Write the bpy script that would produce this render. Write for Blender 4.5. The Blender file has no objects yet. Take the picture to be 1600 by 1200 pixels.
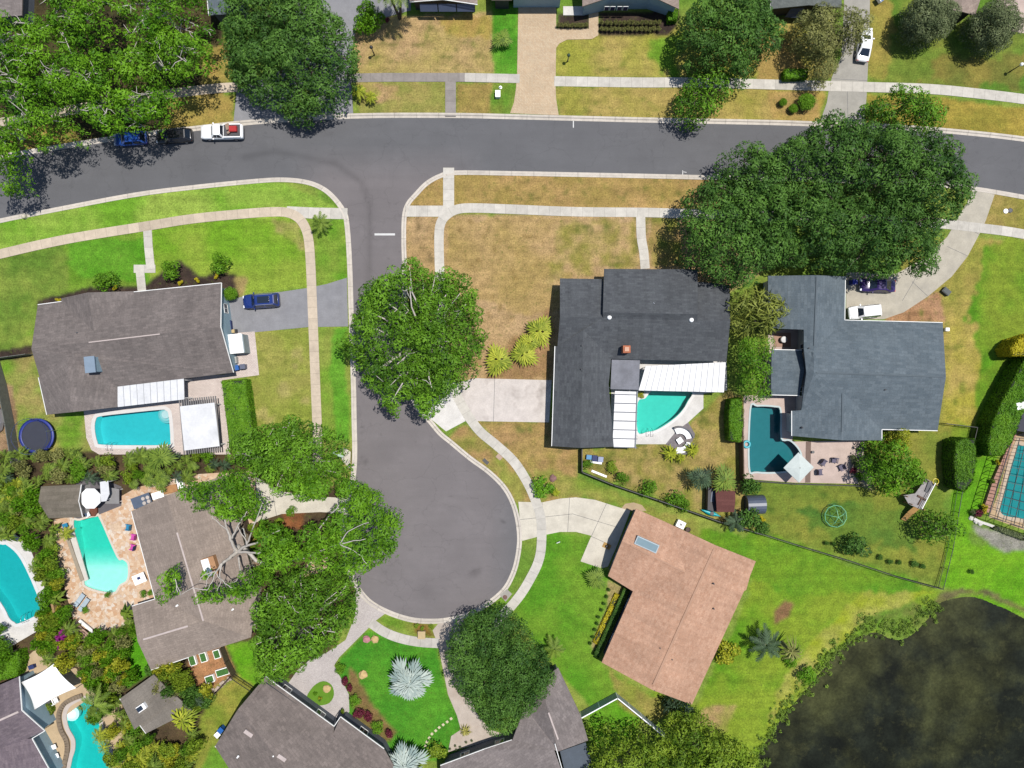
import bpy, bmesh, math, random
import numpy as np
from mathutils import Vector, Matrix
from mathutils.geometry import tessellate_polygon

# ---------------------------------------------------------------- camera, sky, sun
H = 96.6            # camera height in metres
F = 1111.0          # focal length in photo pixels
scene = bpy.context.scene
cam_data = bpy.data.cameras.new("camera")
cam_data.sensor_width = 36.0
cam_data.lens = 36.0 * F / 1600.0
cam_data.clip_start = 1.0
cam_data.clip_end = 6000.0
cam = bpy.data.objects.new("camera", cam_data)
scene.collection.objects.link(cam)
cam.location = (0, 0, H)
cam.rotation_euler = (0, 0, 0)
scene.camera = cam

SUN_DIR = Vector((0.27, 0.15, 1.0)).normalized()      # towards the sun
sun_elev = math.asin(SUN_DIR.z)
sun_az = math.atan2(SUN_DIR.x, SUN_DIR.y)             # from +Y towards +X
world = bpy.data.worlds.new("World")
scene.world = world
world.use_nodes = True
wn = world.node_tree
wn.nodes.clear()
sky = wn.nodes.new('ShaderNodeTexSky')
sky.sky_type = 'NISHITA'
sky.sun_disc = False
sky.sun_elevation = sun_elev
sky.sun_rotation = sun_az
sky.air_density = 1.0
sky.dust_density = 0.6
bg = wn.nodes.new('ShaderNodeBackground')
bg.inputs['Strength'].default_value = 0.10
wo = wn.nodes.new('ShaderNodeOutputWorld')
wn.links.new(sky.outputs[0], bg.inputs['Color'])
wn.links.new(bg.outputs[0], wo.inputs['Surface'])

sun_data = bpy.data.lights.new("sun", 'SUN')
sun_data.energy = 4.4
sun_data.angle = math.radians(0.5)
sun_data.color = (1.0, 0.955, 0.89)
sun = bpy.data.objects.new("sun", sun_data)
scene.collection.objects.link(sun)
sun.rotation_euler = SUN_DIR.to_track_quat('Z', 'Y').to_euler()
sun.location = (30, 20, 80)

scene.view_settings.view_transform = 'Standard'
scene.view_settings.look = 'None'
scene.view_settings.exposure = 0.32
scene.view_settings.gamma = 1.0

# ---------------------------------------------------------------- helpers
K = 2.0   # how bright a flat white surface renders here; photo colours are divided by it
def lin(c):
    c = c / 255.0
    return c / 12.92 if c <= 0.04045 else ((c + 0.055) / 1.055) ** 2.4
def C(r, g, b, k=None):
    k = k or K
    return (min(lin(r) / k, .86), min(lin(g) / k, .86), min(lin(b) / k, .86), 1.0)

def P(px, py, z=0.0):
    s = (H - z) / F
    return Vector(((px - 800) * s, (600 - py) * s, z))
def PL(pts, z=0.0):
    return [P(p[0], p[1], z) for p in pts]

rng = random.Random(7)
COL = scene.collection

def finish(o, parent=None, label=None, cat=None, group=None, kind=None):
    if parent is not None:
        o.parent = parent
        o.matrix_parent_inverse = Matrix.Translation(parent.location).inverted() if parent.rotation_euler.z == 0 else \
            (Matrix.Translation(parent.location) @ parent.rotation_euler.to_matrix().to_4x4()).inverted()
    if label: o["label"] = label
    if cat: o["category"] = cat
    if group: o["group"] = group
    if kind: o["kind"] = kind
    return o

def thing(name, label, cat, loc=(0, 0, 0), group=None, kind=None):
    o = bpy.data.objects.new(name, None)
    COL.objects.link(o)
    o.empty_display_size = 0.3
    o.location = loc
    return finish(o, None, label, cat, group, kind)

_children = {}
def kids(o):
    return [c for c in _children.get(o.name, [])]
def reg(parent, o):
    _children.setdefault(parent.name, []).append(o)

def copy_tree(o, loc, rz=0.0, sc=1.0, label=None, group=None):
    r = o.copy(); COL.objects.link(r)
    r.location = loc; r.rotation_euler = (0, 0, rz)
    r.scale = (sc, sc, sc) if not isinstance(sc, tuple) else sc
    if label: r["label"] = label
    if group: r["group"] = group
    def rec(src, dst):
        for ch in kids(src):
            c = ch.copy(); COL.objects.link(c); c.parent = dst
            reg(dst, c)
            rec(ch, c)
    rec(o, r)
    return r

class MB:
    def __init__(self):
        self.v = []; self.f = []; self.uv = {}
    def add(self, verts, faces):
        b = len(self.v)
        self.v += [tuple(x) for x in verts]
        self.f += [tuple(i + b for i in f) for f in faces]
        return self
    def box(self, c, s, rz=0.0, M=None):
        hx, hy, hz = s[0] / 2, s[1] / 2, s[2] / 2
        vs = []
        cr, sr = math.cos(rz), math.sin(rz)
        for dz in (-hz, hz):
            for dx, dy in ((-hx, -hy), (hx, -hy), (hx, hy), (-hx, hy)):
                p = Vector((c[0] + dx * cr - dy * sr, c[1] + dx * sr + dy * cr, c[2] + dz))
                vs.append(M @ p if M else p)
        return self.add(vs, [(3, 2, 1, 0), (4, 5, 6, 7), (0, 1, 5, 4), (1, 2, 6, 5), (2, 3, 7, 6), (3, 0, 4, 7)])
    def prism(self, poly, z0, z1):
        poly = ccw([Vector((p[0], p[1], 0)) for p in poly])
        n = len(poly)
        tri = tessellate_polygon([poly])
        vs = [(p.x, p.y, z0) for p in poly] + [(p.x, p.y, z1) for p in poly]
        fs = []
        for t in tri:
            a, b, c = t
            if (poly[b] - poly[a]).cross(poly[c] - poly[a]).z < 0: b, c = c, b
            fs.append((a + n, b + n, c + n)); fs.append((c, b, a))
        for i in range(n):
            j = (i + 1) % n
            fs.append((i, j, j + n, i + n))
        return self.add(vs, fs)
    def tube(self, pts, rad, n=6, cap=True):
        pts = [Vector(p) for p in pts]
        if not hasattr(rad, '__len__'): rad = [rad] * len(pts)
        vs = []; fs = []
        up = Vector((0.13, 0.21, 1)).normalized()
        for i, p in enumerate(pts):
            d = (pts[min(i + 1, len(pts) - 1)] - pts[max(i - 1, 0)])
            if d.length < 1e-6: d = Vector((0, 0, 1))
            d.normalize()
            a = d.cross(up)
            if a.length < 1e-3: a = d.cross(Vector((1, 0, 0)))
            a.normalize(); b = d.cross(a)
            for k in range(n):
                t = 2 * math.pi * k / n
                vs.append(p + a * (math.cos(t) * rad[i]) + b * (math.sin(t) * rad[i]))
        for i in range(len(pts) - 1):
            for k in range(n):
                k2 = (k + 1) % n
                fs.append((i * n + k, i * n + k2, (i + 1) * n + k2, (i + 1) * n + k))
        if cap:
            fs.append(tuple(range(n - 1, -1, -1)))
            fs.append(tuple(range((len(pts) - 1) * n, len(pts) * n)))
        return self.add(vs, fs)
    def lathe(self, prof, c=(0, 0, 0), n=16):
        vs = []; fs = []
        for r, z in prof:
            for k in range(n):
                t = 2 * math.pi * k / n
                vs.append((c[0] + r * math.cos(t), c[1] + r * math.sin(t), c[2] + z))
        for i in range(len(prof) - 1):
            for k in range(n):
                k2 = (k + 1) % n
                fs.append((i * n + k, i * n + k2, (i + 1) * n + k2, (i + 1) * n + k))
        fs.append(tuple(range(n - 1, -1, -1)))
        fs.append(tuple(range((len(prof) - 1) * n, len(prof) * n)))
        return self.add(vs, fs)
    def quadbar(self, a, b, w, h):
        """box beam from a to b, width w, depth h below the line"""
        a = Vector(a); b = Vector(b)
        d = (b - a); d.z = 0
        if d.length < 1e-6: return self
        d.normalize(); s = Vector((-d.y, d.x, 0)) * (w / 2)
        dz = Vector((0, 0, h))
        vs = [a - s - dz, b - s - dz, b + s - dz, a + s - dz, a - s, b - s, b + s, a + s]
        return self.add(vs, [(3, 2, 1, 0), (4, 5, 6, 7), (0, 1, 5, 4), (1, 2, 6, 5), (2, 3, 7, 6), (3, 0, 4, 7)])
    def build(self, name, mat, parent=None, smooth=False, **kw):
        me = bpy.data.meshes.new(name)
        me.from_pydata(self.v, [], self.f)
        me.materials.append(mat)
        if smooth:
            me.polygons.foreach_set('use_smooth', [True] * len(me.polygons))
        o = bpy.data.objects.new(name, me)
        COL.objects.link(o)
        finish(o, parent, **kw)
        if parent is not None: reg(parent, o)
        return o

def area2(p):
    s = 0
    for i in range(len(p)):
        a, b = p[i], p[(i + 1) % len(p)]
        s += a[0] * b[1] - a[1] * b[0]
    return s / 2
def ccw(p):
    return list(p) if area2(p) > 0 else list(reversed(p))
def offset(poly, d):
    """mitred offset, positive grows a CCW polygon"""
    p = ccw([Vector((q[0], q[1])) for q in poly])
    n = len(p); out = []
    for i in range(n):
        a, b, c = p[i - 1], p[i], p[(i + 1) % n]
        e1 = (b - a); e2 = (c - b)
        if e1.length < 1e-6 or e2.length < 1e-6:
            out.append(Vector((b.x, b.y, 0))); continue
        e1.normalize(); e2.normalize()
        n1 = Vector((e1.y, -e1.x)); n2 = Vector((e2.y, -e2.x))
        m = n1 + n2
        if m.length < 1e-3: m = n1.copy()
        m.normalize()
        k = d / max(0.45, m.dot(n1))
        out.append(Vector((b.x + m.x * k, b.y + m.y * k, 0)))
    return out
def smooth(pts, n=5, closed=False):
    P_ = [Vector((p[0], p[1], p[2] if len(p) > 2 else 0)) for p in pts]
    out = []
    m = len(P_)
    rng_ = range(m) if closed else range(m - 1)
    for i in rng_:
        if closed:
            p0, p1, p2, p3 = P_[i - 1], P_[i], P_[(i + 1) % m], P_[(i + 2) % m]
        else:
            p0 = P_[max(i - 1, 0)]; p1 = P_[i]; p2 = P_[i + 1]; p3 = P_[min(i + 2, m - 1)]
        for k in range(n):
            t = k / n
            out.append(0.5 * ((2 * p1) + (p2 - p0) * t + (2 * p0 - 5 * p1 + 4 * p2 - p3) * t * t + (3 * p1 - p0 - 3 * p2 + p3) * t ** 3))
    if not closed: out.append(P_[-1])
    return out

def inpoly(X, Y, poly):
    """vectorised point in polygon"""
    px = np.array([p[0] for p in poly]); py = np.array([p[1] for p in poly])
    res = np.zeros(X.shape, bool)
    n = len(px); j = n - 1
    for i in range(n):
        cond = ((py[i] > Y) != (py[j] > Y))
        if py[j] != py[i]:
            xi = (px[j] - px[i]) * (Y - py[i]) / (py[j] - py[i]) + px[i]
            res ^= cond & (X < xi)
        j = i
    return res
def distpoly(X, Y, poly, closed=True):
    d = np.full(X.shape, 1e9)
    n = len(poly)
    for i in range(n if closed else n - 1):
        ax, ay = poly[i][0], poly[i][1]; bx, by = poly[(i + 1) % n][0], poly[(i + 1) % n][1]
        dx, dy = bx - ax, by - ay
        L = dx * dx + dy * dy + 1e-12
        t = np.clip(((X - ax) * dx + (Y - ay) * dy) / L, 0, 1)
        d = np.minimum(d, np.hypot(X - ax - t * dx, Y - ay - t * dy))
    return d
_lat = np.random.RandomState(3).rand(257, 257)
def vnoise(X, Y, scale, seed=0):
    x = X / scale + 37.3 * seed + 500; y = Y / scale + 91.7 * seed + 500
    xi = np.floor(x).astype(int); yi = np.floor(y).astype(int)
    fx = x - xi; fy = y - yi
    fx = fx * fx * (3 - 2 * fx); fy = fy * fy * (3 - 2 * fy)
    a = _lat[xi % 257, yi % 257]; b = _lat[(xi + 1) % 257, yi % 257]
    c = _lat[xi % 257, (yi + 1) % 257]; d = _lat[(xi + 1) % 257, (yi + 1) % 257]
    return (a * (1 - fx) + b * fx) * (1 - fy) + (c * (1 - fx) + d * fx) * fy
def fnoise(X, Y, scale, seed=0, oct=4):
    s = 0; a = 0.5; t = 0
    for k in range(oct):
        s = s + a * vnoise(X, Y, scale / (2 ** k), seed + k * 5); t += a; a *= 0.6
    return s / t

# ---------------------------------------------------------------- materials
def nodes(name):
    m = bpy.data.materials.new(name); m.use_nodes = True
    nt = m.node_tree; nt.nodes.clear()
    out = nt.nodes.new('ShaderNodeOutputMaterial')
    b = nt.nodes.new('ShaderNodeBsdfPrincipled')
    nt.links.new(b.outputs[0], out.inputs[0])
    return m, nt, b, out
def N(nt, t, **kw):
    n = nt.nodes.new(t)
    for k, v in kw.items(): setattr(n, k, v)
    return n
def noise(nt, vec, scale, detail=3, rough=.55):
    n = N(nt, 'ShaderNodeTexNoise'); n.inputs['Scale'].default_value = scale
    n.inputs['Detail'].default_value = detail; n.inputs['Roughness'].default_value = rough
    nt.links.new(vec, n.inputs['Vector']); return n.outputs['Fac']
def rampf(nt, fac, lo, hi, a=0.3, b=0.7):
    r = N(nt, 'ShaderNodeMapRange'); r.inputs[1].default_value = a; r.inputs[2].default_value = b
    r.inputs[3].default_value = lo; r.inputs[4].default_value = hi
    nt.links.new(fac, r.inputs[0]); return r.outputs[0]
def mulc(nt, col, fac):
    v = N(nt, 'ShaderNodeVectorMath', operation='SCALE')
    if isinstance(col, tuple): v.inputs[0].default_value = col[:3]
    else: nt.links.new(col, v.inputs[0])
    nt.links.new(fac, v.inputs[3]); return v.outputs[0]
def mixc(nt, fac, a, b):
    m = N(nt, 'ShaderNodeMix', data_type='RGBA')
    if isinstance(fac, float): m.inputs[0].default_value = fac
    else: nt.links.new(fac, m.inputs[0])
    for s, i in ((a, 6), (b, 7)):
        if isinstance(s, tuple): m.inputs[i].default_value = s
        else: nt.links.new(s, m.inputs[i])
    return m.outputs[2]
def math_(nt, op, a, b=None):
    m = N(nt, 'ShaderNodeMath', operation=op)
    for s, i in ((a, 0), (b, 1)):
        if s is None: continue
        if isinstance(s, (int, float)): m.inputs[i].default_value = s
        else: nt.links.new(s, m.inputs[i])
    return m.outputs[0]

_mats = {}
def M(name, col=None, rough=.7, var=.12, scale=1.5, metal=0.0, fine=None, spec=.5, stain=None):
    """plain procedural material: colour with two noise scales of wear"""
    if name in _mats: return _mats[name]
    m, nt, b, out = nodes(name)
    geo = N(nt, 'ShaderNodeNewGeometry')
    f1 = noise(nt, geo.outputs['Position'], scale, 4)
    c = mulc(nt, col, rampf(nt, f1, 1 - var, 1 + var))
    f2 = noise(nt, geo.outputs['Position'], fine or scale * 7, 2)
    c = mulc(nt, c, rampf(nt, f2, 1 - var * .6, 1 + var * .6))
    if stain:
        f3 = noise(nt, geo.outputs['Position'], .35, 5, .65)
        c = mixc(nt, rampf(nt, f3, 0.0, stain[1], .52, .72), c, stain[0])
    nt.links.new(c, b.inputs['Base Color'])
    b.inputs['Roughness'].default_value = rough
    b.inputs['Metallic'].default_value = metal
    b.inputs['Specular IOR Level'].default_value = spec
    _mats[name] = m; return m

def ground_material():
    m, nt, b, out = nodes('lawn_and_soil')
    at = N(nt, 'ShaderNodeAttribute', attribute_name='col')
    geo = N(nt, 'ShaderNodeNewGeometry'); pos = geo.outputs['Position']
    n1 = noise(nt, pos, 0.9, 5, .6); n2 = noise(nt, pos, 5.0, 4, .7); n3 = noise(nt, pos, 22, 2)
    c = mulc(nt, at.outputs['Color'], rampf(nt, n1, .80, 1.2))
    c = mulc(nt, c, rampf(nt, n2, .62, 1.36))
    c = mulc(nt, c, rampf(nt, n3, .78, 1.24))
    mp = N(nt, 'ShaderNodeMapping'); mp.inputs['Rotation'].default_value = (0, 0, .35); mp.inputs['Scale'].default_value = (.06, 1.5, 1)
    nt.links.new(pos, mp.inputs[0]); c = mulc(nt, c, rampf(nt, noise(nt, mp.outputs[0], 1.0, 2), .92, 1.08))
    mp2 = N(nt, 'ShaderNodeMapping'); mp2.inputs['Rotation'].default_value = (0, 0, 1.35); mp2.inputs['Scale'].default_value = (.08, 1.1, 1)
    nt.links.new(pos, mp2.inputs[0]); c = mulc(nt, c, rampf(nt, noise(nt, mp2.outputs[0], 1.0, 2), .95, 1.05))
    # small weeds / bare tufts change hue
    n4 = noise(nt, pos, 1.7, 5, .7)
    c = mixc(nt, rampf(nt, n4, 0.0, .5, .56, .68), c, C(104, 122, 48))
    nt.links.new(c, b.inputs['Base Color']); b.inputs['Roughness'].default_value = .95
    b.inputs['Specular IOR Level'].default_value = .15
    bp = N(nt, 'ShaderNodeBump'); bp.inputs['Strength'].default_value = .5; bp.inputs['Distance'].default_value = .05
    nt.links.new(n2, bp.inputs['Height']); nt.links.new(bp.outputs[0], b.inputs['Normal'])
    return m

def asphalt_material(name, col):
    m, nt, b, out = nodes(name)
    at = N(nt, 'ShaderNodeAttribute', attribute_name='shade')
    geo = N(nt, 'ShaderNodeNewGeometry'); pos = geo.outputs['Position']
    c = mulc(nt, at.outputs['Color'], rampf(nt, noise(nt, pos, .18, 5, .6), .93, 1.08))
    mp = N(nt, 'ShaderNodeMapping'); mp.inputs['Scale'].default_value = (.12, 1.0, 1)
    nt.links.new(pos, mp.inputs[0])
    c = mulc(nt, c, rampf(nt, noise(nt, mp.outputs[0], .9, 4), .965, 1.035))
    c = mulc(nt, c, rampf(nt, noise(nt, pos, 9, 3, .8), .93, 1.07))
    c = mulc(nt, c, rampf(nt, noise(nt, pos, .8, 6, .75), 1.0, .76, .60, .76))
    c = mulc(nt, c, rampf(nt, noise(nt, pos, .33, 6, .7), 1.0, 1.10, .55, .75))
    # cracks
    vo = N(nt, 'ShaderNodeTexVoronoi', feature='DISTANCE_TO_EDGE'); vo.inputs['Scale'].default_value = .16
    wv = N(nt, 'ShaderNodeVectorMath', operation='ADD')
    nz = N(nt, 'ShaderNodeTexNoise'); nz.inputs['Scale'].default_value = .5; nz.inputs['Detail'].default_value = 5
    nt.links.new(pos, nz.inputs['Vector'])
    sc = N(nt, 'ShaderNodeVectorMath', operation='SCALE'); sc.inputs[3].default_value = 3.0
    nt.links.new(nz.outputs['Color'], sc.inputs[0])
    nt.links.new(pos, wv.inputs[0]); nt.links.new(sc.outputs[0], wv.inputs[1]); nt.links.new(wv.outputs[0], vo.inputs['Vector'])
    c = mulc(nt, c, rampf(nt, vo.outputs['Distance'], .89, 1.0, 0.0, .014))
    nt.links.new(c, b.inputs['Base Color']); b.inputs['Roughness'].default_value = .85
    b.inputs['Specular IOR Level'].default_value = .3
    return m

def concrete_ribbon(name, col, slab=1.5):
    """UV.x runs along the walk in metres: joints and slab-to-slab tone"""
    m, nt, b, out = nodes(name)
    uv = N(nt, 'ShaderNodeUVMap'); sep = N(nt, 'ShaderNodeSeparateXYZ'); nt.links.new(uv.outputs[0], sep.inputs[0])
    u = math_(nt, 'DIVIDE', sep.outputs[0], slab)
    fl = math_(nt, 'FLOOR', u); fr = math_(nt, 'FRACT', u)
    wn_ = N(nt, 'ShaderNodeTexWhiteNoise', noise_dimensions='1D'); nt.links.new(fl, wn_.inputs['W'])
    big = N(nt, 'ShaderNodeTexWhiteNoise', noise_dimensions='1D')
    nt.links.new(math_(nt, 'FLOOR', math_(nt, 'DIVIDE', u, 5.0)), big.inputs['W'])
    geo = N(nt, 'ShaderNodeNewGeometry'); pos = geo.outputs['Position']
    c = mulc(nt, col, rampf(nt, wn_.outputs[0], .93, 1.05, 0, 1))
    c = mulc(nt, c, rampf(nt, big.outputs[0], .93, 1.04, 0, 1))
    c = mulc(nt, c, rampf(nt, noise(nt, pos, 1.2, 5, .65), .84, 1.08))
    c = mulc(nt, c, rampf(nt, noise(nt, pos, .35, 5, .7), 1.0, .82, .56, .72))
    c = mulc(nt, c, rampf(nt, noise(nt, pos, 14, 2), .95, 1.05))
    e = math_(nt, 'ABSOLUTE', math_(nt, 'SUBTRACT', fr, .5))
    c = mulc(nt, c, rampf(nt, e, 1.0, .8, .470, .484))
    nt.links.new(c, b.inputs['Base Color']); b.inputs['Roughness'].default_value = .85
    b.inputs['Specular IOR Level'].default_value = .25
    return m

def pattern_material(name, cols, scale, kind='brick', mortar=(.25, .22, .2, 1), w=.5, h=.25, rot=0.0, rough=.8, msize=.02):
    """pavers / flagstones in plan"""
    m, nt, b, out = nodes(name)
    geo = N(nt, 'ShaderNodeNewGeometry')
    mp = N(nt, 'ShaderNodeMapping'); mp.inputs['Rotation'].default_value = (0, 0, rot)
    nt.links.new(geo.outputs['Position'], mp.inputs[0])
    if kind == 'brick':
        t = N(nt, 'ShaderNodeTexBrick'); t.inputs['Scale'].default_value = scale
        t.inputs['Color1'].default_value = cols[0]; t.inputs['Color2'].default_value = cols[1]
        t.inputs['Mortar'].default_value = mortar; t.inputs['Mortar Size'].default_value = msize
        t.inputs['Brick Width'].default_value = w; t.inputs['Row Height'].default_value = h
        nt.links.new(mp.outputs[0], t.inputs['Vector']); c = t.outputs['Color']
    else:
        v = N(nt, 'ShaderNodeTexVoronoi'); v.inputs['Scale'].default_value = scale
        nt.links.new(mp.outputs[0], v.inputs['Vector'])
        sp = N(nt, 'ShaderNodeSeparateColor'); nt.links.new(v.outputs['Color'], sp.inputs[0])
        c = mixc(nt, sp.outputs[0], cols[0], cols[1])
        if len(cols) > 2:
            c = mixc(nt, rampf(nt, sp.outputs[1], 0.0, .8, .55, .9), c, cols[2])
        v2 = N(nt, 'ShaderNodeTexVoronoi', feature='DISTANCE_TO_EDGE'); v2.inputs['Scale'].default_value = scale
        nt.links.new(mp.outputs[0], v2.inputs['Vector'])
        c = mixc(nt, rampf(nt, v2.outputs[0], .5, 0.0, 0.0, .07), c, mortar)
    c = mulc(nt, c, rampf(nt, noise(nt, geo.outputs['Position'], .5, 4), .9, 1.08))
    c = mulc(nt, c, rampf(nt, noise(nt, geo.outputs['Position'], 6, 3), .92, 1.08))
    nt.links.new(c, b.inputs['Base Color']); b.inputs['Roughness'].default_value = rough
    b.inputs['Specular IOR Level'].default_value = .3
    return m

def shingle_material(name, c1, c2, row=.32, wid=.75, grime=.12, mort=.8):
    m, nt, b, out = nodes(name)
    uv = N(nt, 'ShaderNodeUVMap')
    t = N(nt, 'ShaderNodeTexBrick'); t.inputs['Scale'].default_value = 1.0
    t.inputs['Color1'].default_value = c1; t.inputs['Color2'].default_value = c2
    t.inputs['Mortar'].default_value = tuple(x * mort for x in c1[:3]) + (1,)
    t.inputs['Mortar Size'].default_value = .035; t.inputs['Mortar Smooth'].default_value = .4
    t.inputs['Brick Width'].default_value = wid; t.inputs['Row Height'].default_value = row
    nt.links.new(uv.outputs[0], t.inputs['Vector'])
    geo = N(nt, 'ShaderNodeNewGeometry'); pos = geo.outputs['Position']
    c = mulc(nt, t.outputs['Color'], rampf(nt, noise(nt, uv.outputs[0], 5.5, 3, .75), .82, 1.18))
    mp = N(nt, 'ShaderNodeMapping'); mp.inputs['Scale'].default_value = (1.6, .12, 1); nt.links.new(uv.outputs[0], mp.inputs[0])
    c = mulc(nt, c, rampf(nt, noise(nt, mp.outputs[0], 1.0, 4, .6), 1 - grime, 1 + grime * .7))
    c = mulc(nt, c, rampf(nt, noise(nt, pos, .28, 5, .6), 1 - grime, 1 + grime))
    c = mulc(nt, c, rampf(nt, noise(nt, pos, .9, 6, .7), 1.0, .86, .6, .75))
    nt.links.new(c, b.inputs['Base Color']); b.inputs['Roughness'].default_value = .9
    b.inputs['Specular IOR Level'].default_value = .2
    return m

def leaf_material(name, dark, light, rough=.6, trans=.14, extra=None):
    m, nt, b, out = nodes(name)
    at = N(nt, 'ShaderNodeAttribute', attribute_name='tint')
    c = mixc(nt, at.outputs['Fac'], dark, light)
    if extra:
        geo = N(nt, 'ShaderNodeNewGeometry')
        c = mixc(nt, rampf(nt, noise(nt, geo.outputs['Position'], .45, 3), 0.0, .8, .5, .68), c, extra)
    nt.links.new(c, b.inputs['Base Color']); b.inputs['Roughness'].default_value = rough
    b.inputs['Specular IOR Level'].default_value = .2
    tr = N(nt, 'ShaderNodeBsdfTranslucent'); nt.links.new(c, tr.inputs['Color'])
    mx = N(nt, 'ShaderNodeMixShader'); mx.inputs[0].default_value = trans
    nt.links.new(b.outputs[0], mx.inputs[1]); nt.links.new(tr.outputs[0], mx.inputs[2])
    nt.links.new(mx.outputs[0], out.inputs[0])
    return m

def water_material(name, absorb, density):
    m = bpy.data.materials.new(name); m.use_nodes = True
    nt = m.node_tree; nt.nodes.clear()
    out = nt.nodes.new('ShaderNodeOutputMaterial')
    tp = N(nt, 'ShaderNodeBsdfTransparent'); gl = N(nt, 'ShaderNodeBsdfGlossy'); gl.inputs['Roughness'].default_value = .04
    geo = N(nt, 'ShaderNodeNewGeometry')
    bp = N(nt, 'ShaderNodeBump'); bp.inputs['Strength'].default_value = .25; bp.inputs['Distance'].default_value = .1
    nt.links.new(noise(nt, geo.outputs['Position'], 1.8, 3), bp.inputs['Height']); nt.links.new(bp.outputs[0], gl.inputs['Normal'])
    fr = N(nt, 'ShaderNodeFresnel'); fr.inputs[0].default_value = 1.33
    mx = N(nt, 'ShaderNodeMixShader'); nt.links.new(fr.outputs[0], mx.inputs[0])
    nt.links.new(tp.outputs[0], mx.inputs[1]); nt.links.new(gl.outputs[0], mx.inputs[2])
    nt.links.new(mx.outputs[0], out.inputs['Surface'])
    va = N(nt, 'ShaderNodeVolumeAbsorption'); va.inputs['Color'].default_value = absorb; va.inputs['Density'].default_value = density
    nt.links.new(va.outputs[0], out.inputs['Volume'])
    return m

def glass_dark(name, col=(.02, .03, .045, 1)):
    if name in _mats: return _mats[name]
    m, nt, b, out = nodes(name)
    b.inputs['Base Color'].default_value = col; b.inputs['Roughness'].default_value = .06
    b.inputs['Specular IOR Level'].default_value = .9
    _mats[name] = m; return m

WHITE = M('white_paint', (.78, .78, .77, 1), .5, .04)
TRIM = M('white_trim', (.62, .62, .6, 1), .6, .06)
GLASS = glass_dark('window_glass')
BLACK = M('black_metal', (.02, .02, .022, 1), .45, .1)
DARKGREY = M('dark_grey', (.06, .06, .065, 1), .6, .12)
STEEL = M('brushed_steel', (.5, .5, .52, 1), .3, .05, metal=.9)
WOODM = M('weathered_wood', C(170, 125, 85), .8, .2)
# ---------------------------------------------------------------- outlines (measured on the photograph, converted to metres)
road_top = [(-900, 470), (-300, 330), (-60, 262), (12, 247), (132, 227), (220, 214), (300, 205), (400, 194), (550, 185), (700, 184), (800, 186),
            (1000, 191), (1200, 195), (1290, 198), (1400, 202), (1500, 210), (1600, 221), (1760, 245), (2500, 400)]
road_bot = [(2500, 500), (1760, 333), (1600, 304), (1522, 291), (1450, 284), (1300, 278), (1132, 274), (1000, 271), (800, 267), (712, 266),
            (687, 271), (665, 283), (648, 300), (634, 317), (628, 337), (627, 375), (628, 412), (630, 480), (632, 550), (638, 610), (650, 640), (669, 661),
            (685, 680), (702, 694), (732, 719), (762, 741), (787, 767), (802, 800), (808, 840), (804, 875), (796, 900), (784, 920), (762, 939),
            (732, 956), (700, 965), (670, 967), (640, 964), (607, 953), (578, 936), (558, 910), (545, 878), (540, 840), (545, 790), (555, 750), (558, 710),
            (557, 655), (556, 600), (552, 475), (550, 412), (546, 352), (540, 328), (521, 303), (500, 288), (475, 280), (442, 277), (400, 279),
            (300, 289), (207, 301), (80, 325), (0, 341), (-60, 356), (-300, 425), (-900, 600)]
ROAD = ccw(PL([(p.x, p.y) for p in smooth(road_top, 4)] + [(p.x, p.y) for p in smooth(road_bot, 4)]))

pools = {
 'A': [(150, 655), (158, 650), (200, 645), (250, 640), (259, 641), (264, 648), (267, 688), (262, 695), (215, 696), (160, 695), (152, 690), (148, 670)],
 'C': [(115, 820), (125, 813), (150, 807), (157, 812), (183, 870), (192, 874), (200, 882), (199, 905), (187, 914), (176, 926), (137, 917), (130, 900)],
 'D': [(-60, 838), (0, 850), (12, 852), (34, 875), (62, 938), (61, 958), (30, 974), (22, 972), (14, 965), (0, 940), (-60, 860)],
 'E': [(118, 1098), (108, 1106), (104, 1120), (108, 1138), (117, 1155), (117, 1172), (112, 1190), (114, 1215), (170, 1225), (172, 1180), (160, 1150), (152, 1115), (145, 1098), (132, 1093)],
 'F': [(996, 675), (1012, 675), (1028, 671), (1050, 657), (1065, 643), (1075, 627), (1080, 612), (1040, 608), (1018, 611), (1008, 622), (996, 629)],
 'G': [(1173, 640), (1183, 635), (1210, 636), (1219, 642), (1220, 685), (1234, 689), (1247, 702), (1251, 716), (1242, 730), (1222, 737), (1182, 737), (1171, 729)],
 'H': [(1588, 700), (1600, 697), (1660, 700), (1650, 820), (1600, 811), (1570, 806), (1562, 797), (1565, 780)],
}
for k in pools:
    pools[k] = ccw([Vector((p.x, p.y, 0)) for p in PL([(q.x, q.y) for q in (smooth(pools[k], 4, True) if k in 'ACDEFG' else smooth(pools[k], 3, True))])])
pond_px = [(1165, 1230), (1182, 1190), (1205, 1150), (1230, 1115), (1250, 1092), (1282, 1055), (1300, 1030), (1340, 998), (1372, 990), (1395, 1000), (1420, 998), (1450, 972), (1462, 952),
           (1487, 938), (1525, 934), (1562, 948), (1600, 966), (1800, 1080), (2100, 1600), (1600, 1900), (1250, 1700), (1150, 1400)]
POND = ccw(PL([(p.x, p.y) for p in smooth(pond_px, 4, True)]))

# ---------------------------------------------------------------- ground sheet
SOIL = ((78, 66, 48), (100, 84, 58))
MULCH = ((62, 52, 46), (82, 68, 58))
G_bright = ((118, 170, 46), (160, 188, 78))
G_lush = ((78, 148, 34), (110, 172, 50))
G_mid = ((112, 150, 52), (150, 166, 72))
G_olive = ((128, 142, 58), (168, 158, 78))
TAN = ((196, 166, 116), (180, 164, 94))
TANP = ((196, 158, 106), (176, 150, 82))
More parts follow.
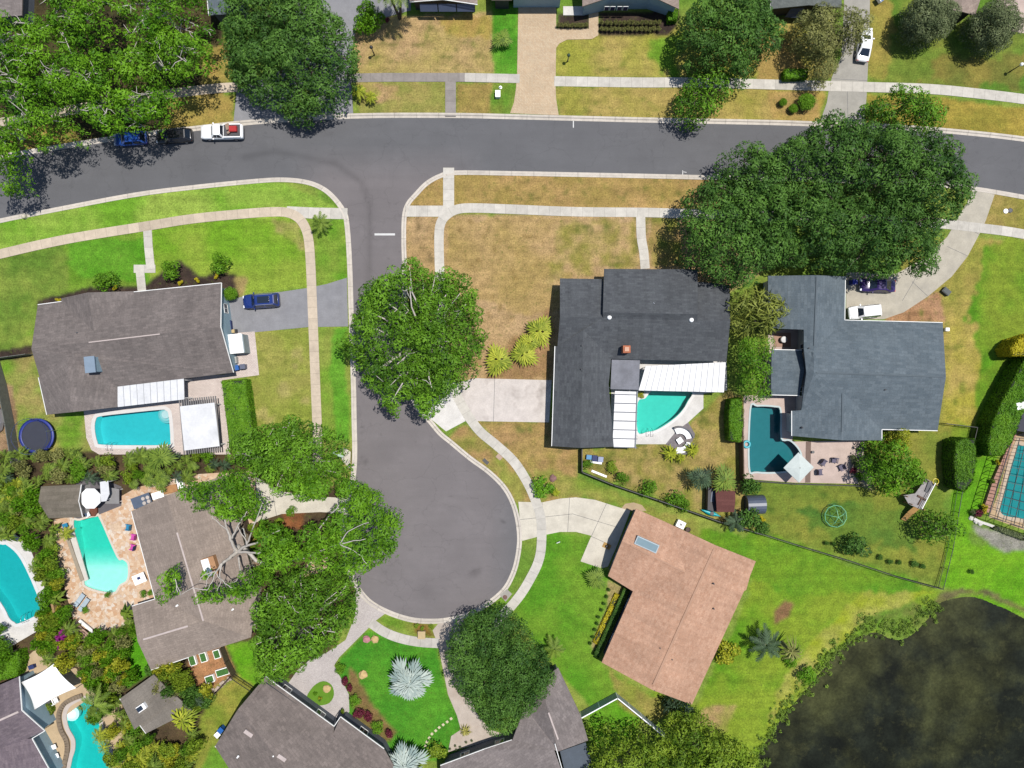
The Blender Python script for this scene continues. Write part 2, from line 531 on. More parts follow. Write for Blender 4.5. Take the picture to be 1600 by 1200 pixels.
# polygon (photo pixels), two tones, noise size in metres, edge wobble in metres
regions = [
 ([(-400, -300), (2000, -300), (2000, 1600), (-400, 1600)], G_mid, 6, 0),
 ([(-60, -60), (345, -60), (350, 190), (200, 215), (-60, 262)], ((92, 82, 52), (68, 62, 40)), 3, .4),
 ([(265, 150), (368, 145), (367, 193), (255, 206)], ((182, 158, 84), (160, 150, 72)), 3, .3),
 ([(0, 200), (110, 190), (130, 225), (0, 250)], ((176, 150, 80), (150, 140, 68)), 3, .5),
 ([(310, 70), (362, 72), (362, 130), (318, 132)], ((184, 156, 84), (150, 150, 70)), 2, .4),
 ([(552, 28), (770, 20), (772, 116), (556, 118)], TAN, 4, .2),
 ([(680, 25), (772, 22), (770, 60), (700, 55)], ((168, 160, 72), (190, 160, 90)), 2, .8),
 ([(768, -40), (812, -40), (810, 118), (771, 118)], G_lush, 2, .12),
 ([(555, 128), (697, 128), (697, 180), (560, 180)], ((150, 156, 74), (176, 160, 92)), 3, .2),
 ([(590, 132), (625, 130), (622, 160), (592, 165)], ((190, 160, 112), (178, 156, 96)), 2, .8),
 ([(712, 128), (770, 128), (772, 180), (712, 180)], ((176, 150, 88), (160, 146, 74)), 3, .2),
 ([(768, 128), (808, 128), (800, 160), (785, 180), (765, 178)], ((100, 146, 44), (138, 152, 62)), 2, .6),
 ([(868, 58), (1060, 40), (1300, 20), (1300, 122), (870, 120)], ((164, 166, 66), (184, 166, 92)), 4, .2),
 ([(1020, 60), (1068, 50), (1070, 120), (1030, 116)], ((110, 158, 40), (140, 160, 60)), 3, 1.0),
 ([(868, 135), (1290, 138), (1275, 195), (875, 182)], ((164, 160, 70), (184, 164, 92)), 3, .2),
 ([(1180, 60), (1245, 60), (1262, 126), (1185, 124)], ((186, 158, 92), (176, 152, 84)), 3, .4),
 ([(1200, 143), (1294, 145), (1280, 190), (1205, 188)], ((172, 156, 70), (190, 160, 96)), 3, .3),
 ([(1357, -40), (1640, -40), (1640, 155), (1357, 130)], ((96, 136, 44), (134, 146, 60)), 5, .2),
 ([(1357, -10), (1385, 0), (1400, 60), (1375, 125), (1357, 125)], ((168, 154, 74), (140, 150, 60)), 3, .8),
 ([(1470, 85), (1600, 85), (1600, 140), (1440, 128)], ((116, 124, 54), (150, 140, 66)), 3, 1.0),
 ([(1355, 148), (1450, 152), (1640, 172), (1640, 222), (1480, 203), (1352, 200)], ((178, 158, 70), (156, 146, 60)), 3, .2),
 ([(620, 270), (720, 262), (1130, 275), (1130, 330), (640, 330)], ((188, 156, 98), (172, 150, 82)), 2.5, .2),
 ([(630, 335), (1130, 335), (1200, 420), (905, 600), (700, 592), (690, 470), (630, 470)], ((190, 160, 108), (198, 168, 122)), 5, .2),
 ([(700, 340), (905, 340), (890, 480), (860, 490), (745, 475), (700, 420)], ((180, 156, 94), (194, 164, 112)), 5, .8),
 ([(880, 338), (1000, 340), (1000, 415), (930, 420), (880, 430), (865, 470), (855, 440)], ((200, 170, 118), (156, 148, 72)), 1.3, .8),
 ([(1015, 340), (1060, 340), (1070, 415), (1018, 416)], ((182, 150, 96), (140, 146, 60)), 1.3, .3),
 ([(770, 560), (862, 480), (864, 592), (760, 592)], ((176, 140, 98), (160, 130, 84)), 2, .5),
 ([(1540, 300), (1640, 310), (1640, 378), (1530, 352)], ((170, 152, 84), (150, 146, 66)), 2, .2),
 ([(1400, 370), (1640, 375), (1640, 700), (1440, 700)], ((178, 160, 84), (150, 152, 64)), 5, .3),
 ([(1545, 375), (1640, 375), (1640, 560), (1570, 640), (1520, 740), (1480, 700), (1510, 560)], ((92, 148, 30), (136, 158, 50)), 5, 1.5),
 ([(1480, 470), (1530, 560), (1520, 660), (1478, 660)], ((172, 166, 66), (190, 170, 92)), 3, .8),
 ([(1395, 480), (1470, 455), (1478, 505), (1380, 503)], ((176, 136, 96), (190, 150, 112)), 1.5, .3),
 ([(-60, 350), (250, 290), (420, 276), (545, 330), (545, 340), (-60, 410)], G_bright, 5, .2),
 ([(-60, 400), (230, 355), (240, 460), (-60, 560)], ((106, 150, 40), (134, 170, 58)), 4, .2),
 ([(105, 375), (228, 372), (235, 440), (180, 440), (130, 435), (105, 410)], ((92, 156, 34), (112, 168, 48)), 4, .3),
 ([(-60, 405), (100, 385), (110, 470), (20, 545), (-60, 560)], ((104, 140, 48), (140, 160, 66)), 3, .6),
 ([(238, 350), (480, 338), (482, 448), (360, 462), (236, 440)], ((120, 168, 40), (150, 176, 62)), 5, .2),
 ([(425, 345), (472, 345), (480, 400), (460, 380), (425, 365)], ((176, 166, 100), (150, 164, 70)), 2, .6),
 ([(355, 425), (385, 435), (382, 462), (360, 466)], ((182, 156, 104), (160, 150, 84)), 2, .3),
 ([(492, 342), (545, 340), (550, 434), (497, 446)], ((100, 158, 36), (140, 168, 62)), 3, .2),
 ([(385, 518), (484, 512), (492, 680), (388, 680)], ((168, 166, 84), (146, 160, 64)), 3, .3),
 ([(498, 510), (552, 508), (556, 720), (500, 720)], ((150, 164, 72), (124, 164, 52)), 3, .2),
 ([(518, 512), (542, 512), (545, 700), (522, 690)], ((98, 164, 42), (112, 170, 50)), 3, .4),
 ([(-60, 555), (65, 550), (75, 640), (135, 640), (145, 712), (-60, 712)], ((116, 160, 46), (168, 158, 90)), 3, .4),
 ([(-60, 600), (20, 600), (32, 720), (-60, 740)], ((172, 144, 108), (140, 112, 84)), 1.2, .2),
 ([(58, 470), (140, 448), (200, 446), (345, 436), (370, 440), (370, 470), (60, 490)], MULCH, 1, .1),
 ([(280, 405), (310, 432), (340, 425), (368, 425), (366, 460), (300, 450), (235, 452), (232, 440)], MULCH, 1, .2),
 ([(-10, 548), (52, 540), (52, 556), (-10, 566)], MULCH, 1, .1),
 # jungle and side yards lower left
 ([(-60, 712), (150, 706), (380, 700), (560, 700), (556, 760), (548, 900), (560, 915), (500, 1060), (420, 1060), (330, 1060), (340, 1200), (300, 1260), (-60, 1260)], SOIL, 2, .3),
 ([(500, 690), (548, 690), (552, 762), (500, 760)], ((146, 160, 70), (160, 160, 80)), 2, .3),
 ([(186, 990), (215, 960), (240, 1048), (200, 1075)], ((86, 164, 20), (100, 172, 32)), 2, .1),
 ([(295, 1025), (350, 1010), (365, 1045), (330, 1080), (290, 1060)], ((196, 146, 100), (176, 130, 88)), 1.5, .2),
 ([(352, 1008), (400, 1000), (440, 1060), (400, 1078), (372, 1052)], ((100, 164, 26), (130, 174, 48)), 2, .2),
 ([(372, 1054), (400, 1074), (340, 1160), (400, 1215), (300, 1240), (310, 1130), (330, 1090)], ((128, 150, 50), (168, 160, 72)), 3, .3),
 ([(336, 1165), (400, 1215), (400, 1260), (300, 1260), (318, 1190)], ((104, 156, 44), (120, 160, 50)), 3, .3),
 ([(440, 795), (475, 800), (470, 830), (440, 822)], ((160, 104, 62), (130, 88, 56)), 1, .2),
 ([(395, 825), (415, 815), (420, 840), (400, 855)], ((196, 170, 70), (150, 140, 60)), 1, .3),
 # front of the two lower houses
 ([(575, 984), (640, 1000), (684, 1010), (690, 1050), (700, 1090), (716, 1118), (735, 1145), (700, 1190), (600, 1190), (530, 1110), (530, 1028)], ((72, 146, 36), (92, 160, 42)), 3, .08),
 ([(545, 1040), (560, 1060), (580, 1100), (620, 1145), (600, 1165), (560, 1130), (545, 1090)], ((150, 120, 78), (120, 110, 60)), 1.5, .15),
 ([(586, 968), (606, 959), (640, 973), (668, 974), (679, 995), (650, 992), (615, 980)], ((110, 152, 44), (146, 160, 66)), 2, .1),
 ([(645, 973), (668, 975), (679, 995), (648, 991)], ((150, 112, 60), (120, 104, 44)), 1, .1),
 ([(724, 968), (790, 935), (800, 946), (770, 968), (735, 985)], ((112, 156, 44), (132, 164, 56)), 2, .1),
 ([(695, 690), (735, 718), (765, 738), (790, 765), (805, 785), (838, 785), (830, 755), (800, 717), (760, 690), (727, 662)], ((182, 150, 96), (150, 150, 70)), 1.5, .15),
 ([(775, 705), (800, 735), (825, 775), (806, 782), (780, 748)], ((146, 156, 66), (166, 160, 80)), 2, .4),
 ([(740, 656), (905, 660), (905, 790), (850, 790), (830, 745), (790, 705)], ((186, 152, 100), (168, 150, 80)), 2.5, .2),
 ([(838, 735), (905, 745), (940, 760), (1090, 820), (1130, 850), (1080, 855), (995, 795), (900, 775), (850, 780)], ((132, 156, 56), (164, 158, 80)), 3, .5),
 ([(905, 700), (960, 700), (1045, 690), (1100, 640), (1135, 610), (1160, 620), (1160, 745), (1185, 830), (1120, 812), (1025, 775), (908, 735)], ((178, 156, 94), (150, 146, 66)), 1.3, .3),
 ([(960, 735), (1100, 770), (1180, 815), (1120, 808), (1020, 770), (958, 750)], ((140, 146, 58), (176, 156, 96)), 1.2, .5),
 ([(1160, 745), (1348, 756), (1470, 740), (1490, 850), (1465, 915), (1190, 832)], ((116, 140, 50), (146, 150, 60)), 5, .3),
 ([(1240, 800), (1330, 790), (1420, 800), (1440, 860), (1300, 850)], ((84, 126, 46), (112, 138, 50)), 4, 1.2),
 ([(1352, 690), (1480, 668), (1500, 700), (1460, 760), (1400, 720), (1352, 740)], ((156, 152, 66), (130, 146, 56)), 4, .5),
 ([(1490, 760), (1535, 715), (1580, 640), (1560, 700), (1540, 790), (1520, 812), (1515, 850), (1640, 860), (1640, 990), (1520, 930), (1470, 915)], ((100, 164, 26), (124, 178, 36)), 3, .4),
 ([(1516, 818), (1560, 830), (1640, 850), (1600, 862), (1575, 864), (1545, 850)], ((168, 166, 150), (146, 146, 130)), 1, .2),
 ([(846, 790), (875, 832), (920, 840), (945, 888), (960, 905), (930, 1010), (940, 1040), (1010, 1080), (1060, 1110), (930, 1110), (880, 1060), (800, 960), (840, 880)], ((92, 152, 34), (118, 160, 46)), 4, .1),
 ([(1020, 1078), (1085, 1105), (1150, 980), (1190, 870), (1470, 920), (1450, 960), (1300, 1020), (1180, 1200), (1050, 1150)], ((98, 152, 30), (140, 164, 48)), 5, .4),
 ([(1090, 830), (1190, 835), (1460, 920), (1250, 930), (1170, 900)], ((92, 148, 34), (120, 158, 40)), 4, .8),
 ([(1350, 925), (1465, 925), (1420, 945), (1340, 985), (1290, 1020), (1240, 1090), (1195, 1140), (1215, 1085), (1270, 1000)], ((156, 172, 40), (176, 172, 92)), 4, .5),
 ([(950, 1045), (1010, 1085), (1060, 1105), (1020, 1130), (970, 1100)], ((170, 156, 84), (140, 150, 60)), 2, .6),
 ([(1100, 1110), (1150, 1100), (1130, 1150), (1090, 1140)], ((156, 160, 72), (190, 160, 110)), 2, .8),
 ([(920, 1100), (960, 1090), (1000, 1130), (990, 1160), (925, 1170)], ((96, 158, 30), (110, 166, 40)), 2, .3),
 ([(1208, 955), (1228, 937), (1240, 944), (1232, 962), (1212, 974)], ((168, 130, 88), (108, 86, 58)), .8, .15),
 ([(1340, 1000), (1372, 985), (1420, 1000), (1450, 970), (1465, 945), (1420, 940), (1360, 965)], ((108, 156, 44), (120, 130, 60)), 1.5, .6),
 ([(1462, 950), (1487, 932), (1525, 926), (1562, 940), (1620, 970), (1620, 958), (1560, 930), (1500, 915), (1468, 928)], ((112, 106, 72), (132, 134, 70)), 1, .5),
 # planting beds
 ([(870, 20), (920, 20), (920, 45), (870, 45)], MULCH, 1, .02),
 ([(935, 20), (1060, 15), (1058, 42), (1045, 54), (935, 57)], MULCH, 1, .1),
 ([(950, 905), (975, 918), (932, 1024), (922, 1008), (948, 950)], ((190, 170, 120), (160, 150, 90)), 1, .1),
 ([(1212, 155), (1232, 143), (1275, 140), (1278, 170), (1250, 185), (1212, 172)], ((186, 156, 96), (170, 146, 84)), 1, .2),
 ([(1330, 710), (1352, 715), (1365, 765), (1335, 752)], ((188, 176, 150), (150, 140, 110)), .8, .2),
]
def axis(lo, hi, cell, far):
    a = list(np.arange(lo, hi + 1e-6, cell))
    return np.array([-f for f in reversed(far)] + a + list(far))
gx = axis(-76, 76, .27, [90, 120, 200, 500, 1500, 4000]); gy = axis(-60, 60, .27, [75, 110, 200, 500, 1500, 4000])
GX, GY = np.meshgrid(gx, gy)
col = np.zeros(GX.shape + (3,))
for ri, (poly, tones, nsc, wob) in enumerate(regions):
    wp = [(p.x, p.y) for p in PL(poly)]
    if ri == 0:
        mask = np.ones(GX.shape, bool)
    else:
        xs = [p[0] for p in wp]; ys = [p[1] for p in wp]
        i0, i1 = np.searchsorted(gx, [min(xs) - 2, max(xs) + 2]); j0, j1 = np.searchsorted(gy, [min(ys) - 2, max(ys) + 2])
        sub = (slice(j0, j1), slice(i0, i1))
        wx = (vnoise(GX[sub], GY[sub], 1.6, ri + 3) - .5) * 2 * wob + (vnoise(GX[sub], GY[sub], .6, ri + 3) - .5) * wob
        wy = (vnoise(GX[sub], GY[sub], 1.6, ri + 30) - .5) * 2 * wob + (vnoise(GX[sub], GY[sub], .6, ri + 30) - .5) * wob
        mask = np.zeros(GX.shape, bool); mask[sub] = inpoly(GX[sub] + wx, GY[sub] + wy, wp)
    x, y = GX[mask], GY[mask]
    t = np.clip((fnoise(x, y, nsc, ri) - .5) * 2.6 + .5, 0, 1)[:, None]
    fine = (fnoise(x, y, .8, ri + 60, 2) - .5)[:, None] * .22
    a = np.array([lin(v) for v in tones[0]]); b = np.array([lin(v) for v in tones[1]])
    col[mask] = (a * (1 - t) + b * t) * (1 + fine) / K * np.array([1.08, 1.06, 1.12])
# weed tufts and bare scuffs scattered through the dry lawns
for poly, thr, tone, sc in (([(552, 28), (770, 20), (772, 116), (556, 118)], .655, (104, 120, 44), .8), ([(880, 338), (1060, 340), (1070, 416), (900, 425)], .61, (100, 116, 40), .9), ([(915, 620), (1150, 640), (1160, 800), (1025, 770), (910, 735)], .60, (112, 122, 50), 1.1),
        ([(705, 275), (1090, 280), (1070, 322), (705, 318)], .64, (110, 118, 50), .8), ([(868, 60), (1060, 60), (1060, 180), (868, 180)], .66, (120, 132, 50), .9), ([(1400, 380), (1480, 470), (1530, 600), (1480, 660), (1420, 420)], .63, (112, 130, 44), 1.2),
        ([(640, 280), (700, 280), (690, 420), (632, 420)], .66, (96, 84, 50), .8), ([(700, 340), (880, 340), (860, 590), (700, 590)], .70, (150, 124, 70), .8), ([(1450, 480), (1400, 500), (1440, 505), (1478, 500)], .55, (104, 80, 56), .9),
        ([(385, 520), (484, 514), (490, 680), (390, 680)], .64, (190, 178, 110), 1.6), ([(1170, 760), (1340, 765), (1480, 850), (1460, 900), (1200, 830)], .66, (84, 116, 40), 1.4), ([(900, 665), (745, 662), (850, 780), (900, 780)], .64, (112, 120, 56), .9)):
    wp = [(p.x, p.y) for p in PL(poly)]
    xs = [p[0] for p in wp]; ys = [p[1] for p in wp]
    i0, i1 = np.searchsorted(gx, [min(xs) - 1, max(xs) + 1]); j0, j1 = np.searchsorted(gy, [min(ys) - 1, max(ys) + 1]); sub = (slice(j0, j1), slice(i0, i1))
    m = np.clip((fnoise(GX[sub], GY[sub], sc, int(poly[0][0]) % 50, 3) - thr) * 9, 0, .75) * inpoly(GX[sub], GY[sub], wp)
    tc = np.array([lin(v) for v in tone]) / K
    col[sub] = col[sub] * (1 - m[..., None]) + tc * m[..., None]
# blur region edges slightly so turf types blend
for _ in range(1):
    cc = col.copy()
    cc[1:-1, 1:-1] = (col[1:-1, 1:-1] * 2 + col[:-2, 1:-1] + col[2:, 1:-1] + col[1:-1, :-2] + col[1:-1, 2:]) / 6
    col = cc
far_ = (abs(GX) > 85) | (abs(GY) > 70)
col[far_] = np.array([lin(v) for v in (128, 150, 62)]) / K
GZ = (fnoise(GX, GY, 9, 2) - .5) * .10 - .02
inner = (abs(GX) < 80) & (abs(GY) < 64)
m_road = inpoly(GX, GY, offset(ROAD, .40)); GZ[m_road] = -.35
for k in pools:
    GZ[inpoly(GX, GY, offset(pools[k], .28))] = -2.8
near = inner | ((GX > 20) & (GX < 200) & (GY < 0) & (GY > -200))
dp = np.full(GX.shape, 99.0); dp[near] = distpoly(GX[near], GY[near], POND)
ip = inpoly(GX, GY, POND)
GZ = np.where(ip, -.42 - np.minimum(dp * .35, 1.6), np.where(dp < 4, GZ - .40 * (1 - dp / 4), GZ))
nx, ny = len(gx), len(gy)
me = bpy.data.meshes.new('ground')
vs = np.stack([GX, GY, GZ], -1).reshape(-1, 3)
idx = np.arange(nx * ny).reshape(ny, nx)
fs = np.stack([idx[:-1, :-1], idx[:-1, 1:], idx[1:, 1:], idx[1:, :-1]], -1).reshape(-1, 4)
def np_mesh(me, vs, fs):
    n = fs.shape[1]
    me.vertices.add(len(vs)); me.vertices.foreach_set('co', vs.astype(np.float32).ravel())
    me.loops.add(fs.size); me.loops.foreach_set('vertex_index', fs.astype(np.int32).ravel())
    me.polygons.add(len(fs)); me.polygons.foreach_set('loop_start', np.arange(0, fs.size, n, dtype=np.int32))
    me.update(calc_edges=True)
np_mesh(me, vs, fs)
ca = me.attributes.new('col', 'FLOAT_COLOR', 'POINT')
ca.data.foreach_set('color', np.concatenate([col.reshape(-1, 3), np.ones((nx * ny, 1))], 1).astype(np.float32).ravel())
me.polygons.foreach_set('use_smooth', [True] * len(me.polygons))
me.materials.append(ground_material())
g = bpy.data.objects.new('ground', me); COL.objects.link(g); g['kind'] = 'structure'

# ---------------------------------------------------------------- sheets and ribbons
def sheet(name, poly, z, mat, holes=(), cell=None, zf=None, thick=0.0, parent=None, paint=None, **kw):
    polys = [ccw([Vector((p[0], p[1], 0)) for p in poly])] + [ccw([Vector((p[0], p[1], 0)) for p in h]) for h in holes]
    allp = [p for q in polys for p in q]
    tri = tessellate_polygon(polys)
    bm = bmesh.new()
    bv = [bm.verts.new((p.x, p.y, z)) for p in allp]
    for t in tri:
        a, b, c = t
        cr = (allp[b] - allp[a]).cross(allp[c] - allp[a]).z
        if abs(cr) < 1e-9: continue
        if cr < 0: b, c = c, b
        try: bm.faces.new((bv[a], bv[b], bv[c]))
        except ValueError: pass
    if cell:
        x0 = min(p.x for p in allp); x1 = max(p.x for p in allp); y0 = min(p.y for p in allp); y1 = max(p.y for p in allp)
        x0, x1 = max(x0, -76), min(x1, 76); y0, y1 = max(y0, -60), min(y1, 60)
        for no, a, b, in (((1, 0, 0), x0, x1), ((0, 1, 0), y0, y1)):
            q = a + cell
            while q < b:
                bmesh.ops.bisect_plane(bm, geom=bm.verts[:] + bm.edges[:] + bm.faces[:], plane_co=(q * no[0], q * no[1], 0), plane_no=no, dist=1e-5)
                q += cell
    if zf:
        for v in bm.verts: v.co.z = zf(v.co.x, v.co.y)
    if thick:
        for q in polys:
            n = len(q)
            lo = [bm.verts.new((p.x, p.y, z - thick)) for p in q]
            hi = [bm.verts.new((p.x, p.y, z)) for p in q]
            for i in range(n):
                j = (i + 1) % n
                if q is polys[0]: bm.faces.new((lo[i], lo[j], hi[j], hi[i]))
                else: bm.faces.new((lo[j], lo[i], hi[i], hi[j]))
    me = bpy.data.meshes.new(name); bm.to_mesh(me); bm.free()
    me.materials.append(mat)
    if paint:
        n = len(me.vertices); co = np.zeros(n * 3, np.float32); me.vertices.foreach_get('co', co); co = co.reshape(-1, 3)
        c = paint(co[:, 0].astype(float), co[:, 1].astype(float))
        at = me.attributes.new('shade', 'FLOAT_COLOR', 'POINT')
        at.data.foreach_set('color', np.concatenate([c, np.ones((n, 1))], 1).astype(np.float32).ravel())
    o = bpy.data.objects.new(name, me); COL.objects.link(o)
    finish(o, parent, **kw)
    if parent is not None: reg(parent, o)
    return o
def ribbon(name, pts_px, width, z, mat, thick=.14, n=4, smooth_it=True, **kw):
    pts = [Vector((p.x, p.y, 0)) for p in PL([(q[0], q[1]) for q in (smooth(pts_px, n) if smooth_it else pts_px)])]
    L = [0]
    for i in range(1, len(pts)): L.append(L[-1] + (pts[i] - pts[i - 1]).length)
    vs = []; fs = []; uvs = []
    for i, p in enumerate(pts):
        a = pts[max(i - 1, 0)]; b = pts[min(i + 1, len(pts) - 1)]
        d = (b - a).normalized(); s = Vector((-d.y, d.x, 0)) * width / 2
        vs += [p - s + Vector((0, 0, z - thick)), p - s + Vector((0, 0, z)), p + s + Vector((0, 0, z)), p + s + Vector((0, 0, z - thick))]
    for i in range(len(pts) - 1):
        a = i * 4; b = a + 4
        for k in range(3):
            fs.append((a + k, b + k, b + k + 1, a + k + 1)); uvs += [(L[i], k), (L[i + 1], k), (L[i + 1], k + 1), (L[i], k + 1)]
    me = bpy.data.meshes.new(name); me.from_pydata(vs, [], [tuple(reversed(f)) for f in fs])
    uv = me.uv_layers.new()
    flat = []
    for i in range(len(fs)):
        q = list(reversed(uvs[i * 4:i * 4 + 4]))
        for t in q: flat += [t[0], t[1]]
    uv.data.foreach_set('uv', flat)
    me.materials.append(mat)
    o = bpy.data.objects.new(name, me); COL.objects.link(o)
    return finish(o, **kw)

# road
def road_paint(x, y):
    """asphalt tone: cooler on the through road, warmer on the court; paving seam and tyre-worn zones are in the surface"""
    main = np.array([lin(v) for v in (118, 118, 121)]); court = np.array([lin(v) for v in (138, 132, 133)])
    py = 600 - y * F / H; px = 800 + x * F / H
    t = np.clip((py - 225) / 60, 0, 1) * np.clip((px - 450) / 60, 0, 1) * np.clip((760 - px) / 60 + (py > 320), 0, 1)
    c = main * (1 - t[:, None]) + court * t[:, None]
    s = np.ones(x.shape)
    seam = PL([(380, 245), (430, 236), (480, 246), (525, 256), (565, 285), (577, 320), (577, 400), (574, 450)])
    d = distpoly(x, y, [(p.x, p.y) for p in seam], False)
    s *= 1 - .20 * np.exp(-(d / .45) ** 2)
    for cx, cy, r, k in ((300, 236, 40, .10), (500, 330, 25, .06), (590, 310, 30, .05), (683, 845, 95, -.03), (660, 920, 20, .10), (670, 930, 14, .08),
                         (745, 893, 6, .22), (738, 897, 5, .2), (786, 815, 3, .35), (735, 725, 14, .07), (755, 738, 8, .1), (770, 860, 14, .06), (600, 700, 20, .05), (720, 260, 8, .12), (700, 690, 10, .06), (564, 667, 1.6, .5), (565, 678, 1.3, .5), (566, 692, 1.3, .5), (581, 737, 1.8, .3), (700, 858, 2, .2), (705, 776, 1.3, .3), (640, 859, 2.5, .2), (566, 716, 5, .22), (571, 723, 4, .3)):
        w = P(cx, cy); rr = r * H / F
        s *= 1 - k * np.exp(-(((x - w.x) ** 2 + (y - w.y) ** 2) / rr ** 2))
    # tyre arcs on the court
    w = P(683, 845); q = np.hypot(x - w.x, y - w.y)
    for rr in (4.2, 6.0, 7.6): s *= 1 + .03 * np.exp(-((q - rr) / .25) ** 2)
    s *= 1 + .05 * (fnoise(x, y, 12, 9) - .5)
    return c * s[:, None] / K
ASPH = asphalt_material('asphalt', None)
sheet('road', offset(ROAD, .05), -.10, ASPH, cell=.55, paint=road_paint, kind='structure')
# kerb and gutter
KERB = concrete_ribbon('kerb_concrete', C(244, 234, 220), 3.0)
def kerb():
    mb_v = []; mb_f = []; uvs = []
    prof = [(0.0, -.16), (0.0, -.085), (.30, -.075), (.40, .045), (.66, .05), (.68, -.3)]
    rings = [offset(ROAD, d) for d, z in prof]
    n = len(ROAD); L = [0]
    R0 = rings[0]
    for i in range(n): L.append(L[-1] + (R0[(i + 1) % n] - R0[i]).length)
    for (d, z), r in zip(prof, rings):
        mb_v += [(p.x, p.y, z) for p in r]
    for k in range(len(prof) - 1):
        for i in range(n):
            j = (i + 1) % n
            mb_f.append((k * n + i, (k + 1) * n + i, (k + 1) * n + j, k * n + j))
            uvs += [(L[i], k), (L[i], k + 1), (L[i + 1], k + 1), (L[i + 1], k)]
    me = bpy.data.meshes.new('kerb'); me.from_pydata(mb_v, [], [tuple(reversed(f)) for f in mb_f])
    uv = me.uv_layers.new(); flat = []
    for i in range(len(mb_f)):
        for t in reversed(uvs[i * 4:i * 4 + 4]): flat += [t[0], t[1]]
    uv.data.foreach_set('uv', flat)
    me.materials.append(KERB)
    o = bpy.data.objects.new('kerb', me); COL.objects.link(o); o['kind'] = 'structure'
kerb()
LINE = M('road_paint', C(240, 240, 238), .6, .05)
def mark(px0, px1, w, name='road_marking'):
    a = P(*px0); b = P(*px1); a.z = b.z = -.094
    mb = MB(); d = (b - a).normalized(); s = Vector((-d.y, d.x, 0)) * w / 2
    mb.add([a - s, b - s, b + s, a + s], [(0, 1, 2, 3)])
    return mb.build(name, LINE, kind='structure')
mark((585, 366), (617, 366), .28)
mark((896, 188), (896, 199), .14)
mark((1067, 266), (1067, 273), .1); mark((1067, 268), (1073, 269), .08); mark((1122, 268), (1122, 275), .1); mark((1116, 270), (1122, 269), .08)
# pavements
WALK_W = concrete_ribbon('walk_warm', C(238, 220, 196)); WALK_C = concrete_ribbon('walk_cool', C(230, 224, 214)); WALK_G = concrete_ribbon('walk_grey', C(176, 168, 162))
WALK_L = concrete_ribbon('walk_light', C(240, 234, 222))
def walk(pts, w, z, m, sm=True, name='pavement'):
    return ribbon(name, pts, w, z, m, smooth_it=sm, kind='structure')
walk([(-120, 425), (-40, 405), (0, 397), (60, 383), (125, 370), (225, 354), (300, 342), (382, 334), (430, 331), (452, 333), (468, 342), (478, 358), (483, 380), (486, 425), (489, 500), (493, 600), (496, 680), (496, 745)], 1.28, .050, WALK_W)
walk([(448, 331), (490, 333), (543, 334)], 1.5, .046, WALK_L, False)
walk([(230, 352), (232, 385), (236, 424)], 1.15, .042, WALK_L, False)
walk([(209, 420), (243, 420)], 1.1, .038, WALK_L, False)
walk([(218, 416), (222, 456)], 1.15, .034, WALK_L, False)
walk([(-80, 205), (0, 192), (90, 176), (200, 156), (320, 140), (372, 136)], 1.3, .050, WALK_W)
walk([(545, 122), (600, 121), (726, 121)], 1.2, .050, WALK_G, False)
walk([(726, 121), (812, 123)], 1.2, .050, WALK_C, False)
walk([(704, 124), (704, 182)], 1.45, .044, WALK_G, False)
walk([(866, 127), (1000, 129), (1075, 129), (1200, 132), (1350, 136), (1450, 139), (1525, 146), (1600, 155), (1720, 172), (1900, 210)], 1.35, .050, WALK_L)
walk([(634, 330), (700, 330)], 1.5, .046, WALK_L, False)
walk([(701, 262), (701, 330)], 1.5, .042, WALK_L, False)
walk([(1900, 440), (1720, 390), (1600, 366), (1537, 357), (1450, 348), (1300, 340), (1150, 336), (1075, 334), (1007, 332), (902, 331), (800, 327), (740, 325), (715, 327), (699, 335), (689, 348), (686, 370), (687, 425), (690, 520), (701, 590), (718, 626),
      (735, 655), (752, 676), (775, 695), (802, 720), (822, 750), (836, 780), (845, 810), (846, 850), (841, 878), (828, 905), (814, 928), (797, 949), (780, 966), (762, 985)], 1.28, .050, WALK_L)
walk([(1001, 338), (1002, 370), (1006, 395), (1008, 420)], 1.25, .044, WALK_L)
walk([(578, 972), (600, 987), (625, 997), (655, 1003), (686, 1005)], 1.3, .052, WALK_C)
def dmat(name, c, **k): return M(name, c, .85, .10, .8, spec=.25, **k)
CONC = dmat('drive_concrete', C(240, 232, 214), stain=(C(170, 160, 146), .35)); CONCW = dmat('drive_concrete_pale', C(240, 230, 222), stain=(C(170, 158, 150), .7))
CONCG = dmat('drive_concrete_grey', C(190, 186, 176), stain=(C(150, 146, 138), .4)); ASPL = dmat('drive_asphalt', C(164, 164, 168), stain=(C(140, 140, 146), .4))
def slab(name, pts, z, mat, sm=0, holes=(), joints=(), thick=.14):
    w = PL([(p.x, p.y) for p in smooth(pts, sm, True)] if sm else pts)
    o = sheet(name, w, z, mat, holes=holes, thick=thick, kind='structure')
    if joints:
        mb = MB()
        for a, b in joints:
            mb.quadbar(P(*a, z + .004), P(*b, z + .004), .05, .003)
        mb.build('joint', DARKGREY, o)
    return o
slab('driveway', [(350, 470), (400, 459), (440, 456), (480, 450), (510, 444), (542, 434), (544, 510), (482, 511), (400, 519), (352, 524)], .026, ASPL)
slab('driveway', [(370, 140), (365, 190), (460, 183), (552, 178), (548, 118), (552, 60), (562, 34), (600, 28), (642, 16), (642, -60), (480, -60), (450, 60), (440, 110)], .026, ASPL)
PAVER_T = pattern_material('drive_pavers_tan', (C(236, 212, 176), C(226, 196, 158)), 1.6, 'brick', C(196, 176, 156), .5, .25, .78)
PAVER_P = pattern_material('drive_pavers_pale', (C(214, 204, 200), C(228, 220, 214)), 2.4, 'brick', C(180, 170, 166), .5, .25, .3)
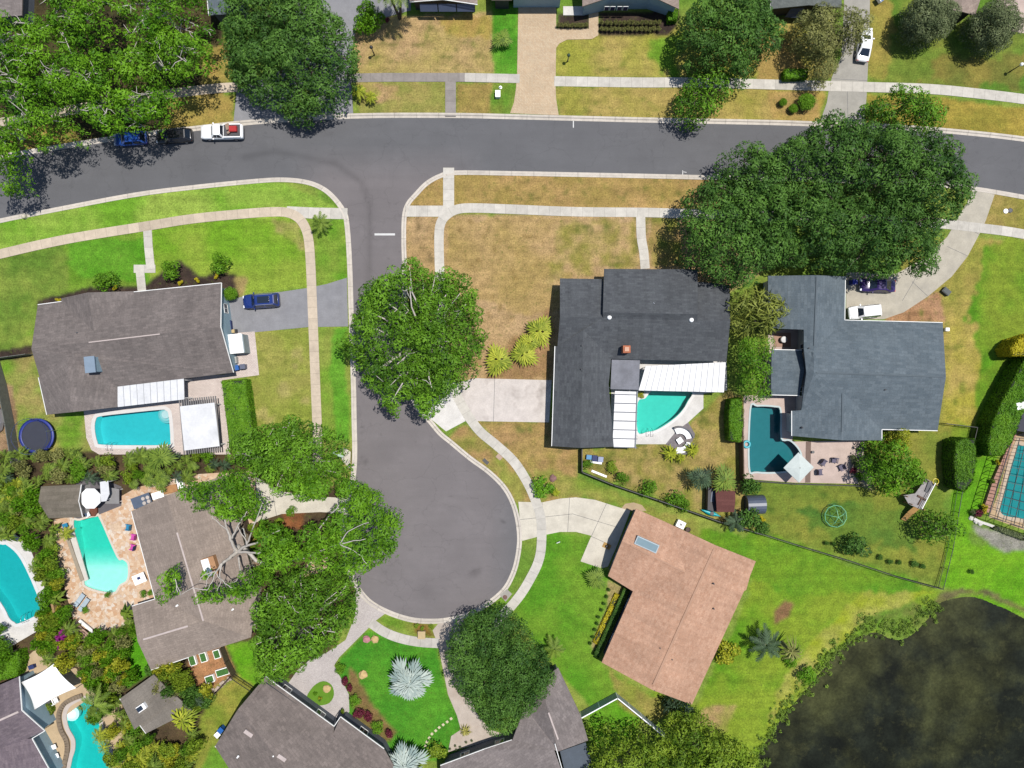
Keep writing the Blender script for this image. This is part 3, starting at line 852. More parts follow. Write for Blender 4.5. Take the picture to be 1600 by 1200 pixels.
PAVER_W = pattern_material('patio_pavers_pale', (C(250, 236, 226), C(238, 222, 214)), 1.4, 'brick', C(200, 180, 170), .5, .25, 0)
FLAG = pattern_material('flagstones', (C(250, 222, 190), C(226, 180, 140), C(252, 240, 224)), 2.3, 'vor', C(214, 172, 134))
SLABP = dmat('patio_concrete_pink', C(226, 204, 192), stain=(C(200, 176, 166), .4)); SLABW = dmat('patio_white', C(246, 242, 236)); SLABG = dmat('patio_slab_grey', C(120, 112, 100))
slab('driveway', [(811, -40), (809, 60), (808, 116), (806, 140), (803, 160), (797, 177), (873, 180), (869, 155), (868, 135), (869, 75), (874, 68), (886, 62), (925, 61), (935, 55), (935, -10), (920, -10), (920, 45), (869, 45), (869, -40)], .028, PAVER_T)
slab('patio', [(880, 10), (912, 10), (912, 24), (880, 24)], .040, SLABW)
slab('driveway', [(1320, -40), (1317, 60), (1314, 90), (1300, 120), (1295, 140), (1292, 160), (1282, 188), (1350, 196), (1354, 150), (1355, 127), (1358, 60), (1360, -40)], .028, CONCG,
     joints=[((1324, 142), (1325, 195)), ((1296, 140), (1354, 142)), ((1300, 123), (1355, 126))])
slab('driveway', [(672, 651), (697, 674), (727, 658), (745, 658), (858, 660), (862, 594), (742, 591), (715, 598), (665, 630)], .028, CONCW, joints=[((773, 592), (771, 659)), ((727, 628), (727, 658))])
slab('driveway', [(670, 652), (697, 674), (727, 658), (717, 630), (702, 614), (668, 640)], .033, dmat('apron_white', C(252, 248, 242)))
slab('driveway', [(810, 784), (847, 785), (875, 779), (900, 777), (930, 781), (958, 790), (985, 798), (965, 850), (950, 885), (940, 888), (907, 877), (924, 837), (900, 831), (875, 831), (850, 836), (816, 845), (813, 820)], .028, CONC,
     joints=[((890, 778), (887, 831)), ((847, 785), (850, 836)), ((948, 786), (924, 838)), ((812, 812), (895, 803)), ((895, 803), (965, 824)), ((924, 838), (950, 850))])
slab('pavement', [(970, 795), (977, 787), (990, 785), (1003, 789), (1010, 798), (995, 800)], .024, WALK_W and dmat('edging_tan', C(206, 182, 146)))
slab('driveway', [(1322, 425), (1322, 499), (1380, 499), (1412, 488), (1450, 463), (1487, 432), (1512, 400), (1530, 366), (1540, 345), (1554, 304), (1520, 296), (1512, 315), (1500, 335), (1480, 370), (1450, 400), (1400, 428)], .028, dmat('drive_concrete_warm', C(212, 204, 186), stain=(C(160, 156, 150), .45)),
     joints=[((1410, 470), (1432, 432)), ((1450, 463), (1425, 440)), ((1512, 400), (1480, 385)), ((1530, 366), (1500, 350))])
slab('driveway', [(560, 917), (575, 938), (604, 957), (588, 969), (575, 982), (530, 1027), (522, 1040), (533, 1060), (545, 1085), (546, 1112), (525, 1130), (450, 1068), (465, 1047), (485, 1030), (510, 1020), (540, 1000), (555, 962), (556, 925)], .028, PAVER_P)
slab('path', [(684, 975), (724, 968), (736, 1000), (732, 1060), (742, 1110), (765, 1140), (800, 1150), (755, 1160), (700, 1175), (705, 1150), (720, 1140), (714, 1118), (700, 1085), (691, 1040), (685, 1010), (676, 985)], .030, dmat('path_concrete_pink', C(216, 202, 188), stain=(C(190, 160, 140), .4)))
slab('patio', [(540, 700), (548, 706), (547, 732), (536, 722), (530, 708)], .028, CONC)
slab('driveway', [(360, 752), (400, 745), (440, 768), (498, 776), (540, 778), (540, 802), (500, 800), (440, 803), (400, 816), (375, 835), (360, 800)], .028, CONC, joints=[((425, 765), (432, 806))])
slab('patio', [(462, 905), (466, 893), (500, 866), (512, 870), (514, 885), (500, 895)], .026, FLAG)
slab('patio', [(385, 880), (390, 862), (412, 856), (420, 880), (408, 892)], .026, FLAG)
# cover plates
slab('pavement', [(781, 930), (792, 920), (800, 928), (790, 940)], .058, CONCG)
mb = MB(); mb.lathe([(0.32, 0), (0.32, .012)], (*P(789, 933).xy, .058), 20); mb.build('manhole_cover', M('rusty_iron', C(130, 96, 84), .7, .3, 6), label='round rusty manhole cover in a square slab beside the court kerb', cat='manhole cover')
mb = MB(); mb.box((*P(759, 721).xy, -.01), (.9, .45, .13), -.75); mb.build('storm_drain', BLACK, label='dark storm drain slot cut in the court kerb', cat='drain')
# island in the paver drive
slab('grass_island', [(479, 1090), (490, 1072), (505, 1064), (518, 1070), (522, 1085), (515, 1098), (500, 1102), (488, 1100)], .07, dmat('island_turf', C(110, 158, 40), stain=(C(150, 160, 60), .5)), sm=3)

# ---------------------------------------------------------------- pools
BAS = {}
def pool(key, label, absorb, dens, basin_c, cop_c, cop_w=.35, depth=None, cop=True):
    poly = pools[key]
    c = sum(poly, Vector()) / len(poly)
    t = thing('swimming_pool', label, 'swimming pool', (c.x, c.y, 0))
    bm_ = M('pool_plaster_' + key, basin_c, .6, .05)
    zf = depth or (lambda x, y: -1.45)
    sheet('pool_floor', offset(poly, .02), -1.4, bm_, cell=.6, zf=zf, parent=t)
    mb = MB(); q = offset(poly, .01); n = len(q)
    mb.add([(p.x, p.y, -2.4) for p in q] + [(p.x, p.y, .02) for p in q], [((i + 1) % n, i, i + n, (i + 1) % n + n) for i in range(n)])
    mb.build('pool_wall', bm_, t)
    # water body (closed, reaches below the floor)
    q = offset(poly, -.004)
    mb = MB(); mb.prism(q, -2.6, -.10); mb.build('water', water_material('pool_water_' + key, absorb, dens), t)
    if cop:
        mb = MB(); a = offset(poly, -.03); b = offset(poly, cop_w)
        n = len(a)
        vs = [(p.x, p.y, -.02) for p in a] + [(p.x, p.y, .075) for p in a] + [(p.x, p.y, .075) for p in b] + [(p.x, p.y, -.02) for p in b]
        fs = []
        for i in range(n):
            j = (i + 1) % n
            fs += [(i, j, n + j, n + i)[::-1], (n + i, n + j, 2 * n + j, 2 * n + i)[::-1], (2 * n + i, 2 * n + j, 3 * n + j, 3 * n + i)[::-1], (3 * n + i, 3 * n + j, j, i)[::-1]]
        mb.add(vs, fs); mb.build('coping', M('coping_' + key, cop_c, .6, .05), t)
    return t
def rail(t, px, py, ang):
    """pair of bent steel grab rails at the pool edge"""
    p = P(px, py); d = Vector((math.cos(ang), math.sin(ang), 0)); s = Vector((-d.y, d.x, 0))
    for k in (-.3, .3):
        b = p + s * k
        mb = MB(); mb.tube([b - d * .5 + Vector((0, 0, .08)), b - d * .45 + Vector((0, 0, .7)), b + Vector((0, 0, .85)), b + d * .45 + Vector((0, 0, .5)), b + d * .6 + Vector((0, 0, -.6))], .03, 6)
        mb.build('grab_rail', STEEL, t, True)
def hole(k, e=.3): return [offset(pools[k], e)]
TEAL = (.02, .80, .78, 1)
t = pool('A', 'rectangular turquoise pool with rounded corners beside the white pergola', (.0, .80, .83, 1), 1.15, (.62, .66, .66, 1), C(250, 246, 242), .45)
rail(t, 174, 698, math.pi / 2)
mb = MB()
for r, z in ((1.25, -.75), (.9, -.5), (.55, -.25)): mb.lathe([(r, -1.4), (r, z - .02), (r - .03, z)], (*P(257, 648).xy, 0), 20)
mb.build('pool_steps', M('step_pale', (.42, .47, .48, 1), .6, .03), t)
slab('patio', [(356, 521), (398, 518), (405, 586), (347, 594), (352, 640), (360, 710), (155, 710), (143, 703), (135, 684), (131, 641), (180, 630), (290, 588), (352, 585)], .030, PAVER_W, holes=hole('A'))
def depC(x, y):
    py = 600 - y * F / H
    return -.55 - 1.0 * min(1, max(0, (888 - py) / 30.0))
t = pool('C', 'angular green pool with a pale shallow end between patio and thatch shed', (.02, .86, .80, 1), 1.1, (.66, .66, .62, 1), C(246, 232, 214), .25, depC)
slab('patio', [(84, 812), (150, 800), (190, 775), (213, 762), (290, 742), (400, 735), (400, 812), (300, 900), (245, 950), (205, 975), (160, 990), (118, 978), (104, 930), (92, 880)], .030, FLAG, holes=hole('C', .2))
mb = MB(); mb.prism(PL([(104, 838), (108, 835), (133, 905), (128, 908)]), .03, .30); mb.build('garden_bench', M('bench_stone', C(186, 172, 150), .8, .1), label='long grey stone strip seat beside the green pool', cat='bench')
mb = MB(); mb.prism(PL([(109, 835), (117, 830), (139, 905), (133, 908)]), .03, .16); mb.build('stone_ledge', M('ledge_white', C(240, 234, 222), .7, .06), label='long pale raised ledge along the left edge of the green pool', cat='ledge')
t = pool('D', 'turquoise pool with a pointed end in white decking at the left edge', (.0, .80, .81, 1), 1.4, (.62, .66, .66, 1), C(250, 250, 248), .4)
rail(t, 42, 965, math.pi * .6)
slab('patio', [(-90, 815), (10, 825), (45, 850), (72, 925), (76, 955), (60, 985), (0, 1020), (-90, 1040)], .030, SLABW, holes=hole('D'))
t = pool('E', 'curving turquoise lagoon pool with a stone ledge at the bottom left', (.0, .84, .83, 1), 1.4, (.66, .68, .66, 1), C(226, 214, 204), .55)
slab('patio', [(60, 1085), (112, 1078), (125, 1075), (190, 1085), (200, 1250), (60, 1250), (70, 1150)], .030, dmat('patio_sand', C(222, 196, 158)), holes=hole('E', .4))
mb = MB(); path = smooth([(128, 1087), (112, 1093), (98, 1102), (91, 1118), (94, 1140), (103, 1158), (104, 1175), (99, 1200), (98, 1225)], 4)
pp = PL([(p.x, p.y) for p in path], .30)
for i in range(len(pp) - 1): mb.quadbar(pp[i], pp[i + 1] + (pp[i + 1] - pp[i]).normalized() * .03, .6, .30)
mb.build('stone_ledge', M('ledge_grey', C(150, 132, 110), .8, .15), label='curved grey stone ledge wrapping the lagoon pool', cat='ledge')
mb = MB()
for r, z in ((1.0, -.3), (.7, -.22), (.4, -.14)): mb.lathe([(r, -.9), (r, z - .02), (r - .03, z)], (*P(110, 1117).xy, 0), 18)
mb.build('pool_steps', M('step_white', (.75, .76, .74, 1), .6, .03), t)
t = pool('F', 'quarter round green pool in white decking under the slatted pergola', (.0, .82, .77, 1), 1.05, (.62, .66, .62, 1), C(250, 248, 244), .35)
rail(t, 1015, 676, math.pi / 2)
slab('patio', [(955, 560), (1135, 562), (1136, 610), (1099, 615), (1099, 638), (1075, 660), (1058, 680), (1040, 694), (990, 694), (955, 697)], .030, SLABW, holes=hole('F'))
t = pool('G', 'deep teal pool with a bulging corner below the square parasol', (.0, .56, .60, 1), 1.25, (.50, .54, .54, 1), C(206, 224, 224), .2)
slab('patio', [(1162, 618), (1250, 618), (1250, 640), (1237, 690), (1350, 688), (1349, 714), (1334, 716), (1333, 740), (1342, 756), (1240, 754), (1161, 748)], .030, SLABP, holes=hole('G', .1))
mb = MB(); mb.prism(PL([(1259, 690), (1267, 690), (1266, 754), (1258, 754)]), .03, .05); mb.build('path', M('brown_border', C(136, 112, 100), .8, .1), kind='structure')
t = pool('H', 'caged teal pool inside a black screen enclosure at the right edge', (.0, .66, .68, 1), 1.2, (.55, .6, .6, 1), C(214, 190, 160), .5)
slab('patio', [(1583, 682), (1600, 676), (1700, 690), (1690, 850), (1600, 828), (1545, 808), (1560, 770)], .030, dmat('patio_tan', C(216, 186, 146)), holes=hole('H'))
slab('patio', [(1222, 515), (1258, 515), (1258, 560), (1200, 560), (1200, 520)], .030, SLABP)
slab('patio', [(28, 1040), (60, 1010), (120, 1045), (140, 1090), (60, 1150), (30, 1120)], .024, dmat('patio_sand2', C(220, 194, 158)))
slab('patio', [(120, 745), (150, 745), (190, 760), (190, 790), (150, 806), (115, 812)], .036, dmat('patio_slate', C(120, 116, 120)))

# pond water
def pond_material():
    m, nt, b, out = nodes('pond_water')
    geo = N(nt, 'ShaderNodeNewGeometry'); pos = geo.outputs['Position']
    n1 = noise(nt, pos, .09, 5, .62); n2 = noise(nt, pos, .55, 5, .7); n3 = noise(nt, pos, 3.2, 3, .7)
    sp = N(nt, 'ShaderNodeSeparateXYZ'); nt.links.new(pos, sp.inputs[0])
    sh = math_(nt, 'SUBTRACT', math_(nt, 'MULTIPLY', sp.outputs[1], .010), math_(nt, 'MULTIPLY', sp.outputs[0], .010))
    sh = math_(nt, 'ADD', sh, 1.02)
    n1 = math_(nt, 'ADD', n1, math_(nt, 'MULTIPLY', sh, .45))
    vo = N(nt, 'ShaderNodeTexVoronoi'); vo.inputs['Scale'].default_value = .33; vo.inputs['Randomness'].default_value = 1
    wv = N(nt, 'ShaderNodeTexNoise'); wv.inputs['Scale'].default_value = .8; nt.links.new(pos, wv.inputs['Vector'])
    va = N(nt, 'ShaderNodeVectorMath', operation='ADD'); sv = N(nt, 'ShaderNodeVectorMath', operation='SCALE'); sv.inputs[3].default_value = 2.2
    nt.links.new(wv.outputs['Color'], sv.inputs[0]); nt.links.new(pos, va.inputs[0]); nt.links.new(sv.outputs[0], va.inputs[1]); nt.links.new(va.outputs[0], vo.inputs['Vector'])
    a = mixc(nt, rampf(nt, n1, 0, 1, .44, .66), (.0085, .0105, .0065, 1), (.036, .039, .014, 1))
    a = mulc(nt, a, rampf(nt, vo.outputs['Distance'], 1.45, .55, .1, .8))
    a = mixc(nt, rampf(nt, n2, 0, .55, .55, .72), a, (.046, .047, .018, 1))
    a = mulc(nt, a, rampf(nt, n3, .7, 1.35))
    nt.links.new(a, b.inputs['Base Color']); b.inputs['Roughness'].default_value = .35
    b.inputs['Specular IOR Level'].default_value = .10
    bp = N(nt, 'ShaderNodeBump'); bp.inputs['Strength'].default_value = .15
    nt.links.new(n3, bp.inputs['Height']); nt.links.new(bp.outputs[0], b.inputs['Normal'])
    return m
sheet('water', offset(POND, 1.2), -.44, pond_material(), kind='structure')
# ---------------------------------------------------------------- houses
def newell(pts):
    n = Vector((0, 0, 0))
    for i in range(len(pts)):
        a, b = pts[i], pts[(i + 1) % len(pts)]
        n += Vector(((a.y - b.y) * (a.z + b.z), (a.z - b.z) * (a.x + b.x), (a.x - b.x) * (a.y + b.y)))
    return n.normalized() if n.length > 1e-9 else Vector((0, 0, 1))
def roof_mesh(facets, thick=.18):
    vs = []; fs = []; uvs = []
    for fpx in facets:
        p = PL3(fpx)
        if area2([(q.x, q.y) for q in p]) < 0: p = list(reversed(p))
        nrm = newell(p)
        if nrm.z < 0: nrm = -nrm
        u = Vector((nrm.y, -nrm.x, 0))
        if u.length < .03: u = Vector((1, 0, 0))
        u.normalize(); w = nrm.cross(u)
        tri = tessellate_polygon([[Vector((q.x, q.y, 0)) for q in p]])
        b = len(vs); n = len(p)
        vs += [tuple(q) for q in p] + [(q.x, q.y, q.z - thick) for q in p]
        for t in tri:
            a, c, d = t
            if (p[c] - p[a]).cross(p[d] - p[a]).z < 0: c, d = d, c
            fs.append((b + a, b + c, b + d)); uvs += [(p[k].dot(u), p[k].dot(w)) for k in (a, c, d)]
            fs.append((b + n + d, b + n + c, b + n + a)); uvs += [(0, 0)] * 3
        for i in range(n):
            j = (i + 1) % n
            fs.append((b + n + i, b + n + j, b + j, b + i)); uvs += [(0, 0)] * 4
    me = bpy.data.meshes.new('roof'); me.from_pydata(vs, [], fs)
    uv = me.uv_layers.new(); uv.data.foreach_set('uv', [x for t in uvs for x in t])
    return me
def PL3(f): return [P(*q) for q in f]
def roof_height(x, y, facets):
    best = None
    for f in facets:
        p = PL3(f)
        X = np.array([x]); Y = np.array([y])
        if inpoly(X, Y, [(q.x, q.y) for q in p])[0]:
            n = newell(p)
            if abs(n.z) < 1e-3: continue
            c = sum(p, Vector()) / len(p)
            z = c.z - (n.x * (x - c.x) + n.y * (y - c.y)) / n.z
            best = z if best is None else max(best, z)
    return best
def house(name, label, facets, outline, roofmat, wallmat, z=3.0, inset=.45, cat='house', win=True, trims=(), vents=(), thick=.18, skip=(), ventmat=None, gutter=True):
    op = [P(*(q if len(q) == 3 else (q[0], q[1], z))) for q in outline]
    op = ccw([Vector((q.x, q.y, 0)) for q in op])
    c = sum(op, Vector()) / len(op)
    t = thing(name, label, cat, (c.x, c.y, 0))
    me = roof_mesh(facets, thick); me.materials.append(roofmat)
    ro = bpy.data.objects.new('roof', me); COL.objects.link(ro); finish(ro, t); reg(t, ro)
    wp = offset(op, -inset)
    mb = MB(); n = len(wp)
    ring = []
    for i in range(n):
        a, b = wp[i], wp[(i + 1) % n]
        m = max(1, int((b - a).length / .6))
        for k in range(m): ring.append(a.lerp(b, k / m))
    tops = []
    for p in ring:
        h = roof_height(p.x, p.y, facets)
        tops.append((h if h else z) - thick - .02)
    N_ = len(ring)
    mb.add([(p.x, p.y, -.15) for p in ring] + [(p.x, p.y, h) for p, h in zip(ring, tops)], [(i, (i + 1) % N_, (i + 1) % N_ + N_, i + N_) for i in range(N_)])
    mb.build('wall', wallmat, t)
    if win:
        for i in range(n):
            if i in skip: continue
            a, b = wp[i], wp[(i + 1) % n]
            d = b - a; L = d.length
            if L < 2.6: continue
            d.normalize(); nn = Vector((d.y, -d.x, 0)); ang = math.atan2(d.y, d.x)
            k = max(1, int(L / 4.2))
            for q in range(k):
                m = a + d * (L * (q + .5) / k)
                fr = MB()
                for dx, dz, sx, sz in ((-.62, 1.55, .09, 1.3), (.62, 1.55, .09, 1.3), (0, 2.16, 1.33, .09), (0, .94, 1.33, .09), (0, 1.55, .06, 1.13)):
                    fr.box((*(m + d * dx + nn * .025).xy, dz), (sx, .07, sz), ang)
                w = fr.build('window', TRIM, t)
                pn = MB(); pn.box((*(m + nn * .004).xy, 1.55), (1.15, .03, 1.13), ang); pn.build('pane', GLASS, w)
    # gutters / drip edges
    for tr in trims:
        mb = MB()
        for a, b in zip(tr[:-1], tr[1:]):
            A = P(*a); B = P(*b); A.z += .015; B.z += .015
            mb.quadbar(A, B, .09, .14)
        mb.build('gutter', TRIM, t)
    for v in vents:
        mb = MB(); A = P(*v[0]); B = P(*v[1]); A.z += .07; B.z += .07
        mb.quadbar(A, B, v[2] if len(v) > 2 else .25, .12); mb.build('ridge_vent', ventmat or M('vent_pale', C(222, 206, 200), .7, .08), t)
    return t
def pipe(t, px, py, z, r=.09, h=.35, mat=None, name='vent_pipe'):
    p = P(px, py, z); mb = MB(); mb.lathe([(r * 1.6, -.15), (r * 1.5, .04), (r, .06), (r, h)], p, 10)
    mb.build(name, mat or DARKGREY, t, True)
def dome_vent(t, px, py, z):
    p = P(px, py, z); mb = MB(); mb.lathe([(.30, -.15), (.30, .12), (.27, .22), (.18, .30), (.03, .33)], p, 14); mb.build('roof_vent', WHITE, t, True)

R_A = shingle_material('shingles_brown_grey', C(148, 138, 134), C(128, 120, 117))
R_B = shingle_material('shingles_charcoal', C(106, 110, 114), C(90, 93, 98))
R_C = shingle_material('shingles_slate_blue', C(124, 136, 144), C(106, 119, 128), row=.40, wid=.8, grime=.08)
R_D = shingle_material('shingles_terracotta', C(224, 180, 152), C(206, 160, 132), row=.36, wid=.5, mort=.86)
R_E = shingle_material('shingles_taupe', C(182, 166, 154), C(166, 151, 140))
R_F = shingle_material('shingles_dark_taupe', C(150, 138, 132), C(130, 120, 115), row=.36)
R_H = shingle_material('shingles_mauve', C(146, 132, 138), C(124, 112, 120))
R_G = shingle_material('shingles_grey', C(160, 150, 147), C(140, 131, 129))
R_K = shingle_material('shingles_beige', C(188, 170, 158), C(170, 152, 142))
R_L = shingle_material('shingles_green_grey', C(132, 138, 134), C(116, 122, 120))
W_BLUE = M('wall_pale_blue', C(176, 206, 220), .8, .06); W_WHITE = M('wall_white', C(232, 230, 226), .8, .06); W_CREAM = M('wall_cream', C(226, 210, 186), .8, .08)
W_SLATE = M('wall_slate', C(112, 118, 130), .8, .08); W_DARK = M('wall_dark', C(62, 62, 70), .7, .1); W_BRICK = M('brick_red', C(206, 122, 84), .85, .2, 5)

# A: left
e, r = 3.0, 5.3
tA = house('house', 'brown grey gabled house with a pale blue end wall beside the asphalt drive', [
    [(59, 476, e), (96, 471, e), (147, 518, 4.75), (209, 457, e), (346, 442, e), (345, 511, r), (49, 545, r)],
    [(96, 471, e), (96, 466, e), (137, 457, 4.75), (147, 518, 4.75)], [(137, 457, 4.75), (209, 455, e), (209, 457, e), (147, 518, 4.75)],
    [(49, 545, r), (345, 511, r), (365, 582, e), (183, 604, e), (104, 556, 5.0), (62, 590, 3.9)],
    [(104, 556, 5.0), (112, 644, 4.4), (73, 648, e), (60, 590, 3.9)], [(104, 556, 5.0), (183, 604, e), (183, 636, e), (112, 644, 4.4)]],
    [(59, 476), (96, 471), (96, 466), (209, 456), (346, 442), (365, 582), (183, 604), (183, 636), (73, 648)], R_A, W_BLUE,
    trims=([(59, 476, e), (96, 471, e)], [(209, 456, e), (346, 442, e), (345, 511, r), (365, 582, e)], [(73, 648, e), (60, 590, 3.9)]),
    vents=(((139, 535, r - .02), (250, 522, r - .02), .14),))
mb = MB(); p = P(149, 570, 4.4); mb.box((p.x, p.y, 4.6), (1.15, 1.9, 1.9), .1); ch = mb.build('chimney', W_BLUE, tA)
mb = MB(); mb.box((p.x, p.y, 5.60), (1.35, 2.1, .12), .1); mb.build('chimney_cap', M('cap_metal', C(150, 170, 190), .5, .06), ch)
pipe(tA, 122, 520, 4.6)
# white garage door on the end wall
mb = MB(); a = P(356, 480, 0); mb.box((P(350, 474).x, P(350, 474).y, 1.15), (.12, 0.01, 2.2)); 
ga, gb = P(341.5, 470, 0), P(350, 519, 0)
mb = MB(); mb.quadbar((ga.x + .2, ga.y, 2.3), (gb.x + .1, gb.y, 2.3), .10, 2.3); mb.build('garage_door', WHITE, tA)
mb = MB()
for q in ((358, 522), ): pass
# B: centre
e = 3.1
tB = house('house', 'charcoal roofed house with a red brick chimney and white patio roofs', [
    [(875, 435, e), (942, 436, e), (942, 496, 5.0), (875, 495, 5.0)],
    [(944, 420, 3.4), (1090, 421, 3.4), (1090, 491, 5.6), (942, 488, 5.6)], [(942, 488, 5.6), (1090, 491, 5.6), (1090, 501, 5.0), (942, 497, 5.0)],
    [(1090, 440, e), (1140, 445, e), (1141, 502, 5.0), (1090, 501, 5.0)],
    [(875, 495, 5.0), (942, 496, 5.0), (942, 497, 5.0), (1090, 501, 5.0), (1141, 502, 5.0), (1135, 565, e), (955, 561, e), (912, 515, 4.5), (871, 541, e + .1)],
    [(912, 515, 4.5), (871, 541, e + .1), (867, 541, e), (862, 697, e), (907, 700, 4.5)], [(912, 515, 4.5), (907, 700, 4.5), (959, 698, e), (951, 600, e), (955, 561, e)]],
    [(875, 435), (943, 436), (944, 420), (1090, 421), (1090, 440), (1140, 445), (1135, 565), (955, 561), (951, 600), (959, 698), (907, 699), (862, 697), (867, 541), (871, 541)],
    R_B, W_BLUE, z=e, trims=([(867, 541, e), (862, 697, e)],))
mb = MB(); p = P(978, 546, 4.4); mb.box((p.x, p.y, 4.3), (.95, .95, 1.7)); ch = mb.build('chimney', W_BRICK, tB)
mb = MB(); mb.box((p.x, p.y, 5.2), (.55, .55, .12)); mb.build('chimney_cap', M('cap_peach', C(240, 190, 160), .8, .1), ch)
dome_vent(tB, 952, 496, 5.0); dome_vent(tB, 1080, 500, 5.0); pipe(tB, 1021, 474, 4.9, mat=STEEL); pipe(tB, 909, 540, 4.4); pipe(tB, 908, 577, 4.4)
def flat_roof(name, label, pts, z, mat, cat, posts=True, thick=.12, seams=0, inset=.2):
    w = PL([(p[0], p[1]) for p in pts], z); c = sum(w, Vector()) / len(w)
    t = thing(name, label, cat, (c.x, c.y, 0))
    mb = MB(); mb.prism(w, z - thick, z); mb.build('roof_panel', mat, t)
    if posts:
        for q in offset([(p.x, p.y) for p in w], -inset):
            mb = MB(); mb.box((q.x, q.y, (z - thick) / 2), (.12, .12, z - thick)); mb.build('post', WHITE, t)
    if seams:
        a, b, c_, d = w[0], w[1], w[2], w[3]
        mb = MB()
        for i in range(1, seams):
            k = i / seams
            A = a.lerp(b, k); B = d.lerp(c_, k); A.z = B.z = z + .03
            mb.quadbar(A, B, .07, .03)
        mb.build('roof_seam', M('seam_grey', (.27, .28, .30, 1), .6, .05), t)
    return t
PATIO_ROOF = M('patio_roof_white', (.50, .505, .515, 1), .5, .08, .6, stain=((.36, .37, .38, 1), .5))
flat_roof('patio_roof', 'flat white patio roof with seams over the quarter round pool', [(1009, 572), (1134, 566), (1131, 613), (998, 610)], 2.85, PATIO_ROOF, 'patio roof', seams=14)
flat_roof('patio_roof', 'patched grey flat roof tucked beside the brick chimney', [(956, 562), (1000, 563), (998, 609), (954, 608)], 2.95, M('flat_roof_grey', C(134, 136, 146), .7, .18, .8, stain=(C(90, 90, 100), .5)), 'patio roof', thick=.2)
t = thing('pergola', 'white pergola with dark slats along the charcoal wing', 'pergola', P(976, 655))
for x0, x1, y0, y1 in (((960, 612), (957, 699), 0, 0), ((996, 612), (993, 700), 0, 0)):
    pass
mb = MB(); mb.prism(PL([(961, 611), (995, 612), (992, 700), (957, 698)], 2.6), 2.5, 2.56); mb.build('roof_panel', PATIO_ROOF, t)
for k in range(7):
    y = 616 + k * 13.8
    mb = MB(); mb.quadbar(P(959, y, 2.72), P(996, y + 1, 2.72), .09, .15); mb.build('slat', W_SLATE, t)
mb = MB(); mb.quadbar(P(996, 611, 2.78), P(993, 701, 2.78), .10, .2); mb.build('beam', M('beam_grey', C(150, 160, 168), .6, .05), t)
for q in ((994, 614), (991, 698)):
    p = P(*q, 2.6); mb = MB(); mb.box((p.x - .1, p.y, 1.25), (.12, .12, 2.5)); mb.build('post', WHITE, t)
# C: right
e = 3.0
tC = house('house', 'large slate blue roofed house with white eaves by the curved concrete drive', [
    [(1200, 431, e), (1276, 430, 4.8), (1272, 548, 4.8), (1256, 545, 4.4), (1256, 515, 4.4), (1225, 514, 3.6), (1200, 513, e)],
    [(1276, 430, 4.8), (1321, 432, e), (1320, 500, e), (1272, 548, 4.8)],
    [(1320, 500, e), (1473, 504, e), (1478, 589, 5.2), (1272, 582, 5.2), (1272, 548, 4.8)],
    [(1272, 582, 5.2), (1478, 589, 5.2), (1465, 673, e), (1378, 671, e), (1316, 612, 4.6)],
    [(1316, 612, 4.6), (1378, 671, e), (1378, 688, e), (1315, 688, 4.6)], [(1316, 612, 4.6), (1315, 688, 4.6), (1237, 681, e), (1237, 642, e), (1252, 641, 3.3)],
    [(1256, 545, 4.4), (1272, 548, 4.8), (1272, 582, 5.2), (1316, 612, 4.6), (1252, 641, 3.3), (1260, 582, 4.7)]],
    [(1200, 431), (1321, 432), (1320, 500), (1473, 504), (1465, 673), (1378, 671), (1378, 688), (1237, 681), (1237, 642), (1252, 641), (1256, 515), (1200, 513)],
    R_C, W_WHITE, trims=([(1321, 432, e), (1320, 500, e), (1473, 504, e)], [(1465, 673, e), (1378, 671, e), (1378, 688, e)], [(1237, 642, e), (1237, 681, e)]),
    vents=(((1276, 433, 4.8), (1272, 540, 4.8), .16), ((1275, 582, 5.2), (1474, 589, 5.2), .16), ((1316, 615, 4.6), (1315, 675, 4.6), .12)), ventmat=R_C)
pipe(tC, 1263, 544, 4.5); pipe(tC, 1382, 609, 4.6); pipe(tC, 1253, 668, 3.5)
house('house_wing', 'low slate blue wing roof west of the sunken courtyard', [
    [(1206, 546, 2.7), (1253, 547, 2.7), (1257, 578, 3.5), (1205, 578, 3.5)], [(1205, 578, 3.5), (1257, 578, 3.5), (1249, 618, 2.7), (1205, 617, 2.7)]],
    [(1206, 546), (1253, 547), (1257, 578, 3.5), (1249, 618), (1205, 617)], R_C, W_WHITE, z=2.7, cat='house', win=False, trims=([(1206, 546, 2.7), (1253, 547, 2.7)], [(1205, 617, 2.7), (1249, 618, 2.7)]))
# D: terracotta
e = 3.0
tD = house('house', 'terracotta shingled house with a glass skylight facing the court', [
    [(994, 795, e), (1045, 818, e), (1072, 895, 4.5), (972, 845, 4.5)],
    [(972, 845, 4.5), (1072, 895, 4.5), (989, 924, e), (950, 900, e)],
    [(1118, 852, 4.7), (1019, 1078, 4.7), (940, 1035, e), (989, 924, e), (1072, 895, 4.5), (1045, 818, e)],
    [(1118, 852, 4.7), (1181, 877, e), (1172, 900, e), (1166, 922, e), (1163, 923, e), (1081, 1101, e), (1019, 1078, 4.7)]],
    [(994, 795), (1112, 847), (1181, 877), (1166, 922), (1081, 1101), (1019, 1074), (940, 1035), (989, 924), (950, 900), (968, 855)], R_D, W_SLATE,
    vents=(((1116, 858, 4.7), (1021, 1070, 4.7), .3), ((985, 852, 4.5), (1068, 893, 4.5), .2)), ventmat=R_D, trims=())
sk = P(1010, 850, 4.2)
mb = MB(); ang = -.42
mb.box((sk.x, sk.y, 4.3), (3.1, 1.15, .5), ang); so = mb.build('skylight', M('skylight_frame', C(190, 206, 214), .4, .05), tD)
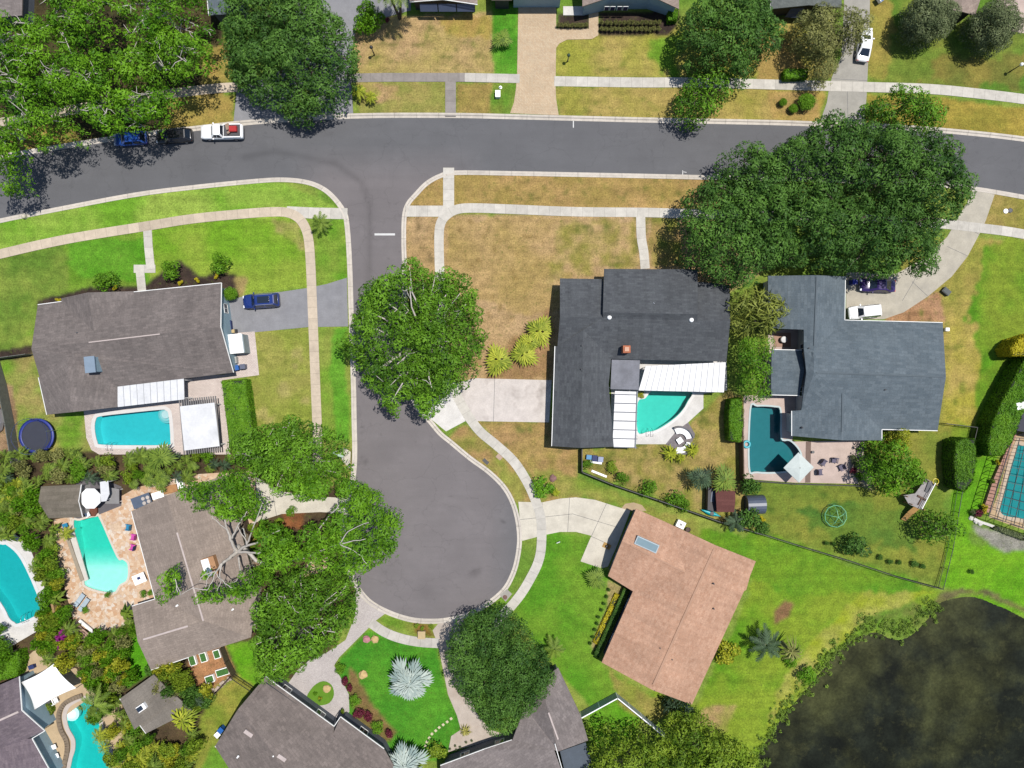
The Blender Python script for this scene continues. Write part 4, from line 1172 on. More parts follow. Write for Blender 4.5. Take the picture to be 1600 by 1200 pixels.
mb = MB(); mb.box((sk.x, sk.y, 4.56), (2.85, .9, .03), ang); mb.build('pane', M('skylight_glass', C(150, 176, 186), .12, .04), so)
for q in ((1079, 868, 3.6), (1115, 912, 4.5), (1115, 951, 4.0), (1031, 1012, 4.4), (1050, 1030, 4.4), (1022, 1078, 4.4)): pipe(tD, *q, r=.07, h=.25)
# E: taupe lower left
e = 3.0
tE = house('house', 'taupe roofed house overhung by the sprawling pale limbed oak', [
    [(205, 799, e), (260, 774, 4.9), (318, 970, 4.9), (242, 936, e)], [(260, 774, 4.9), (352, 742, e), (402, 925, e), (318, 970, 4.9)],
    [(206, 947, e), (242, 936, e), (318, 970, 4.9), (215, 1002, 4.7)], [(215, 1002, 4.7), (318, 970, 4.9), (392, 996, e), (295, 1027, e), (236, 1047, e)], [(318, 970, 4.9), (402, 925, e), (392, 996, e)]],
    [(205, 799), (330, 750), (352, 742), (402, 925), (392, 996), (295, 1027), (236, 1047), (206, 947), (242, 936)], R_E, W_CREAM,
    trims=([(205, 799, e), (242, 936, e), (206, 947, e)], [(236, 1047, e), (295, 1027, e)]),
    vents=(((277, 832, 4.9), (306, 930, 4.9), .22), ((306, 930, 4.9), (318, 970, 4.9), .22), ((224, 999, 4.75), (294, 978, 4.85), .22)))
mb = MB(); p = P(331, 884, 4.2); mb.box((p.x, p.y, 4.2), (1.6, 2.5, 1.2), .3); ch = mb.build('chimney', M('chimney_tan', C(206, 156, 112), .8, .12), tE)
mb = MB(); mb.box((p.x - .35, p.y - .1, 4.86), (.95, 2.3, .12), .3); mb.build('chimney_cap', WHITE, ch)
pipe(tE, 277, 946, 4.2, mat=WHITE); pipe(tE, 364, 952, 4.0, mat=WHITE); pipe(tE, 393, 975, 3.5)
# F
e = 3.0
tF = house('house', 'dark taupe house at the bottom beside the pale paver drive', [
    [(415, 1057, e), (522, 1135, e), (521, 1150, 3.4), (600, 1215, 3.5), (620, 1300, e), (520, 1300, 4.9), (400, 1142, 4.9), (372, 1108, 4.6)],
    [(520, 1148, 3.4), (532, 1120, e), (600, 1170, e), (640, 1240, e), (600, 1230, 3.6)],
    [(372, 1108, 4.6), (400, 1142, 4.9), (520, 1300, 4.9), (420, 1300, 3.6), (336, 1166, e)]],
    [(415, 1057), (522, 1135), (532, 1120), (600, 1170), (640, 1240), (620, 1300), (450, 1300), (336, 1166)], R_F, W_SLATE,
    trims=([(415, 1057, e), (522, 1135, e), (532, 1120, e), (600, 1170, e)], [(336, 1166, e), (420, 1235, e)]))
mb = MB(); p = P(389, 1145, 4.7); mb.box((p.x, p.y, p.z + .12), (1.2, .5, .25), -.6); mb.build('roof_vent', M('vent_pale', C(222, 206, 200), .7, .08), tF)
mb = MB(); p = P(441, 1183, 4.7); mb.box((p.x, p.y, p.z + .12), (1.2, .5, .25), -.6); mb.build('roof_vent', M('vent_pale', C(222, 206, 200), .7, .08), tF)
pipe(tF, 428, 1180, 4.6, mat=WHITE); pipe(tF, 372, 1182, 3.9, mat=WHITE)
# G
e = 3.0
tG = house('house', 'grey shingled house at the bottom under the round dark oak', [
    [(872, 1043, e), (907, 1117, e), (919, 1157, e), (873, 1174, 4.6), (856, 1112, 4.8), (846, 1062, e)],
    [(846, 1062, e), (856, 1112, 4.8), (873, 1174, 4.6), (866, 1172, 4.6), (800, 1158, e), (820, 1105, e)],
    [(688, 1196, e), (755, 1171, e), (800, 1156, e), (866, 1172, 4.6), (890, 1240, 4.2), (740, 1260, 4.8), (690, 1240, e)],
    [(740, 1260, 4.8), (890, 1240, 4.2), (890, 1330, e), (690, 1330, e), (690, 1240, e)]],
    [(872, 1043), (907, 1117), (919, 1157), (890, 1175), (890, 1330), (690, 1330), (688, 1196), (755, 1171), (800, 1156), (820, 1105), (846, 1062)], R_G, W_SLATE,
    trims=([(688, 1196, e), (755, 1171, e), (800, 1156, e)], [(867, 1162, 4.7), (882, 1215, 4.4)]),
    vents=(((857, 1113, 4.85), (872, 1155, 4.7), .2),))
flat_roof('patio_roof', 'flat slate blue roof panel at the bottom corner of the grey house', [(875, 1174), (915, 1160), (932, 1215), (888, 1230)], 3.0, M('flat_roof_slate', C(84, 96, 110), .6, .1), 'patio roof')
# H
e = 3.0
tH = house('house', 'mauve roofed house with a pale blue gable at the lower left edge', [
    [(-60, 1096, e), (30, 1057, e), (34, 1110, 4.9), (-60, 1152, 4.9)], [(-60, 1152, 4.9), (34, 1110, 4.9), (70, 1142, e + .2), (-60, 1200, e + .2)],
    [(-60, 1160, 3.6), (50, 1154, e + .1), (84, 1215, e + .1), (-60, 1300, 3.6)]],
    [(-60, 1096), (30, 1057), (70, 1142), (50, 1155), (84, 1215), (-60, 1300)], R_H, W_BLUE, inset=.3,
    trims=([(30, 1057, e), (34, 1110, 4.9), (70, 1142, e + .2), (50, 1154, e + .15), (84, 1215, e + .15)],), vents=(((-20, 1134, 4.9), (29, 1112, 4.9), .25),), win=False)
# top row
house('house', 'grey roofed garage at the top left edge under the grove', [[(-40, -40, 3), (36, -40, 3), (34, 24, 3), (-40, 30, 3)]], [(-40, -40), (36, -40), (34, 24), (-40, 30)], R_G, W_SLATE, win=False)
house('house', 'small slate roof corner with a white eave right of the grove', [[(322, -60, 3.2), (380, -60, 3.2), (380, 20, 3), (326, 24, 3)]], [(322, -60), (380, -60), (380, 20), (326, 24)], R_C, W_SLATE, win=False, trims=([(321, -30, 3.1), (326, 24, 3.0)],))
tJ = house('house', 'screened porch house at the top left of the paver drive', [
    [(640, 2, e), (692, -2, 3.5), (692, -90, 4.9), (640, -90, 4.5)], [(692, -2, 3.5), (746, 6, e), (746, -90, 4.5), (692, -90, 4.9)]],
    [(640, 2), (692, 0), (746, 6), (746, -90), (640, -90)], R_K, W_DARK, win=False, trims=([(640, 3, e), (692, -1, 3.5), (746, 7, e)],))
mb = MB(); wy = P(692, 9, 0).y
a, b = P(655, 14, 2.4), P(742, 14, 2.4)
for i in range(3):
    A = a.lerp(b, i / 3 + .01); B = a.lerp(b, (i + 1) / 3 - .01)
    mb = MB(); y0 = P(0, 6, 2.7).y; y1 = P(0, 17, 1.9).y
    mb.add([(A.x, y0 + .05, 2.6), (B.x, y0 + .05, 2.6), (B.x, y1, 1.7), (A.x, y1, 1.7)], [(3, 2, 1, 0)])
    mb.build('screen_panel', M('screen_blue_grey', C(96, 108, 138), .5, .08), tJ)
house('house', 'dark walled house corner at the top beside the lush green strip', [[(770, -90, 4.5), (800, -90, 4.5), (800, 0, e), (768, 0, e)]], [(770, -90), (800, -90), (800, 0), (768, 0)], R_K, W_DARK, win=False)
tK = house('house', 'beige roofed pale blue house at the top beside the tan paver drive', [
    [(910, 10, e), (958, -6, 3.9), (958, -120, 5.4), (910, -120, 5.4)], [(958, -6, 3.9), (1018, -6, 3.9), (1018, -120, 5.4), (958, -120, 5.4)], [(1018, -6, 3.9), (1061, 14, e), (1061, -120, 5.2), (1018, -120, 5.4)]],
    [(910, 11), (958, -3, 3.5), (1018, -4, 3.5), (1061, 14), (1061, -120), (910, -120)], R_K, W_BLUE, win=False, inset=.35)
# garage block of K
house('house', 'pale blue garage front at the head of the tan paver drive', [[(797, -2, e), (882, -2, e), (882, -120, 5), (797, -120, 5)]], [(797, -2), (882, -2), (882, -120), (797, -120)], R_K, W_BLUE, win=False)
wl = MB(); yk = P(0, 17.5, 1.6).y
for x0, x1 in ((944, 951.5), (953, 961), (964, 971.5), (973, 981)):
    A = P(x0, 0, 1.7); B = P(x1, 0, 1.7)
    wy_ = None
    mb = MB(); mb.box(((A.x + B.x) / 2, P(0, 24, 0).y + .02, 1.75), (B.x - A.x, .06, 1.0)); wv = mb.build('window', TRIM, tK)
    mb = MB(); mb.box(((A.x + B.x) / 2, P(0, 24, 0).y - .015, 1.75), (B.x - A.x - .12, .06, .88)); mb.build('pane', M('window_blue', C(28, 48, 96), .2, .1), wv)
tL = house('house', 'grey green roofed house at the top between the leafy trees', [
    [(1204, 14, e), (1264, 8, 3.6), (1264, -90, 5), (1204, -90, 4.6)], [(1264, 8, 3.6), (1315, 12, e), (1315, -90, 4.6), (1264, -90, 5)]],
    [(1204, 14), (1264, 8), (1315, 12), (1315, -90), (1204, -90)], R_L, W_DARK, win=False, trims=([(1204, 19, e - .1), (1204, -20, 3.5)],))
mb = MB(); a = P(1240, 20, 2.3)
mb.add([P(1226, 27, 1.2), P(1251, 28, 1.2), P(1257, 12, 2.6), P(1236, 13, 2.6)], [(0, 1, 2, 3)]); mb.build('screen_panel', M('screen_blue_grey', C(96, 108, 138), .5, .08), tL)
house('house', 'beige roof point between the two round clipped trees at the top right', [
    [(1478, 14, e), (1503, 18, 3.4), (1503, -90, 5), (1470, -90, 4.6)], [(1503, 18, 3.4), (1524, 24, e), (1560, -90, 4.6), (1503, -90, 5)]],
    [(1478, 16), (1503, 18), (1524, 24), (1560, -90), (1470, -90)], R_K, W_DARK, win=False)
slab('driveway', [(1552, -40), (1660, -40), (1660, 55), (1600, 52), (1575, 48), (1560, 30)], .03, SLABP)
# sheds
tS = house('pool_shed', 'weathered grey gabled shed at the head of the green pool', [
    [(64, 760, 2.5), (127, 757, 2.5), (124, 783, 3.3), (60, 784, 3.3)], [(60, 784, 3.3), (124, 783, 3.3), (129, 808, 2.5), (76, 810, 2.5)]],
    [(64, 760), (127, 757), (129, 808), (72, 810)], shingle_material('shed_thatch', C(146, 136, 122), C(126, 118, 104), row=.5, wid=2.0), W_WHITE, z=2.5, inset=.3, cat='shed', win=False,
    trims=([(127, 757, 2.5), (123, 783, 3.3), (129, 808, 2.5)],))
t4 = house('outbuilding', 'low grey outbuilding roof hemmed in by yellow green palms', [
    [(187, 1092, 2.9), (240, 1054, 2.9), (275, 1090, 3.3), (210, 1140, 3.3)], [(210, 1118, 3.2), (262, 1076, 3.2), (300, 1110, 2.9), (228, 1146, 2.9)]],
    [(187, 1092), (240, 1054), (300, 1110), (228, 1146)], shingle_material('roll_roofing', C(150, 142, 132), C(138, 130, 120), row=1.0, wid=6), W_CREAM, z=2.9, inset=.3, cat='shed', win=False, trims=([(187, 1092, 2.9), (228, 1146, 2.9)],))
mb = MB(); p = P(223, 1104, 3.2); mb.box((p.x, p.y, 3.4), (1.2, .8, .5), .6); so = mb.build('skylight', WHITE, t4)
mb = MB(); mb.box((p.x - .15, p.y - .1, 3.68), (.8, .6, .06), .6); mb.build('pane', GLASS, so)
house('garden_shed', 'maroon ribbed shed roof behind the fan palms', [
    [(1118, 765, 2.2), (1149, 768, 2.2), (1149, 783, 2.6), (1119, 782, 2.6)], [(1119, 782, 2.6), (1149, 783, 2.6), (1147, 800, 2.2), (1120, 800, 2.2)]],
    [(1118, 765), (1149, 768), (1147, 800), (1118, 800)], shingle_material('maroon_panels', C(128, 82, 76), C(110, 68, 64), row=.5, wid=8), W_DARK, z=2.2, inset=.15, cat='shed', win=False)
mb = MB(); p = P(1112, 782, 1.0)
t = thing('lean_to', 'dark glass lean to against the maroon shed', 'shed', (p.x, p.y, 0))
mb.prism(PL([(1107, 762), (1119, 765), (1119, 800), (1106, 797)], 1.6), 0, 1.5); mb.build('wall', M('tarp_dark', C(60, 56, 60), .6, .1), t)
mb = MB(); mb.prism(PL([(1112, 768), (1117, 768), (1116, 784), (1110, 784)], 1.6), 1.5, 1.56); mb.build('pane', M('tarp_blue', C(90, 102, 122), .3, .1), t)
# barrel shed
mb = MB(); c1 = P(1163, 788, 0); c2 = P(1191, 787, 0)
vs = []; nn = 10
for c_ in (c1, c2):
    for k in range(nn + 1):
        th = math.pi * k / nn; vs.append((c_.x, c_.y + 1.25 * math.cos(th), .6 + 1.2 * math.sin(th)))
    vs += [(c_.x, c_.y - 1.25, 0), (c_.x, c_.y + 1.25, 0)]
m_ = nn + 3
fs = [(k, k + 1, m_ + k + 1, m_ + k) for k in range(nn)] + [(nn, nn + 1, m_ + nn + 1, m_ + nn), (m_, m_ + nn + 2, nn + 2, 0), tuple(range(m_))[::-1], tuple(range(m_, 2 * m_))]
mb.add(vs, fs); mb.build('storage_tent', M('tarp_slate', C(92, 102, 122), .45, .12), label='slate blue arched storage shed between the shrubs behind the teal pool', cat='storage shed')
# awnings of house A
flat_roof('patio_roof', 'flat white patio roof on the south side of the brown grey house', [(182, 604), (287, 591), (288, 624), (184, 636)], 2.9, PATIO_ROOF, 'patio roof', seams=10)
t = thing('pergola', 'white roofed pergola with dark slat ends beside the hedge', 'pergola', P(312, 668))
mb = MB(); mb.prism(PL([(281, 635), (335, 629), (343, 697), (288, 704)], 2.8), 2.72, 2.8); mb.build('roof_panel', PATIO_ROOF, t)
for k in range(17):
    x = 280 + k * 3.5
    mb = MB(); a = P(x, 630 - k * .35, 2.7); b = P(x + 7.5, 707 - k * .35, 2.7); mb.quadbar(a + Vector((0, .5, 0)), b + Vector((0, -.3, 0)), .12, .16); mb.build('slat', M('slat_grey', C(150, 146, 144), .7, .1), t)
for q in ((284, 637), (333, 632), (340, 695), (290, 701)):
    p = P(*q, 2.6); mb = MB(); mb.box((p.x, p.y, 1.27), (.15, .15, 2.54)); mb.build('post', WHITE, t)
# white box + ac units at house A
def part_box(t, name, px, py, s, z, rz, mat):
    mb = MB(); p = P(px, py, z + s[2] / 2); mb.box((p.x, p.y, z + s[2] / 2), s, rz); return mb.build(name, mat, t)
t = thing('utility_shed', 'white flat topped utility shed against the pale blue end wall', 'shed', P(366, 537))
mb = MB(); mb.prism(PL([(355, 524), (379, 522), (383, 551), (359, 553)], 2.0), 0, 2.0); mb.build('body', M('shed_side_grey', C(170, 184, 190), .7, .08), t)
mb = MB(); mb.prism(PL([(354.5, 523), (377, 521), (381, 551), (358.5, 553)], 2.05), 2.003, 2.06); mb.build('lid', WHITE, t)
mb = MB(); p = P(388, 545)
# picket panel top left fences
FEN_B = M('fence_black', C(38, 40, 44), .5, .15); FEN_W = M('fence_white', (.74, .75, .78, 1), .5, .05); FEN_G = M('fence_weathered', C(122, 124, 116), .85, .2, 3); FEN_BR = M('fence_brown', C(104, 84, 66), .85, .2, 3)
def fence(label, pts, h, mat, kind='solid', w=.06, step=2.4, cap=None):
    c = P(*pts[len(pts) // 2]); t = thing('fence', label, 'fence', (c.x, c.y, 0))
    for a, b in zip(pts[:-1], pts[1:]):
        A, B = P(*a), P(*b); L = (B - A).length; n = max(1, round(L / step))
        up = lambda p, z: Vector((p.x, p.y, z))
        mb = MB()
        if kind == 'solid':
            mb.quadbar(up(A, h - .05), up(B, h - .05), w, h - .1)
        else:
            mb.quadbar(up(A, h), up(B, h), w, .06); mb.quadbar(up(A, .2), up(B, .2), w * .6, .05)
            m = int(L / .13)
            for i in range(m):
                p = A.lerp(B, (i + .5) / m); mb.box((p.x, p.y, h / 2), (.018, .018, h - .05))
        mb.build('fence_panel', mat, t)
        if cap:
            mb = MB(); mb.quadbar(up(A, h + .03), up(B, h + .03), w + .06, .05); mb.build('fence_rail', cap, t)
        for i in range(n + 1):
            p = A.lerp(B, i / n); mb = MB(); mb.box((p.x, p.y, h / 2 + .02), ((.10, .10, h + .04) if kind == 'solid' else (.05, .05, h)), math.atan2(B.y - A.y, B.x - A.x)); mb.build('post', cap or mat, t)
    return t
fence('black metal rail fence crossing the lawns toward the pond', [(1186, 832), (1250, 852), (1320, 873), (1395, 898), (1465, 917), (1480, 855), (1494, 770), (1518, 667), (1470, 661)], 1.3, FEN_B, 'rail', .07)
fence('black solid fence running behind the terracotta house to the maroon shed', [(908, 701), (908, 736), (957, 756), (1025, 779), (1122, 813), (1186, 832)], 1.5, FEN_B, 'solid', .10)
fence('white panel fence making a corner below the terracotta house', [(907, 1112), (962, 1082), (1000, 1113), (1036, 1143)], 1.8, M('fence_pale_blue', C(176, 196, 204), .5, .05), 'solid', .07, cap=FEN_W)
fence('weathered grey board fence beside the round trampoline', [(0, 566), (10, 600), (22, 660), (32, 722)], 1.9, FEN_G, 'solid', .12)
fence('grey fence along the mulch strip west of the brown grey house', [(-40, 566), (0, 561), (52, 554)], 1.7, FEN_G, 'solid', .08)
fence('brown board fence between the pebble yard and the teal pool', [(1153, 640), (1155, 690), (1156, 745), (1160, 752)], 1.8, FEN_BR, 'solid', .14)
fence('low black fence on the bank edge of the pink patio', [(1160, 749), (1240, 755), (1345, 758)], 1.1, FEN_B, 'rail', .06)
fence('black gate fence between the taupe and dark taupe houses', [(366, 1052), (400, 1075)], 1.5, FEN_B, 'rail', .08, 1.5)
fence('brown board fence beside the raised planters', [(350, 1008), (358, 1030), (368, 1050), (345, 1075), (322, 1100)], 1.5, FEN_BR, 'solid', .10)
fence('dark wooden gate behind the pale limbed oak', [(378, 752), (384, 800), (392, 830)], 1.7, FEN_BR, 'solid', .14)
fence('bamboo screen fence left of the stone ledge', [(84, 900), (92, 930), (98, 955)], 1.8, M('bamboo', C(184, 150, 104), .8, .2, 5), 'solid', .3)
# ---------------------------------------------------------------- vegetation
def leaves_mesh(name, cen, nrm, size, tint, mat, aspect=.55, rs=None, axis_=None):
    """one leaf-sized diamond per centre"""
    n = len(cen); rs = rs or np.random.RandomState(1)
    nrm = nrm / (np.linalg.norm(nrm, axis=1, keepdims=True) + 1e-9)
    r = rs.normal(size=(n, 3)); u = np.cross(nrm, r) if axis_ is None else (axis_ + .45 * r) - nrm * np.sum((axis_ + .45 * r) * nrm, 1, keepdims=True); u /= (np.linalg.norm(u, axis=1, keepdims=True) + 1e-9)
    v = np.cross(nrm, u)
    s = size[:, None]
    a = cen - u * s * .5; b = cen + v * s * .5 * aspect + nrm * s * .06; c = cen + u * s * .5; d = cen - v * s * .5 * aspect + nrm * s * .06
    vs = np.stack([a, b, c, d], 1).reshape(-1, 3)
    fs = np.arange(n * 4).reshape(n, 4)
    me = bpy.data.meshes.new(name); np_mesh(me, vs, fs)
    at = me.attributes.new('tint', 'FLOAT', 'FACE'); at.data.foreach_set('value', np.clip(tint, 0, 1).astype(np.float32))
    me.materials.append(mat)
    return me
def obj_from(me, name, parent=None):
    o = bpy.data.objects.new(name, me); COL.objects.link(o); finish(o, parent)
    if parent is not None: reg(parent, o)
    return o
def k(r, g, b, f=1.2): c = C(r, g, b); return (c[0] * f, c[1] * f, c[2] * f, 1)
LF = {
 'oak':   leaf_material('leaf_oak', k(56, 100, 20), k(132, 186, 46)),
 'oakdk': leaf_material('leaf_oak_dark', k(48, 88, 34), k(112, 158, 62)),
 'bright': leaf_material('leaf_bright', k(66, 116, 14), k(136, 192, 40)),
 'lime':  leaf_material('leaf_lime', k(60, 116, 10), k(132, 188, 36)),
 'olive': leaf_material('leaf_olive', k(108, 116, 60), k(182, 182, 108)),
 'hedge': leaf_material('leaf_hedge', k(72, 126, 20), k(140, 192, 46)),
 'grey':  leaf_material('leaf_greygreen', k(88, 104, 66), k(146, 158, 108)),
 'yel':   leaf_material('leaf_yellow_green', k(120, 140, 20), k(206, 204, 60)),
 'gold':  leaf_material('leaf_gold', k(188, 176, 20), k(236, 222, 60)),
 'mix':   leaf_material('leaf_mixed', k(84, 120, 22), k(166, 190, 56), extra=k(140, 176, 48)),
 'marsh': leaf_material('leaf_marsh', k(86, 112, 40), k(150, 184, 66)),
 'scr':   leaf_material('leaf_screw_pine', k(96, 112, 40), k(176, 186, 86)),
 'red':   leaf_material('leaf_burgundy', k(86, 30, 44), k(142, 58, 78)),
 'mag':   leaf_material('leaf_magenta', k(150, 20, 120), k(214, 70, 190)),
 'silver': leaf_material('leaf_silver', k(150, 172, 168), k(214, 226, 216), trans=.1),
 'palm':  leaf_material('leaf_palm', k(76, 108, 34), k(150, 176, 66)),
 'palmy': leaf_material('leaf_palm_yellow', k(118, 142, 24), k(206, 212, 70)),
 'palmd': leaf_material('leaf_palm_dark', k(40, 62, 40), k(92, 118, 84)),
 'spike': leaf_material('leaf_variegated', k(150, 150, 60), k(232, 222, 130)),
}
BARK = M('bark_grey', C(120, 108, 96), .9, .25, 4); BARKW = M('bark_pale', C(230, 222, 212), .85, .15, 3); BARKT = M('palm_trunk', C(150, 136, 118), .9, .25, 6)

def clump_points(cx, cy, cz, r, n, rs, flat=.62, inner=.25):
    th = rs.uniform(0, 2 * np.pi, n); u = rs.uniform(-.25, 1, n)
    rr = r * (1 - inner * rs.rand(n) ** 1.5)
    q = np.sqrt(np.maximum(0, 1 - u * u))
    d = np.stack([q * np.cos(th), q * np.sin(th), u], 1)
    return np.stack([cx + d[:, 0] * rr, cy + d[:, 1] * rr, cz + d[:, 2] * rr * flat], 1), d
def crown(root, outlines, zt, zb, mat, seed, r=(.7, 1.35), leaf=.40, dens=None, gap=.08, lobe=4.2, relief=1.6, name='crown', spacing=1.3, edge=.35, aspect=.36, jit=1.0, fill=34, hole=.27):
    rs = np.random.RandomState(seed)
    zc = zb + .55 * (zt - zb)
    pts = []
    for ol in outlines:
        w = [(p.x, p.y) for p in PL(ol, zc)]
        xs = [p[0] for p in w]; ys = [p[1] for p in w]
        X, Y = np.meshgrid(np.arange(min(xs), max(xs), spacing), np.arange(min(ys), max(ys), spacing * .87))
        X[1::2] += spacing / 2
        X = X.ravel() + rs.uniform(-.45, .45, X.size) * spacing; Y = Y.ravel() + rs.uniform(-.45, .45, Y.size) * spacing
        m = inpoly(X, Y, w); X, Y = X[m], Y[m]
        d = distpoly(X, Y, w); m = d > edge * .6; X, Y, d = X[m], Y[m], d[m]
        if len(d) == 0: continue
        R = max(1.2, .85 * d.max())
        q = np.clip(d / R, 0, 1)
        z = zb + (zt - zb) * np.sqrt(np.maximum(0, 1 - (1 - q) ** 2))
        lb = fnoise(X, Y, lobe, seed, 2) - .5
        z = z + lb * relief * 3 * np.minimum(1, (zt - zb) / 4)
        keep = rs.rand(len(z)) > gap * (1 + 4 * np.clip(-lb * 3, 0, 1))
        for x, y, zz, dd, l in zip(X[keep], Y[keep], z[keep], d[keep], lb[keep]): pts.append((x, y, zz, dd, l))
    cen = []; nor = []; tin = []; cl = []; axs = []
    for x, y, z, d, l in pts:
        for layer in (0, 1):
            if layer and rs.rand() > .8: continue
            rr = min(rs.uniform(*r), max(.45, d + edge))
            zz = z + rs.uniform(-1.1, .6) * jit - layer * rs.uniform(1.2, 2.4)
            n = max(8, int((dens or 120 * (.4 / leaf) ** 2) * rr * rr * (.55 if layer else 1)))
            p, dv = clump_points(x, y, zz, rr, n, rs, .95)
            cen.append(p); nor.append(dv * 1.1 + rs.normal(size=dv.shape) * .38 + np.array([0, 0, .25])); axs.append(dv)
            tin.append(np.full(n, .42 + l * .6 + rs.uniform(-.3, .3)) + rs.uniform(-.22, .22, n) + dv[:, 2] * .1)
            if not layer: cl.append((x, y, zz))
    # dense inner foliage below the clumps, so the crown is closed where it is closed in life
    for ol in outlines:
        w = [(p.x, p.y) for p in PL(ol, zc)]
        xs = [p[0] for p in w]; ys = [p[1] for p in w]
        n = int((max(xs) - min(xs)) * (max(ys) - min(ys)) * fill * (.4 / leaf) ** 2 * (.36 / aspect))
        X = rs.uniform(min(xs), max(xs), n); Y = rs.uniform(min(ys), max(ys), n)
        wx = (fnoise(X, Y, 2.2, seed + 9, 3) - .5) * 1.8
        m = inpoly(X + wx, Y - wx, w) & (fnoise(X, Y, 2.6, seed + 4, 3) > hole); X, Y = X[m], Y[m]
        d = distpoly(X, Y, w); R = max(1.2, .85 * d.max()); q = np.clip(d / R, 0, 1)
        Z = zb + (zt - zb) * np.sqrt(np.maximum(0, 1 - (1 - q) ** 2)) + (fnoise(X, Y, lobe, seed, 2) - .5) * relief * 3 * min(1, (zt - zb) / 4) + (fnoise(X, Y, 1.5, seed + 7, 2) - .5) * 2.0 - rs.uniform(.5, 2.2, len(X))
        cen.append(np.stack([X, Y, Z], 1)); v = rs.normal(size=(len(X), 3)); nor.append(v * .55 + np.array([0, 0, .8])); axs.append(rs.normal(size=(len(X), 3)))
        tin.append(.38 + rs.uniform(-.3, .3, len(X)))
    cen = np.concatenate(cen); nor = np.concatenate(nor); tin = np.concatenate(tin); axs = np.concatenate(axs)
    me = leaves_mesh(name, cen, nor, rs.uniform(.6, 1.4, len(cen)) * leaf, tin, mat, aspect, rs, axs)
    o = obj_from(me, name, root)
    return cl
def limbs(root, base, cl, zfork, rad, seed, mat, n=16, up=.0, name='trunk', wig=.5, tip=.04, twigs=0):
    rr = random.Random(seed)
    mb = MB(); b = Vector(base)
    f = Vector((b.x + rr.uniform(-.3, .3), b.y + rr.uniform(-.3, .3), zfork))
    mb.tube([b + Vector((0, 0, -.2)), b + Vector((0, 0, .3)), b.lerp(f, .5), f], [rad * 1.35, rad * 1.05, rad * .92, rad * .8], 8)
    mb.build(name, mat, root, True)
    mb = MB()
    for c in rr.sample(cl, min(n, len(cl))):
        e = Vector(c); e.z += up
        m1 = f.lerp(e, .35) + Vector((rr.uniform(-wig, wig), rr.uniform(-wig, wig), rr.uniform(0, .6)))
        m2 = f.lerp(e, .7) + Vector((rr.uniform(-wig, wig), rr.uniform(-wig, wig), rr.uniform(.1, .7)))
        mb.tube([f, m1, m2, e], [rad * .55, rad * .36, rad * .2, tip], 6)
        for q in range(twigs):
            s = m2.lerp(e, rr.uniform(0, .8)); t = s + Vector((rr.uniform(-1.4, 1.4), rr.uniform(-1.4, 1.4), rr.uniform(.2, 1.0)))
            h = s.lerp(t, .5) + Vector((rr.uniform(-.3, .3), rr.uniform(-.3, .3), .1))
            mb.tube([s, h, t], [.06, .045, .02], 4)
    mb.build('branches', mat, root, True)
def tree(name, label, base_px, outlines, zt, zb, leafmat, seed, rad=.4, bark=None, nl=16, up=-.3, twigs=0, group=None, cat='tree', **kw):
    b = P(*base_px)
    t = thing(name, label, cat, b, group)
    cl = crown(t, outlines, zt, zb, leafmat, seed, **kw)
    limbs(t, b, cl, min(zb * .75, 3.2), rad, seed, bark or BARK, nl, up, twigs=twigs)
    return t
def circ(cx, cy, rx, ry=None, n=12, wob=.12, seed=1):
    rr = random.Random(seed); ry = ry or rx
    return [(cx + rx * (1 + rr.uniform(-wob, wob)) * math.cos(2 * math.pi * i / n), cy + ry * (1 + rr.uniform(-wob, wob)) * math.sin(2 * math.pi * i / n)) for i in range(n)]

# centre oak in the road throat
tree('oak_tree', 'big round oak overhanging the road just right of the asphalt drive', (672, 540), [[(560, 450), (575, 440), (600, 425), (620, 412), (640, 402), (660, 412), (672, 425), (700, 420), (718, 422), (735, 440), (747, 450), (740, 470), (756, 482), (750, 500), (745, 515), (763, 515), (752, 535), (748, 560), (740, 590), (722, 615), (700, 625), (680, 650), (665, 653), (650, 640), (640, 620), (625, 625), (617, 655), (603, 648), (595, 625), (575, 605), (560, 590), (545, 560), (525, 555), (522, 540), (548, 515), (552, 490), (556, 470)]],
     8.2, 4.2, LF['oak'], 11, .5, gap=.07, hole=.33, relief=2.2, up=.55, nl=24, twigs=1, bark=BARKW)
tree('oak_tree', 'huge dark green oak shading the driveway at the top', (455, 75), [[(345, 20), (350, -25), (480, -30), (505, 0), (520, 15), (540, 30), (550, 50), (556, 80), (560, 100), (550, 120), (535, 130), (530, 160), (500, 172), (470, 183), (450, 180), (430, 165), (400, 155), (380, 150), (365, 130), (350, 110), (345, 85), (338, 60)]],
     7.8, 3.4, LF['oakdk'], 12, .55, gap=.03, nl=20, up=.2)
GR = 'oaks of the grove at the top left'
